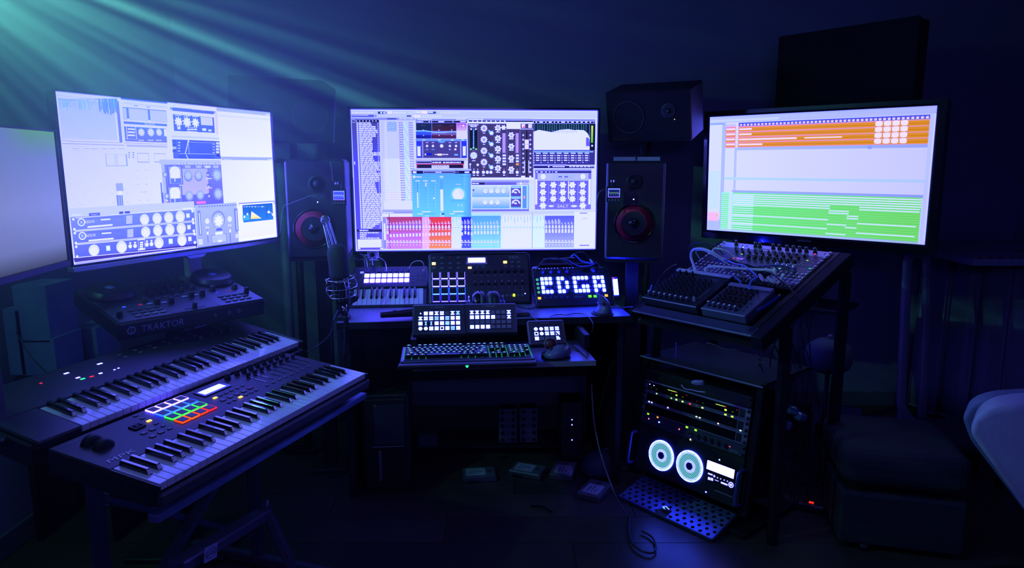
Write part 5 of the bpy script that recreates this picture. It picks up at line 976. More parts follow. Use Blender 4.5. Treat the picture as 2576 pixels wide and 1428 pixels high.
cable('black lead curling from the sequencer down onto the desk and around its foot', [at(1344, 740, Y=2.80), at(1352, 752, Y=2.78), at(1354, 762, Y=2.78), at(1346, 772, Z=.758), at(1330, 776, Z=.756), at(1310, 772, Z=.756), at(1295, 765, Z=.757)], .0028, CBL)
cable('long thin lead crossing the desk edge toward the mouse', [at(1290, 775, Z=.756), at(1320, 787, Z=.756), at(1345, 802, Z=.7555), at(1362, 812, Y=2.60), at(1385, 825, Y=2.50), at(1400, 838, Y=2.44), at(1425, 862, Y=2.40), at(1455, 885, Y=2.36)], .0022, CBL)
cable('wavy thin lead lying near the desk edge', [at(1384, 797, Z=.7555), at(1395, 792, Z=.7555), at(1412, 791, Z=.7555), at(1425, 792, Z=.7555), at(1446, 788, Z=.7555), at(1466, 789, Z=.7555), at(1480, 796, Z=.7555), at(1492, 815, Y=2.61), at(1488, 840, Y=2.6)], .0018, CBL)
cable('lead behind the upright mouse at the desk corner', [at(1536, 774, Z=.7555), at(1550, 773, Z=.7555), at(1566, 774, Z=.7555), at(1590, 772, Y=2.85), at(1620, 778, Y=2.75)], .0022, CBL)
# headphones
hp = thing('headphones', 'black over-ear headphones standing cups together on the desk before the drum pads', 'headphones', at(1222, 790, Y=2.70), 5, 0); hp.location.z = .7505
def cup(x_, ang, shiny):
    P('ear_cup', lathe(((.0001, -.018), (.038, -.018), (.050, -.009), (.0535, .004), (.051, .012)), GLOSS if shiny else BLK, 30), hp, (x_, 0, .056), (0, rad(ang), 0)); P('ear_cushion', lathe(((.024, .012), (.029, .027), (.040, .033), (.051, .025), (.053, .012)), M('leatherette', (.07, .07, .10), .45, bump=.5, scale=150), 30, ring=True), hp, (x_, 0, .056), (0, rad(ang), 0))
cup(-.034, 90, True); cup(.038, -90, False)
P('headband', tubem([(-.058, .012, .05), (-.068, .035, .060), (-.055, .085, .050), (0, .115, .035), (.055, .085, .050), (.068, .035, .060), (.060, .012, .05)], .006, M('band_plastic', (.05, .05, .16), .25), 8, 5, 2.0), hp)
for s_ in (-1, 1): P('yoke', tubem([(s_*.060, -.038, .05), (s_*.066, -.022, .085), (s_*.066, .014, .088)], .0035, CHRM if s_ < 0 else MATS['band_plastic'], 8, 4), hp)
# wedge-shaped remote between the headphones and the sequencer
wd = thing('desk_remote', 'low wedge-shaped black remote lying between headphones and grid sequencer', 'remote', at(1300, 778, Y=2.76), 8); wd.location.z = .7505
P('body', box(.115, .075, .018, DGREY, .007, .82, 2), wd); P('thumb_ring', lathe(((.015, 0), (.016, .001), (.012, .001), (.012, 0)), GREY, 18), wd, (.01, .008, .018)); [P('button', box(.012, .006, .0015, BTN, .0005), wd, (-.03 + i*.017, -.018, .0178)) for i in range(3)]
# upright (vertical) mouse
def loft(secs, m, n=16):
    """secs: (centre, rx, ry, z); smooth stacked ovals"""
    vs = []; fs = []
    for (cx_, cy_), rx, ry, z_ in secs:
        for i in range(n): a = 2*pi*i/n; vs.append((cx_ + rx*cos(a), cy_ + ry*sin(a), z_))
    for j in range(len(secs)-1):
        for i in range(n): a = j*n+i; b = j*n+(i+1) % n; fs.append((a, b, b+n, a+n))
    fs.append(tuple(reversed(range(n)))); fs.append(tuple(range((len(secs)-1)*n, len(secs)*n)))
    me = mesh('loft', vs, fs, m)
    for p in me.polygons: p.use_smooth = len(p.vertices) == 4
    return me
vm = thing('upright_mouse', 'tall shark-fin shaped upright mouse near the desk corner', 'mouse', at(1516, 789, Z=.7505), 12)
MS = M('mouse_rubber', (.10, .10, .22), .4)
P('shell', loft([((.0, 0), .040, .050, .004), ((.002, 0), .034, .048, .014), ((.006, 0), .026, .044, .028), ((.006, 0), .021, .040, .044), ((-.002, 0), .018, .036, .060), ((-.012, 0), .013, .030, .074), ((-.022, 0), .006, .018, .084), ((-.026, 0), .002, .006, .087)], MS), vm)
P('base_plate', loft([((.0, 0), .044, .054, 0), ((.0, 0), .045, .055, .003), ((.0, 0), .042, .052, .006)], BLK2), vm); P('scroll_wheel', lathe(((.007, -.003), (.009, 0), (.007, .003)), BLK, 16), vm, (-.012, -.036, .050), (0, rad(70), 0)); P('thumb_button', box(.003, .022, .006, GREY, .001), vm, (-.022, -.008, .045), (0, rad(-20), 0))
# large mouse on the shelf
mo = thing('sculpted_mouse', 'wide sculpted dark mouse on the pull-out shelf beside the typing keyboard', 'mouse', at(1402, 896, Z=.666), -35); mo.scale = (1, 1, 1)
P('shell', loft([((0, 0), .040, .060, .003), ((0, 0), .044, .064, .010), ((.002, .003), .040, .058, .024), ((.004, .008), .031, .046, .037), ((.004, .012), .018, .028, .045), ((.004, .014), .004, .008, .048)], M('mouse_shell', (.14, .15, .28), .3), 24), mo)
P('thumb_rest', loft([((-.036, .0), .022, .040, .0), ((-.038, 0), .020, .038, .010), ((-.036, 0), .010, .026, .016)], BLK, 16), mo); P('scroll_wheel', lathe(((.009, -.004), (.011, 0), (.009, .004)), BLK, 18), mo, (-.002, -.036, .031), (0, rad(90), 0)); P('button_seam', box(.001, .04, .002, BLK2), mo, (-.002, -.040, .0285), (rad(20), 0, 0)); P('led', box(.003, .003, .002, EM('mouse_led', WHL, 1.5)), mo, (-.004, -.018, .0415))
rb = thing('red_coaster', 'dark red disc with a pale rim propped between the mouse and small key deck', 'coaster', at(1385, 866, Y=2.43), 0, 70)
P('disc', lathe(((.0001, 0), (.022, 0), (.022, .003), (.0001, .003)), M('wine_red', (.10, .006, .02), .5), 28), rb); P('rim', lathe(((.0215, -.001), (.024, 0), (.024, .003), (.0215, .004)), M('rim_pale', (.25, .25, .4), .25, .4), 28, ring=True), rb); P('prop', box(.01, .022, .006, BLK2), rb, (0, -.030, -.003))
T('stylus_pen', tubem([at(1446, 868, Z=.672), at(1460, 880, Z=.672), at(1478, 896, Z=.671)], .0022, GREY), 'thin grey pen lying by the shelf end', 'pen'); T('spare_pen', tubem([at(1452, 868, Z=.672), at(1465, 879, Z=.672), at(1476, 889, Z=.672)], .0014, CBB), 'slender blue pen beside the grey one at the shelf end', 'pen')
# ---------------- sloped console with mixers ----------------
rc = thing('equipment_console', 'black steel rack console with a sloping top, open frame and side rails', 'rack', (.4682, 2.6462, .8004), -51.3, 21.85)
CH = M('rack_enamel', (.010, .010, .018), .7); CH.node_tree.nodes['Principled BSDF'].inputs['Specular IOR Level'].default_value = .15
P('side_cheek', box(.045, .625, .055, CH, .004), rc, (.5405, .30, -.056)); P('side_cheek', box(.018, .625, .055, CH, .004), rc, (-.006, .30, -.056)); P('front_plate', box(.53, .052, .010, M('plate_sheen', (.05, .05, .09), .35), .002), rc, (.268, .018, -.012)); P('front_edge', box(.53, .002, .004, M('edge_line', (.30, .30, .42), .4)), rc, (.268, -.009, -.006)); P('back_rail', box(.55, .02, .05, CH), rc, (.262, .605, -.056)); P('bottom_tray', box(.50, .60, .006, BLK2), rc, (.262, .30, -.062))
for x_ in (.506, .012): P('screw_rail', box(.022, .60, .004, BLK2), rc, (x_, .31, -.006))
rm = mw(rc)
def rpost(lx, ly, par, foot=0.0):
    a = rm @ Vector((lx, ly, -.06)); bar3('post', (a.x, a.y, foot), a, .035, .035, CH, par)
fr = thing('console_frame', 'black upright posts and shelf carrying the sloping console', 'rack frame')
for lx, ly in ((-.02, .585), (.545, .585), (-.02, .16), (.545, .16)): rpost(lx, ly, fr)
ya = rad(-49.5); ex = Vector((cos(ya), sin(ya), 0)); ey = Vector((-sin(ya), cos(ya), 0))
fo = Vector((.5065, 2.7234, 0))
def fbox(nm, u, v, z_, sx, sy, sz, m, par=None):
    o = P(nm, box(sx, sy, sz, m, .002), par or fr, fo + ex*u + ey*v + Vector((0, 0, z_)), (0, 0, ya)); return o
fbox('shelf', .245, .24, .565, .53, .36, .012, M('shelf_black', (.006, .006, .008), .8)); P('shelf_edge', box(.55, .003, .005, MATS['edge_line']), fr, fo + ex*.245 + ey*.058 + Vector((0, 0, .571)), (0, 0, ya)); fbox('base_frame', .245, .22, .0, .53, .42, .02, CH)
# module strips, one rack unit each (local x .02-.50, pitch .0445)
KN = M('module_knob', (.014, .014, .016), .35)
def module(label, y0, n, face, grp=None):
    r = thing('rack_module', label, 'rack unit', (0, 0, 0), -51.3, 21.85, grp); r.location = rm @ Vector((.014, y0, -.001)); h = .0445*n - .0015
    P('faceplate', box(.482, h, .003, face, .0006), r, (.241, h/2, 0)); P('chassis', box(.44, h - .004, .035, BLK2), r, (.241, h/2, -.0355))
    for x_ in (.0075, .4745):
        for y_ in ((.008, h - .008) if n == 1 else (.008, h - .008)): P('rack_screw', lathe(((.0052, 0), (.0058, .002), (.004, .0045), (.0001, .005)), CHRM, 12), r, (x_, y_, .003))
    return r
def knobs(r, xs, y_, R_=.0065, h=.017, m=None): [P('rotary_knob', lathe(((R_*1.2, 0), (R_*1.15, .002), (R_, .004), (R_*.8, h), (R_*.5, h + .0005)), m or KN, 12), r, (x_, y_, .003)) for x_ in xs]
def onplate(r, px, py, nm, me): q = pin(r, px, py, .003); return P(nm, me, r, (q[0], q[1], .003))
def led3(r, px, py, col, w_=.007, h_=.003, s=2.): return onplate(r, px, py, 'indicator_light', box(w_, h_, .0012, EM('led_%d_%d_%d_%s' % (col + (s,)), col, s), .0003))
m1 = module('silver module with a row of tall black knobs, top of the sloping console', .556, 1, M('face_silver', (.42, .42, .55), .35, .4)); knobs(m1, [.075, .165, .185, .245, .272, .305, .332, .358, .385, .420], .026, .0075, .020)
led3(m1, 1869, 622, WHL, .005, .004, 2.2); led3(m1, 2050, 639, (255, 60, 120), .006, .004, 2.6); P('slot_line', box(.045, .002, .0006, BLK2), m1, (.215, .014, .003)); [P('socket', cyl(.003, .001, BLK2, 10), m1, (x_, .024, .003)) for x_ in (.105, .125, .46)]
m2 = module('dark module with two knob rows and green lamps, second on the console', .5115, 1, M('face_dark', (.07, .07, .10), .4)); knobs(m2, [.10 + .03*i for i in range(11)], .028, .005, .013); knobs(m2, [.115 + .03*i for i in range(10)], .011, .005, .012)
for a, cl in (((1821, 629), (255, 40, 90)), ((1867, 631), (255, 40, 60)), ((1872, 634), (255, 70, 90)), ((1866, 639), GRN), ((1947, 646), (200, 255, 70)), ((2005, 646), (255, 190, 80)), ((1999, 652), (190, 255, 60)), ((2031, 655), (150, 230, 60))): led3(m2, *a, cl, .0075, .003, 1.8)
m3 = module('dark module with glowing red digits, third on the console', .467, 1, M('face_dark2', (.05, .05, .09), .4)); knobs(m3, [.19 + .028*i for i in range(8)], .022, .0075, .015)
RG = EM('red_digits', (255, 60, 90), 2.4); q = pin(m3, 1855, 650, .003); word('6.2.7', m3, q[0], q[1], .011, RG, .0036, width=.046, name='digits'); P('digit_window', box(.058, .018, .0006, GLOSS), m3, (q[0], q[1], .003))
for x_ in (.395, .44): P('grey_frame', ringm(.04, .026, .003, .001, GREY), m3, (x_, .022, .003))
m4 = module('dark patch module with small chrome toggles, fourth on the console', .4225, 1, MATS['face_dark']); knobs(m4, [.34, .365, .385, .41], .022, .007, .016, CHRM)
led3(m4, 2036, 675, GRC, .008, .003, 1.6); led3(m4, 1961, 675, (140, 255, 220), .006, .003, 1.6); [P('toggle_switch', tubem([(x_, .012, .003), (x_, .014, .010), (x_ + .001, .016, .015)], .0014, CHRM, 6, 2), m4, (0, 0, 0)) for x_ in (.35, .374, .398)]
m5 = module('blank dark module fifth on the console, under the white cables', .378, 1, MATS['face_dark2'])
m6 = module('bluish-silver socket module just behind the mixers', .3335, 1, M('face_blue', (.20, .20, .38), .4, .3)); m5b = [P('jack_socket', lathe(((.0052, 0), (.0052, .003), (.003, .003), (.003, 0)), CHRM, 12), m_, (.03 + .0205*i, yy, .003)) for m_, yy in ((m6, .012), (m6, .032), (m5, .012), (m5, .032)) for i in range(22)]
def mixer(label, x0, x1, y0, y1, body, strip, ncol, nrow, dy):
    r = thing('mixing_desk', label, 'mixer', (0, 0, 0), -51.3, 21.85); r.location = rm @ Vector((x0, y0, .004)); W = x1 - x0; H = y1 - y0
    P('case', box(W, H, .034, body, .003), r, (W/2, H/2, -.012)); P('front_edge', box(W - .004, .002, .003, M('bright_edge', (.7, .7, .95), .3, .4)), r, (W/2, -.0008, .0195)); P('rear_strip', box(W - .004, .020, .004, strip, .001), r, (W/2 - .002, H - .008, .022))
    tip = M('knob_white_tip', (.62, .62, .72), .4); dx = (W*(.80 if W > .2 else .72)) / ncol
    for i in range(ncol):
        k = P('volume_knob', lathe(((.0062, 0), (.0060, .002), (.0048, .004), (.0046, .017)), KN, 12), r, (.022 + i*dx, .022, .022)); P('knob_tip', lathe(((.0048, 0), (.0046, .002), (.003, .0032), (.0001, .0035)), tip, 12), k, (0, 0, .017))
        for j in range(nrow): k = P('channel_knob', lathe(((.0045, 0), (.0042, .002), (.0034, .004), (.0030, .014), (.001, .0145)), KN, 8), r, (.024 + i*dx + (.004 if j % 2 else 0), .046 + j*dy, .022))
        P('button', box(.004, .003, .002, BTN), r, (.024 + i*dx, .036, .022))
    return r, W, H
mx1, W, H = mixer('wider dark mixer on the console with white-tipped knobs and a pale rear strip', .010, .266, .054, .292, M('mixer_black', (.020, .020, .032), .4), M('strip_lilac', (.62, .60, .85), .5), 8, 7, .021)
for i in range(3): P('knob_row_cap', lathe(((.0052, 0), (.0046, .016), (.003, .018)), KN, 12), mx1, (.035 + i*.03, .205, .022))
led3(mx1, 1795, 735, (200, 255, 190), .007, .003, 2.2); [P('meter_segment', box(.006, .0022, .001, BTN), mx1, (.226, .05 + i*.006, .022)) for i in range(14)]; word('XENYX', mx1, .205, .196, .006, INK, .0226, width=.03); P('badge_strip', box(.04, .010, .0008, DGREY), mx1, (.205, .182, .022)); P('phone_level_knob', knobm(.006, .016, GREY), mx1, (.222, .036, .022))
mx2, W, H = mixer('narrower grey mixer on the console with clustered green lamps', .284, .466, .054, .245, M('mixer_grey', (.09, .09, .15), .4), M('strip_dim', (.26, .26, .40), .5), 6, 6, .021)
P('dark_channel_area', box(.125, .125, .001, BLK2), mx2, (.070, .105, .0215))
for a in ((1879, 786), (1882, 783), (1887, 787), (1890, 784)): led3(mx2, a[0], a[1] - 6, (170, 255, 60), .0036, .003, 2.6)
led3(mx2, 1890, 769, (255, 130, 170), .004, .003, 2.4)
for i in range(7): P('button', box(.008, .004, .002, BLK2), mx2, (.135 + (i % 2)*.02, .03 + (i//2)*.024, .022))
# jack field between the mixers and the modules
jf = thing('patch_bay', 'strip of tiny shiny sockets between mixers and modules on the console', 'patch bay', (0, 0, 0), -51.3, 21.85); jf.location = rm @ Vector((.012, .296, .002))
P('plate', box(.485, .034, .004, BLK2), jf, (.243, .017, -.002)); rr = random.Random(2)
for k_ in range(3):
    for i in range(30): P('jack_socket', lathe(((.0032, 0), (.0036, .002), (.0028, .004), (.001, .0045)), CHRM if rr.random() > .35 else BLK, 8), jf, (.012 + i*.0158, .006 + k_*.0105, .002))
# console patch cables
def pc_(lab, pts, r_, m, hs=.06, plug=False):
    """points given over the console's own plane at a height"""
    w3 = [mw(rc) @ Vector(pin(rc, x_, y_, h_)) for x_, y_, h_ in pts]; o = T('patch_cable', tubem(w3, r_, m, 10), lab, 'cable')
    if plug:
        for a, b in ((w3[0], w3[1]), (w3[-1], w3[-2])):
            q = P('plug', lathe(((.0035, 0), (.0065, .004), (.0065, .026), (.0045, .038)), m if m is not CBL else BLK, 12), o, a); q.rotation_euler = (b - a).to_track_quat('Z', 'Y').to_euler()
    return o
pc_('pale cable arching high from the dark patch field, tallest of the white loops', [(1751, 689, .006), (1745, 668, .03), (1738, 645, .06), (1744, 628, .09), (1765, 625, .10), (1790, 634, .09), (1815, 650, .06), (1830, 664, .03)], .0048, CBW, plug=True)
pc_('thin pale cable crossing inside the tallest white loop', [(1762, 652, .04), (1750, 632, .08), (1770, 630, .09), (1800, 645, .07), (1840, 668, .03)], .0018, CBW)
pc_('white cable looping from the red-orange tie toward the top module', [(1860, 660, .01), (1848, 647, .03), (1830, 633, .06), (1812, 626, .08), (1798, 624, .085), (1794, 630, .08), (1800, 645, .05)], .0034, CBW)
pc_('thick grey-white cable running level across the middle of the console', [(1781, 694, .004), (1776, 680, .03), (1782, 671, .045), (1800, 670, .05), (1850, 674, .05), (1900, 678, .045), (1935, 679, .04), (1950, 686, .025), (1953, 697, .006)], .0054, CBW, plug=True)
pc_('fat braided pale cable between the sloping modules and the jack field', [(1828, 677, .02), (1840, 677, .035), (1852, 681, .035), (1865, 689, .02), (1874, 700, .004)], .0062, CBG)
pc_('glowing-blue transparent cable snaking to the second mixer', [(1815, 650, .05), (1830, 656, .05), (1850, 664, .05), (1870, 668, .05), (1890, 682, .05), (1903, 697, .045), (1890, 707, .04), (1885, 722, .03), (1887, 740, .012), (1889, 752, .003)], .0036, M('clear_blue', (.12, .25, .95), .15, coat=.8), plug=True)
pc_('blue cable slipping behind the white plugs', [(1840, 690, .004), (1850, 698, .02), (1862, 708, .01), (1862, 718, .003)], .0036, MATS['clear_blue'])
pc_('navy cables drawn across beneath the red digits', [(1800, 654, .03), (1850, 664, .03), (1900, 670, .03), (1950, 667, .03), (1985, 672, .02), (2000, 685, .004)], .0040, M('navy_cable', (.03, .04, .22), .3))
pc_('white plug pair bent toward the blue-silver module, upper one', [(1972, 688, .035), (1966, 700, .02), (1955, 712, .008), (1940, 705, .02), (1930, 697, .03)], .0060, CBW, plug=True)
pc_('white angled plug cable beside the jack field, nearest the mixers', [(1910, 690, .03), (1918, 702, .02), (1930, 706, .015), (1945, 706, .010), (1960, 700, .01)], .0050, CBW, plug=True)
pc_('black cable curving over the screws and off the console side', [(1920, 688, .05), (1932, 684, .06), (1945, 690, .06), (1965, 706, .05), (1985, 722, .04), (2000, 742, .02), (2010, 758, .0)], .0030, CBL)
pc_('thin dark cable drooping over the lamps toward the screw rail', [(2012, 642, .05), (2020, 648, .05), (2030, 665, .035), (2036, 685, .01)], .0016, CBG)
pc_('black cable trailing off the console corner toward the speaker', [(1700, 665, .02), (1680, 676, .03), (1663, 694, .03), (1652, 715, .01), (1645, 727, .0)], .0030, CBL)
pc_('black loop rising behind the tallest white loop', [(1735, 650, .03), (1730, 625, .08), (1745, 612, .11), (1770, 610, .12), (1800, 620, .09), (1820, 640, .05)], .0020, CBL)
for i in range(7): pc_('dark cable knotted in the bundle at mid-console, strand %s' % ('one', 'two', 'three', 'four', 'five', 'six', 'seven')[i], [(1800 + i*9, 655 + i*2, .01), (1815 + i*11, 648 + i*3, .03 + .004*(i % 3)), (1850 + i*10, 662 + i*2, .035), (1885 + i*8, 690 - i, .02), (1900 + i*6, 705 - i*2, .004)], .0026, CBL)['group'] = 'dark cables knotted at mid-console'
for o in list(C.objects):
    if o.get('group') == 'dark cables knotted at mid-console': o['label'] = 'dark cable knotted in the bundle across the middle of the console'
for i in range(5):
    q = mw(rc) @ Vector(pin(rc, 1908 + i*7, 690 + (i % 2)*8, .004)); o = T('jack_plug', lathe(((.0055, 0), (.006, .003), (.006, .028), (.004, .034)), BLK, 12), 'black plug standing in the crowded patch sockets', 'plug', q, rc.rotation_euler, 'black plugs in the patch sockets')
pr = [(1656, 716), (1659, 728)]; T('blue_clip', tubem([mw(rc) @ Vector(pin(rc, 1640, 717, .02)), mw(rc) @ Vector(pin(rc, 1636, 730, .01)), mw(rc) @ Vector(pin(rc, 1634, 738, .0))], .0035, CBB), 'blue-lit lead end at the outer corner of the wider mixer', 'plug')
T('glass_ruler', tubem([mw(rc) @ Vector((.47, .115, .012)), mw(rc) @ Vector((.485, .175, .012)), mw(rc) @ Vector((.49, .235, .012))], .007, M('ruler_blue', (.02, .05, .30), .2), 8, 3, .4), 'flat blue strip lying along the console rail beside the mixers', 'ruler')
# ---------------- lower rack ----------------
lr0 = Vector((.5065, 2.7234, .1141)); RY, RP = -49.5, 80.93; lm = Matrix.Translation(lr0) @ Euler((rad(RP), 0, rad(RY))).to_matrix().to_4x4()
def runit(label, y0, h, face, nm='rack_processor', cat='rack unit', ears=True, dep=.25):
    r = thing(nm, label, cat, lm @ Vector((.002, y0, 0)), RY, RP)
    P('faceplate', box(.480, h - .0015, .003, face, .0006), r, (.24, h/2, 0)); P('chassis', box(.435, h - .004, dep, BLK2), r, (.24, h/2, -dep))
    if ears:
        for x_ in (.008, .472):
            for y_ in ((.010, h - .010)): P('rack_screw', lathe(((.0062, 0), (.0066, .002), (.005, .0042), (.0001, .005)), GLOSS, 14), r, (x_, y_, .003))
    return r
fs_ = M('face_worn_silver', (.26, .26, .38), .4, .3)
posts = thing('rack_rails', 'pair of black upright rails holding the lower rack units', 'rack frame', lr0, RY, RP)
for x_ in (-.018, .503): P('rail', box(.028, .49, .03, CH, .002), posts, (x_, .225, -.032))
u0 = runit('blank black rack panel, uppermost under the console shelf', .3735, .045, BLK); 
u1 = runit('silver-edged rack unit studded with green lit buttons', .328, .045, fs_); P('dark_window', box(.415, .031, .002, GLOSS), u1, (.225, .0215, .0015)); P('pale_trim', box(.40, .0025, .0006, M('trim_lilac', (.5, .5, .75), .4)), u1, (.22, .041, .0032)); P('side_window', box(.022, .030, .0012, BLK2), u1, (.447, .022, .0028)); P('window_frame', ringm(.026, .034, .001, .0012, GREY), u1, (.447, .022, .003))
z5 = lambda x_, y_: (1560 + x_/5.95, 860 + y_/5.95)
for x_, y_, w_, h_, cl, s in ((445, 630, .004, .003, WHL, 2), (508, 650, .004, .003, WHL, 2), (548, 772, .006, .004, (190, 255, 150), 1.8), (766, 840, .006, .004, (190, 255, 120), 1.8), (845, 795, .008, .005, GRN, 2.2), (842, 862, .008, .005, (190, 255, 110), 2), (935, 890, .008, .005, (190, 255, 110), 2), (1045, 925, .008, .005, REDL, 2.4), (1232, 983, .008, .005, (190, 255, 130), 2), (1580, 1015, .009, .006, (180, 255, 60), 2.4), (1577, 1085, .009, .005, (190, 255, 80), 2.2), (1678, 1115, .009, .005, (180, 255, 60), 2.4), (770, 772, .006, .003, (30, 70, 10), 1), (938, 822, .007, .003, (90, 90, 10), 1), (1150, 885, .007, .003, (90, 10, 40), 1), (1145, 950, .007, .003, (120, 50, 10), 1), (1240, 912, .007, .003, (30, 80, 30), 1), (1685, 1043, .007, .003, (50, 110, 20), 1), (468, 682, .007, .003, (40, 60, 40), 1), (548, 706, .007, .003, (30, 60, 20), 1), (1000, 795, .003, .003, REDL, .7), (1750, 1015, .003, .003, REDL, .7)):
    led3(u1, *z5(x_, y_), cl, w_, h_, s)
for a, b, n_ in (((722, 714), (850, 750), 12), ((1438, 928), (1580, 967), 12)):
    for i in range(n_): led3(u1, *z5(a[0] + (b[0]-a[0])*i/(n_-1), a[1] + (b[1]-a[1])*i/(n_-1)), (190, 255, 90) if i < n_ - 2 else (255, 90, 60), .0024, .0022, 1.8)
u2 = runit('rack unit with paired white lamps and a dark window, under the green-lit one', .283, .045, fs_); P('dark_window', box(.415, .033, .002, GLOSS), u2, (.225, .022, .0015)); P('side_window', box(.022, .030, .0012, BLK2), u2, (.447, .022, .0028))
for x_, y_, cl, w_ in ((435, 890, (210, 245, 230), .007), (475, 902, (210, 245, 230), .006), (716, 980, (255, 220, 215), .006), (1143, 1115, (220, 255, 190), .007), (1192, 1131, (220, 255, 190), .007), (1468, 1218, (255, 220, 190), .006), (1802, 1323, (200, 255, 190), .007)): led3(u2, *z5(x_, y_), cl, w_, .004, 2.2)
u3 = runit('rack unit with one green and one amber lamp at its end, third from the top', .238, .045, fs_); P('dark_window', box(.415, .033, .002, GLOSS), u3, (.225, .022, .0015)); P('side_window', box(.022, .030, .0012, BLK2), u3, (.447, .022, .0028)); P('pale_trim', box(.40, .0012, .0006, MATS['trim_lilac']), u3, (.22, .040, .0032))
for x_, y_, cl, w_ in ((420, 1074, (140, 255, 40), .009), (430, 1146, (255, 110, 150), .005), (562, 1124, (255, 140, 60), .008), (584, 1198, (190, 240, 255), .006)): led3(u3, *z5(x_, y_), cl, w_, .005, 2.2)
u4 = runit('dark rack unit with a row of small knobs, just above the fans', .193, .045, M('face_dark3', (.055, .055, .10), .4)); knobs(u4, [.25 + .03*i for i in range(6)], .022, .008, .014)
for x_, y_, cl, w_ in ((1000, 1273, (150, 255, 50), .010), (1132, 1318, (140, 255, 40), .010), (885, 1303, (255, 90, 150), .005)): led3(u4, *z5(x_, y_), cl, w_, .006, 2.4)
led3(u4, 1737, 1105, (255, 220, 170), .006, .006, 2.4); led3(u4, 1836, 1123, (255, 70, 120), .005, .003, 2.0); word('SYNTH', u4, .435, .012, .008, INK, .0036, width=.035)
pcw = thing('rack_computer', 'rack computer case with two glowing honeycomb fans and its perforated door dropped open', 'computer', lr0, RY, RP)
P('chassis', box(.44, .186, .30, BLK2, .003), pcw, (.242, .096, -.305)); P('front_panel', box(.482, .186, .006, BLK, .002), pcw, (.242, .096, -.005))
GE = EM('fan_glow_ring', (150, 190, 255), 5.0); GC = EM('fan_glow_disc', (125, 225, 248), 1.35, False); GH = EM('fan_hub_glow', (190, 220, 255), 2.6)
LAT = M('fan_lattice', (.01, .05, .25), .4)
def hexplate(Ro, cell, hole, m):
    k = ('hex', Ro)
    if k in CACHE: return CACHE[k]
    vs = []; fs = []; n = int(Ro / cell) + 2
    for i in range(-n, n+1):
        for j in range(-n, n+1):
            cx_ = cell * (i + .5 * (j % 2)); cyy_ = cell * .866 * j
            if math.hypot(cx_, cyy_) > Ro - cell*.3: continue
            b = len(vs)
            for rad_ in (cell * .5774, hole):
                for k_ in range(6): a = pi/6 + k_*pi/3; vs.append((cx_ + rad_*cos(a), cyy_ + rad_*sin(a), 0))
            for k_ in range(6): fs.append((b+k_, b+(k_+1) % 6, b+6+(k_+1) % 6, b+6+k_))
    CACHE[k] = mesh('hexplate', vs, fs, m); return CACHE[k]
for a in ((1663, 1145), (1734, 1172)):
    q = pin(pcw, *a, .003); R_ = .0605
    f_ = P('cooling_fan', lathe(((.0001, 0), (R_*.80, 0), (R_*.80, .001), (.0001, .001)), GC, 40), pcw, (q[0], q[1], .0015))
    P('glow_ring', lathe(((R_*.80, 0), (R_, 0), (R_, .0016), (R_*.80, .0016)), GE, 48), f_, (0, 0, .0004)); P('hub_ring', lathe(((R_*.23, 0), (R_*.42, 0), (R_*.42, .0018), (R_*.23, .0018)), GH, 32), f_, (.002, 0, .0002)); P('hub', cyl(R_*.235, .003, M('hub_blue', (.04, .10, .6), .3), 20), f_, (0, 0, .0002))
    P('honeycomb_grille', hexplate(R_*1.0, .0062, .0024, LAT), f_, (0, 0, .0036))
q0 = pin(pcw, 1779, 1157, .003); q1 = pin(pcw, 1846, 1201, .003); P('lcd_screen', box(q1[0]-q0[0]-.002, .034, .002, EM('lcd_white2', (230, 228, 255), 1.6), .0008), pcw, ((q0[0]+q1[0])/2, (q0[1]+q1[1])/2 - .002, .001)); P('lcd_bezel', ringm(.128, .046, .005, .003, GLOSS), pcw, ((q0[0]+q1[0])/2, (q0[1]+q1[1])/2 - .002, .001))
IW = EM('panel_white', (215, 215, 250), 1.3)
for a, w_, h_ in (((1787, 1192), .020, .005), ((1784, 1203), .010, .010), ((1791, 1205), .010, .010), ((1805, 1201), .004, .004), ((1813, 1204), .004, .004), ((1822, 1207), .004, .004), ((1830, 1210), .004, .004), ((1822, 1216), .028, .006), ((1803, 1208), .016, .002)): q = pin(pcw, *a, .001); P('panel_button', box(w_, h_, .001, IW, .0003), pcw, (q[0], q[1], .001))
for i in range(9): q = pin(pcw, 1797 + i*4.8, 1204 + i*1.8, .001); P('vent_slit', box(.002, .006, .0008, BTN), pcw, (q[0], q[1], .001))
for a, r_ in (((1797, 1197), .004), ((1839, 1219), .0105)): q = pin(pcw, *a, .001); P('dial_ring', lathe(((r_, 0), (r_, .001), (r_*.72, .001), (r_*.72, 0)), IW, 20), pcw, (q[0], q[1], .001)); P('dial_centre', cyl(r_*.42, .0018, IW, 12), pcw, (q[0], q[1], .001))
lamp(pcw, 1810, 1156, (200, 255, 230), .005, .005, .001, 1.6); lamp(pcw, 1776, 1237, (170, 190, 255), .005, .005, .001, 3.2)
q = pin(pcw, 1820, 1241, .001); P('drive_slot', box(.075, .003, .001, GREY), pcw, (q[0], q[1], .001))
for x_ in (-.008, .488): P('carry_handle', tubem([(x_, .020, 0), (x_, .022, .028), (x_, .040, .036), (x_, .130, .036), (x_, .148, .028), (x_, .150, 0)], .0065, M('handle_blue_grey', (.10, .11, .30), .3, .4), 10), pcw)
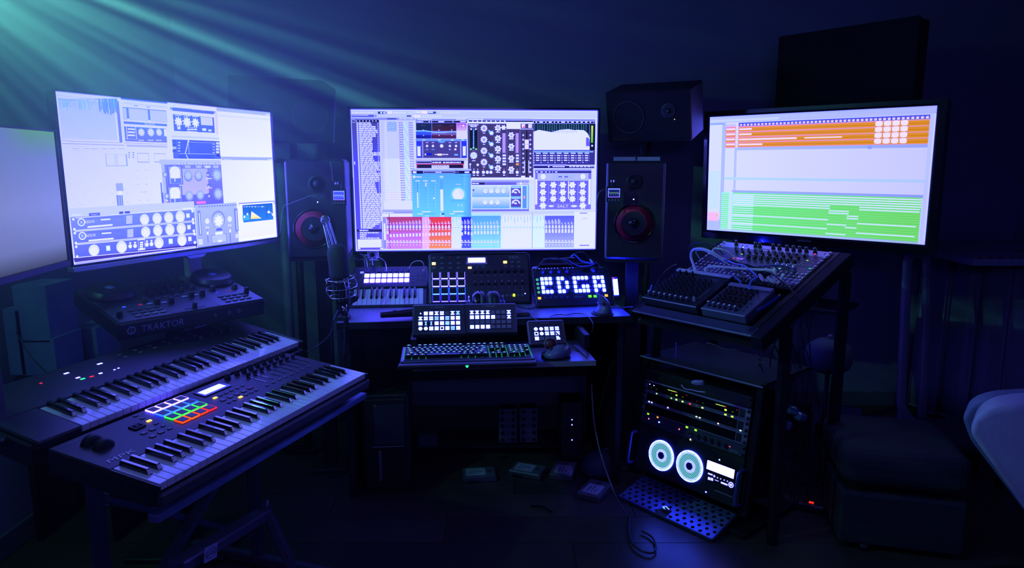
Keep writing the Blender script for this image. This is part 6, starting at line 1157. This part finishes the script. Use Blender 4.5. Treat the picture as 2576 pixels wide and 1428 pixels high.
# perforated door
DM = M('perforated_steel', (.16, .20, .50), .38, .35, var=.1)
def perf(nc_, nr_, W, H, rh, th, m, skip=None):
    vs = []; fs = []; dx = W/nc_; dy = H/nr_; ca = math.atan2(dy, dx); angs = sorted([ca, pi-ca, -ca, ca-pi] + [0, pi/2, -pi/2, pi] + [ca*.5, -ca*.5, pi-ca*.5, ca*.5-pi] + [(ca+pi/2)/2, -(ca+pi/2)/2, pi-(ca+pi/2)/2, (ca+pi/2)/2-pi]); N_ = len(angs)
    for j in range(nr_):
        for i in range(nc_):
            cx_ = (i+.5)*dx; cyy_ = (j+.5)*dy; off = dx*.2*(1 if j % 2 else -1); hx = cx_ + off; b = len(vs); ring = []
            for k_ in range(N_):
                a = angs[k_]; dxx, dyy = cos(a), sin(a); s_ = min(dx/2/abs(dxx) if abs(dxx) > 1e-6 else 9, dy/2/abs(dyy) if abs(dyy) > 1e-6 else 9)
                vs.append((cx_ + dxx*s_, cyy_ + dyy*s_, th)); ring.append(a)
            for k_ in range(N_): vs.append((hx + rh*cos(ring[k_]), cyy_ + rh*sin(ring[k_]), th))
            for k_ in range(N_): vs.append((hx + rh*cos(ring[k_]), cyy_ + rh*sin(ring[k_]), 0))
            for k_ in range(N_):
                n2 = (k_+1) % N_; fs.append((b+k_, b+n2, b+N_+n2, b+N_+k_)); fs.append((b+N_+k_, b+N_+n2, b+2*N_+n2, b+2*N_+k_))
    return mesh('perforated', vs, fs, m)
dm_ = Matrix.Translation(Vector((.4426, 2.666, .012))) @ Euler((rad(15.8), 0, rad(-49.4))).to_matrix().to_4x4()
dr = P('perforated_door', perf(13, 7, .436, .158, .0072, .0016, DM), pcw)
dr.matrix_parent_inverse = Matrix.Identity(4); loc_m = mw(pcw).inverted() @ dm_; dr.location = loc_m.to_translation(); dr.rotation_euler = loc_m.to_euler()
P('door_edge', box(.444, .004, .010, M('door_edge', (.05, .06, .16), .4), .001), dr, (.218, -.003, -.008)); P('door_edge', box(.004, .166, .010, MATS['door_edge'], .001), dr, (-.003, .081, -.008)); P('door_edge', box(.004, .166, .010, MATS['door_edge'], .001), dr, (.439, .081, -.008)); P('hinge_edge', box(.44, .006, .012, BLK2), dr, (.218, .162, -.008))
lk = P('lock_cam', loft([((0, 0), .011, .009, 0), ((0, 0), .011, .009, .010), ((0, 0), .009, .007, .014)], CHRM, 16), dr, (.205, .030, .001)); P('lock_tongue', box(.030, .009, .005, CHRM, .002), lk, (.014, .0, .014), (0, 0, rad(-20))); P('lock_plate', lathe(((.0001, 0), (.020, 0), (.020, .001), (.0001, .001)), BLK2, 20), dr, (.205, .034, .0014)); P('lock_notch', box(.050, .030, .0012, BLK2), dr, (.205, .012, .0012))
# ---------------- cables hanging under and behind the console ----------------
rr = random.Random(11); base_c = mw(rc) @ Vector((.50, .30, -.07))
for i in range(14):
    x_ = 1925 + rr.random()*120; pts = []
    for k_ in range(7): pts.append(at(x_ + rr.uniform(-26, 26) + k_*rr.uniform(-3, 5), 748 + k_*86 + (rr.uniform(-12, 12) if k_ else 0), d=2.62 + .06*rr.random() + i*.008))
    cable('black cable hanging in the tangle behind the open rack', pts, .0024, CBL, grp='black cables tangled behind the rack', n=6)
for lab, pp, m_ in (('pale thin lead drooping between console and shelf, longest one', ((1778, 862), (1800, 868), (1820, 877), (1850, 879), (1875, 877)), CBG), ('pale thin lead falling steeply beside the rack shelf', ((1885, 862), (1895, 878), (1908, 895), (1918, 908)), CBG), ('second pale lead falling beside the rack shelf', ((1890, 892), (1898, 902), (1910, 910), (1925, 915)), CBG), ('white-sheathed lead curled in the rack above the green lamps', ((1714, 968), (1722, 977), (1738, 980), (1755, 984), (1774, 986)), CBW), ('blue-lit lead dangling over the rack shelf', ((1701, 862), (1701, 880), (1700, 900)), MATS['lead_navy2'])):
    cable(lab, [at(x_, y_, d=2.45) for x_, y_ in pp], .0022, m_)
T('white_plug', lathe(((.006, 0), (.009, .004), (.009, .03), (.005, .045)), GREY, 14), 'pale cable plug lying above the green-lit rack unit', 'plug', at(1770, 962, d=2.45), (0, rad(-100), rad(-40)))
cable('long thin pale lead falling from the desk to the rack door', [at(1488, 965, d=2.55), at(1493, 1050, d=2.52), at(1508, 1130, d=2.5), at(1530, 1200, d=2.5), at(1553, 1256, d=2.52), at(1575, 1290, Z=.012)], .0022, CBG)
cable('black cable looped on the floor in front of the rack door', [at(1585, 1290, Z=.012), at(1582, 1330, Z=.01), at(1590, 1365, Z=.01), at(1615, 1385, Z=.01), at(1640, 1390, Z=.01), at(1650, 1375, Z=.01), at(1640, 1350, Z=.01), at(1615, 1335, Z=.01)], .004, CBL)
# ---------------- under the desk and on the floor ----------------
tw = thing('computer_tower', 'tall dark tower under the desk beside the keyboards', 'computer', (at(905, 1238, Z=0).x + .035, 2.73, 0), 6)
P('case', box(.19, .42, .42, BLK, .006), tw, (.08, .21, 0)); P('front_panel', box(.17, .012, .39, BLK2, .004), tw, (.08, -.006, .015)); P('drive_bay', box(.12, .003, .17, M('bay_face', (.05, .05, .07), .4), .001), tw, (.095, -.013, .21)); P('bay_divider', box(.13, .002, .003, INK), tw, (.09, -.0145, .20)); P('pull_handle', box(.012, .010, .13, M('handle_grey', (.22, .22, .26), .4, .4), .002), tw, (.055, -.018, .055)); P('mesh_intake', box(.08, .003, .14, BLK2, .001), tw, (.11, -.013, .04)); P('power_button', cyl(.007, .003, BTN, 14), tw, (.04, -.014, .38), (rad(90), 0, 0))
for lab, a, b in (('pale grey knob module under the desk, the one nearer the tower', (1255, 1028), (1300, 1113)), ('pale grey knob module under the desk, the one nearer the rack', (1308, 1026), (1352, 1112))):
    q = at(a[0], b[1], Y=3.12); q2 = at(b[0], a[1], Y=3.12); W = q2.x - q.x; H = q2.z - q.z; r = thing('knob_module', lab, 'audio unit', q, 0, 90, 'grey knob modules under the desk')
    P('faceplate', box(W, H, .004, M('module_pale', (.13, .13, .17), .6), .002), r, (W/2, H/2, 0)); P('chassis', box(W*.94, H*.96, .08, BLK2), r, (W/2, H/2, -.081))
    for i in range(5):
        for x_ in (.2, .8): P('rotary_knob', knobm(.008, .012, BLK2, 10), r, (W*x_, H*(.1 + .2*i), .004))
        [P('printed_line', box(.014, .0012, .0004, BLK2), r, (W*.5, H*(.1 + .2*i) + (k_-1)*.006, .0041)) for k_ in range(3)]
us = thing('under_desk_shelf', 'black shelf on posts under the desk carrying the knob modules', 'shelf', (-.25, 3.16, 0))
zt = at(1255, 1113, Y=3.12).z - .004; P('board', box(.80, .20, .014, BLK2), us, (.10, .04, zt - .014)); [P('support', box(.02, .18, zt - .014, BLK2), us, (x_, .04, 0)) for x_ in (-.28, .48)]
pb2_ = thing('small_box', 'dim blank box under the desk beside the tower', 'box', at(1050, 1098, Y=3.06), 0, 0); P('carton', box(.09, .06, .055, M('box_card', (.07, .07, .10), .6), .002), pb2_, (.045, .03, 0)); P('lid', box(.092, .062, .010, DGREY, .002), pb2_, (.045, .03, .0555)); pb2_.location = (pb2_.location.x, 3.08, zt)
nb = thing('network_box', 'black box under the desk with a column of three white lamps', 'audio unit', (at(1438, 1120, Y=3.02).x, 3.02, 0), 0, 90)
P('case', box(.10, .28, .16, BLK2, .004), nb, (0, .14, -.165)); P('front_face', box(.094, .27, .004, BLK, .002), nb, (0, .14, -.004))
for y_ in (1055, 1068, 1106): lamp(nb, 1439, y_, WHL, .0045, .0045, .0, 2.2)
def hdd(lab, px, py, yaw, g='bare hard drives on the floor'):
    r = thing('hard_drive', lab, 'hard drive', at(px, py, Z=0), yaw, 0, g); AL = M('drive_alloy', (.16, .16, .18), .35, .6)
    P('casting', box(.147, .102, .022, AL, .002), r, (0, 0, .001)); P('top_cover', box(.140, .096, .003, M('cover_alloy', (.30, .30, .34), .3, .6), .001), r, (0, 0, .023)); P('paper_label', box(.085, .070, .0005, M('drive_label', (.45, .45, .52), .6)), r, (-.015, 0, .026)); P('hub_cap', cyl(.012, .001, AL, 18), r, (.045, .0, .026)); P('label_print', box(.05, .003, .0003, BLK2), r, (-.02, .015, .0266)); P('label_print', box(.06, .003, .0003, BLK2), r, (-.015, .0, .0266)); P('label_print', box(.035, .003, .0003, BLK2), r, (-.027, -.015, .0266)); P('connector', box(.05, .006, .006, BLK2), r, (-.03, -.0535, .004))
hdd('bare hard drive on the floor, nearest the tower', 1205, 1200, 6); hdd('bare hard drive turned askew on the floor, second from the tower', 1328, 1190, -22); hdd('bare hard drive on the floor, third from the tower', 1418, 1190, 75); hdd('bare hard drive on the floor closest to the rack door', 1496, 1240, 60)
T('velcro_strap', tubem([at(1334, 1272, Z=.006), at(1350, 1270, Z=.008), at(1370, 1274, Z=.010), at(1388, 1286, Z=.006)], .008, CBL, 8, 5, .4), 'bent black strap alone on the open floor', 'strap')
bg = thing('cable_bag', 'crumpled dark bag on the floor by the rack', 'bag', at(1512, 1190, Z=0), 20); P('sack', loft([((0, 0), .09, .07, .0), ((0, 0), .10, .08, .03), ((.005, 0), .085, .065, .07), ((.01, .0), .05, .04, .10), ((.012, 0), .02, .015, .112)], M('bag_nylon', (.035, .035, .06), .55, bump=.6, scale=30), 18), bg); P('drawstring', tubem([(.01, 0, .11), (.03, -.02, .12), (.05, -.05, .09)], .002, CBG), bg)
ps = thing('power_strip', 'power strip on the floor behind the rack with a glowing red switch', 'power strip', at(2040, 1281, Z=.0), -30); P('housing', box(.30, .05, .03, BLK, .006), ps, (-.10, 0, 0)); P('switch', box(.018, .008, .004, EM('switch_red', (255, 40, 20), 1.8), .001), ps, (.0, -.004, .0302)); [P('socket', cyl(.016, .002, DGREY, 16), ps, (-.06 - i*.045, 0, .0298)) for i in range(4)]
# ---------------- pale boxes and shelf behind the keyboards ----------------
bx = M('pale_blue_carton', (.16, .24, .42), .6, bump=.2)
for lab, a, b, Y_, g in (('taller pale blue carton beyond the upper keyboard, under the cut-off screen', (45, 722), (112, 862), 2.35, 0), ('lower pale blue carton standing below the taller one', (56, 855), (134, 945), 2.35, 0), ('dim carton half cut off by the picture edge', (0, 780), (22, 944), 2.35, 0), ('narrow pale panel board leaning behind the upper keyboard', (215, 828), (240, 1180), 2.6, 0)):
    q = at(a[0], b[1], Y=Y_); q2 = at(b[0], a[1], Y=Y_); W = q2.x - q.x
    if Y_ == 2.6: q.z = 0.001
    H = q2.z - q.z; r = thing('carton', lab, 'box', (max(q.x, XL + .02), Y_, q.z), 0, 0)
    P('sides', box(W, .16, H, bx, .002), r, (W/2, .08, 0)); P('lid_flap', box(W, .078, .004, bx), r, (W/2, .04, H)); P('lid_flap', box(W, .078, .004, bx), r, (W/2, .121, H)); P('tape', box(.012, .16, .0006, M('packing_tape', (.2, .22, .3), .3)), r, (W/2, .08, H + .004))
sh = thing('storage_shelf', 'dark shelving against the wall holding the pale cartons', 'shelf', (XL + .02, 2.33, 0))
zl = at(56, 945, Y=2.35).z; P('board', box(.30, .24, .016, BLK2), sh, (.18, .12, zl - .017)); [P('upright', box(.02, .22, zl - .017, BLK2), sh, (x_, .12, 0)) for x_ in (.04, .32)]
cable('thin lead running down the wall behind the upper keyboard', [at(40, 835, Y=2.28), at(65, 875, Y=2.26), at(95, 915, Y=2.24), at(128, 945, Y=2.22)], .002, CBL)
# ---------------- furniture beyond the rack ----------------
def profile(nm, pts, th, m, par, bev, d, sub=0):
    """rounded slab whose outline is given by photo directions at one distance, thickness going away"""
    front = [at(x_, y_, d=d) for x_, y_ in pts]; c_ = sum(front, Vector()) / len(front); n_ = Vector((0, 1, 0)); n_ = Vector((c_.x, c_.y, 0)).normalized()
    bm = bmesh.new(); a = [bm.verts.new(p) for p in front]; b = [bm.verts.new(p + n_*th) for p in front]; bm.faces.new(a); bm.faces.new(list(reversed(b)))
    for i in range(len(a)): j = (i+1) % len(a); bm.faces.new((a[j], a[i], b[i], b[j]))
    bmesh.ops.recalc_face_normals(bm, faces=bm.faces[:]); bmesh.ops.bevel(bm, geom=bm.edges[:], offset=bev, segments=5, affect='EDGES', profile=.5, clamp_overlap=True)
    me = bm_mesh(nm, bm, m, True); return P(nm, me, par)
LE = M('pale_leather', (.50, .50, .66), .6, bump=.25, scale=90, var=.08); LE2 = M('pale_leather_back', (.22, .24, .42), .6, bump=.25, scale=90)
ac = thing('armchair', 'pale rounded armchair cut off at the picture edge', 'chair')
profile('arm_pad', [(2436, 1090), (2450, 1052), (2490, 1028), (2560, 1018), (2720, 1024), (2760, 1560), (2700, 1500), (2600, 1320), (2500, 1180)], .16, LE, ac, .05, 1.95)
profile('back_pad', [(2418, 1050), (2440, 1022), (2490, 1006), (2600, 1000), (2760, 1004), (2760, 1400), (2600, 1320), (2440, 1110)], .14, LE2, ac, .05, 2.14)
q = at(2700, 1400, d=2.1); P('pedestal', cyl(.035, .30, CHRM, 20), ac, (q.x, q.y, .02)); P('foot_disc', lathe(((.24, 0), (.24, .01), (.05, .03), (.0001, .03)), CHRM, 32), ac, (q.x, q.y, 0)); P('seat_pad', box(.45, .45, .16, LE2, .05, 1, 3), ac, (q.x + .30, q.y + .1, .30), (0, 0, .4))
so = thing('ottoman', 'dark upholstered seat block beyond the rack', 'seat'); DK = M('dark_upholstery', (.018, .018, .030), .8, bump=.3, scale=80)
q = at(2290, 1136, d=2.35); P('cushion', box(.42, .42, .14, DK, .05, 1, 4), so, (q.x + .06, q.y + .22, q.z - .16), (0, 0, rad(-14))); P('base', box(.40, .40, q.z - .20, DK, .01), so, (q.x + .06, q.y + .22, .02), (0, 0, rad(-14))); [P('leg', cyl(.02, .025, BLK2, 12), so, (q.x + .06 + a*.15, q.y + .22 + b*.15, 0)) for a in (-1, 1) for b in (-1, 1)]
s2 = thing('bench', 'low dark bench with rounded top behind the seat block', 'bench'); q = at(2250, 1092, d=2.95); P('bench_top', box(.70, .30, .07, M('bench_dark', (.030, .030, .050), .7, bump=.2), .03, 1, 3), s2, (q.x + .18, q.y + .1, q.z - .075), (0, 0, rad(-8))); [P('leg', box(.03, .03, q.z - .075, BLK2), s2, (q.x + .18 + a*.28, q.y + .1 - a*.03 + b*.09, 0)) for a in (-1, 1) for b in (-1, 1)]
TB = M('bent_tube_grey', (.16, .16, .26), .4)
cf = thing('bent_frame', 'tall bent grey frame standing behind the orange and green screen', 'frame')
P('bent_bar', tubem([at(2330, 636, d=3.05), at(2302, 637, d=3.05), at(2286, 650, d=3.05), at(2281, 700, d=3.05), at(2274, 850, d=3.05), at(2268, 990, d=3.05), at(2272, 1030, d=3.05), at(2300, 1066, d=3.05), at(2350, 1080, d=3.05)], .024, TB, 10, 6, .5), cf); P('rear_bar', tubem([at(2330, 640, d=3.3), at(2330, 800, d=3.3), at(2318, 1090, d=3.3)], .022, TB, 10, 6, .5), cf)
q = at(2272, 1030, d=3.05); P('leg', box(.03, .03, q.z, TB), cf, (q.x, q.y, 0)); q = at(2318, 1088, d=3.3); P('leg', box(.03, .03, max(.05, q.z), TB), cf, (q.x, q.y, 0)); P('bolt', lathe(((.006, 0), (.004, .004), (.0001, .005)), CHRM, 10), cf, at(2273, 657, d=3.02), (rad(90), 0, 0))
dl = thing('dome_lamp', 'dim round-shaded floor lamp behind the cable tangle', 'lamp', at(2085, 895, d=2.95)); P('shade', lathe(((.0001, -.07), (.05, -.066), (.085, -.045), (.098, 0), (.085, .045), (.05, .07), (.0001, .078)), M('shade_dim', (.10, .10, .15), .7), 28), dl); zc = dl.location.z; P('stem', cyl(.01, zc - .07, BLK, 12), dl, (0, 0, -zc)); P('base', cyl(.11, .015, BLK, 24), dl, (0, 0, -zc)); P('finial', lathe(((.012, .075), (.010, .09), (.0001, .095)), GREY, 12), dl)
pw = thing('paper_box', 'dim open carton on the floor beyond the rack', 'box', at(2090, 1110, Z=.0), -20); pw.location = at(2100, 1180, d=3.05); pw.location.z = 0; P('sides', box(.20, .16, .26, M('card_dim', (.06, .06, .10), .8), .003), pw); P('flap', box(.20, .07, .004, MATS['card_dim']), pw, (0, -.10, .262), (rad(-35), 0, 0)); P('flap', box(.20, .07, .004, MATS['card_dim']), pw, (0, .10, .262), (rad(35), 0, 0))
for i, (x_, y_) in enumerate(((1990, 1040), (2010, 1055), (1975, 1075))): T('bubble_wrap', box(.05, .04, .03, M('clear_wrap', (.10, .14, .30), .12), .010, .8, 2), 'scrap of shiny blue wrap caught in the cable tangle', 'wrap', at(x_, y_, d=2.62), (.3*i, .2, .5*i), 'scraps of shiny wrap in the tangle')
# curtain with folds, and the window sill above it
cv = []; cf_ = []; NXc, NZc = 90, 6
qa = at(2322, 640, d=3.75); qb = at(2640, 640, d=3.2)
for j in range(NZc):
    for i in range(NXc):
        u_ = i/(NXc-1); p = qa.lerp(qb, u_); w_ = .045*sin(u_*26) + .02*sin(u_*61+1); z_ = .03 + (.895 - .03)*j/(NZc-1); cv.append((min(p.x, XR - .03), p.y + w_*(1 - .3*j/NZc) - .02, z_))
for j in range(NZc-1):
    for i in range(NXc-1): a = j*NXc+i; cf_.append((a, a+1, a+1+NXc, a+NXc))
cu = thing('curtain', 'dark blue curtain hanging in folds under the sill', 'curtain'); me = mesh('curtain', cv, cf_, M('curtain_cloth', (.22, .22, .34), .85, bump=.3, scale=60), True); ob = P('cloth', me, cu); sm_ = ob.modifiers.new('s', 'SOLIDIFY'); sm_.thickness = .004
P('hem', tubem([(v[0], v[1], .034) for v in cv[:NXc:3]], .006, MATS['curtain_cloth'], 6, 0), cu); P('rod', tubem([qa + Vector((0, 0, -.02)), (qa+qb)/2 + Vector((0, 0, -.02)), qb + Vector((0, 0, -.02))], .008, BLK, 8, 2), cu).location = (0, 0, .905 - qa.z)
sl_ = S('trim_1', quadbox(2.02, XR, 3.02, YB, .915, .945, M('sill_paint', (.24, .24, .36), .6))); rr = random.Random(3)
for i in range(7): q = at(2438 + i*16, 664 + i*2.4, Y=3.02); T('dried_leaf', box(.012 + .01*rr.random(), .008, .006, BLK2, .002), 'dark dry crumb on the window sill edge', 'crumb', (2.06 + i*.045, 3.035, .945), (0, 0, rr.random()*3), 'dark crumbs on the window sill')
S('window_1', quadbox(XR - .02, XR - .0, 1.6, 3.1, 1.12, 2.1, M('blackout_pane', (.004, .004, .006), .3)))
# ---------------- haze ----------------
hz = bpy.data.materials.new('thin_haze'); hz.use_nodes = True; t = hz.node_tree
for n in list(t.nodes): t.nodes.remove(n)
o = nd(t, 'ShaderNodeOutputMaterial'); v = nd(t, 'ShaderNodeVolumeScatter'); v.inputs['Color'].default_value = (.9, .95, 1, 1);  v.inputs['Anisotropy'].default_value = .1
t.links.new(v.outputs[0], o.inputs['Volume'])
HR = 2.2   # the haze is thickest at the added beam light and thins out to nothing
g = nd(t, 'ShaderNodeNewGeometry'); ds_ = nd(t, 'ShaderNodeVectorMath', operation='DISTANCE'); ds_.inputs[1].default_value = SL; t.links.new(g.outputs['Position'], ds_.inputs[0])
mr2 = nd(t, 'ShaderNodeMapRange'); mr2.inputs[1].default_value = 0; mr2.inputs[2].default_value = HR; mr2.inputs[3].default_value = 1; mr2.inputs[4].default_value = 0; t.links.new(ds_.outputs['Value'], mr2.inputs[0])
pw_ = nd(t, 'ShaderNodeMath', operation='POWER', _1=3.0); t.links.new(mr2.outputs[0], pw_.inputs[0]); ml_ = nd(t, 'ShaderNodeMath', operation='MULTIPLY', _1=1.6); t.links.new(pw_.outputs[0], ml_.inputs[0]); sz_ = nd(t, 'ShaderNodeSeparateXYZ'); t.links.new(g.outputs['Position'], sz_.inputs[0]); mz_ = nd(t, 'ShaderNodeMapRange', interpolation_type='SMOOTHSTEP'); mz_.inputs[1].default_value = .80; mz_.inputs[2].default_value = 1.55; mz_.inputs[3].default_value = .10
t.links.new(sz_.outputs[2], mz_.inputs[0]); mm_ = nd(t, 'ShaderNodeMath', operation='MULTIPLY'); t.links.new(ml_.outputs[0], mm_.inputs[0]); t.links.new(mz_.outputs[0], mm_.inputs[1]); t.links.new(mm_.outputs[0], v.inputs['Density'])
hzo = P('haze', lathe(tuple((2.2*sin(pi*i/12) if 0 < i < 12 else .0001, -2.2*cos(pi*i/12)) for i in range(13)), hz, 24), None, SL); hzo['kind'] = 'stuff'; hzo['label'] = 'thin teal-lit haze hanging over the keyboards in fanned beams'; hzo['category'] = 'haze'
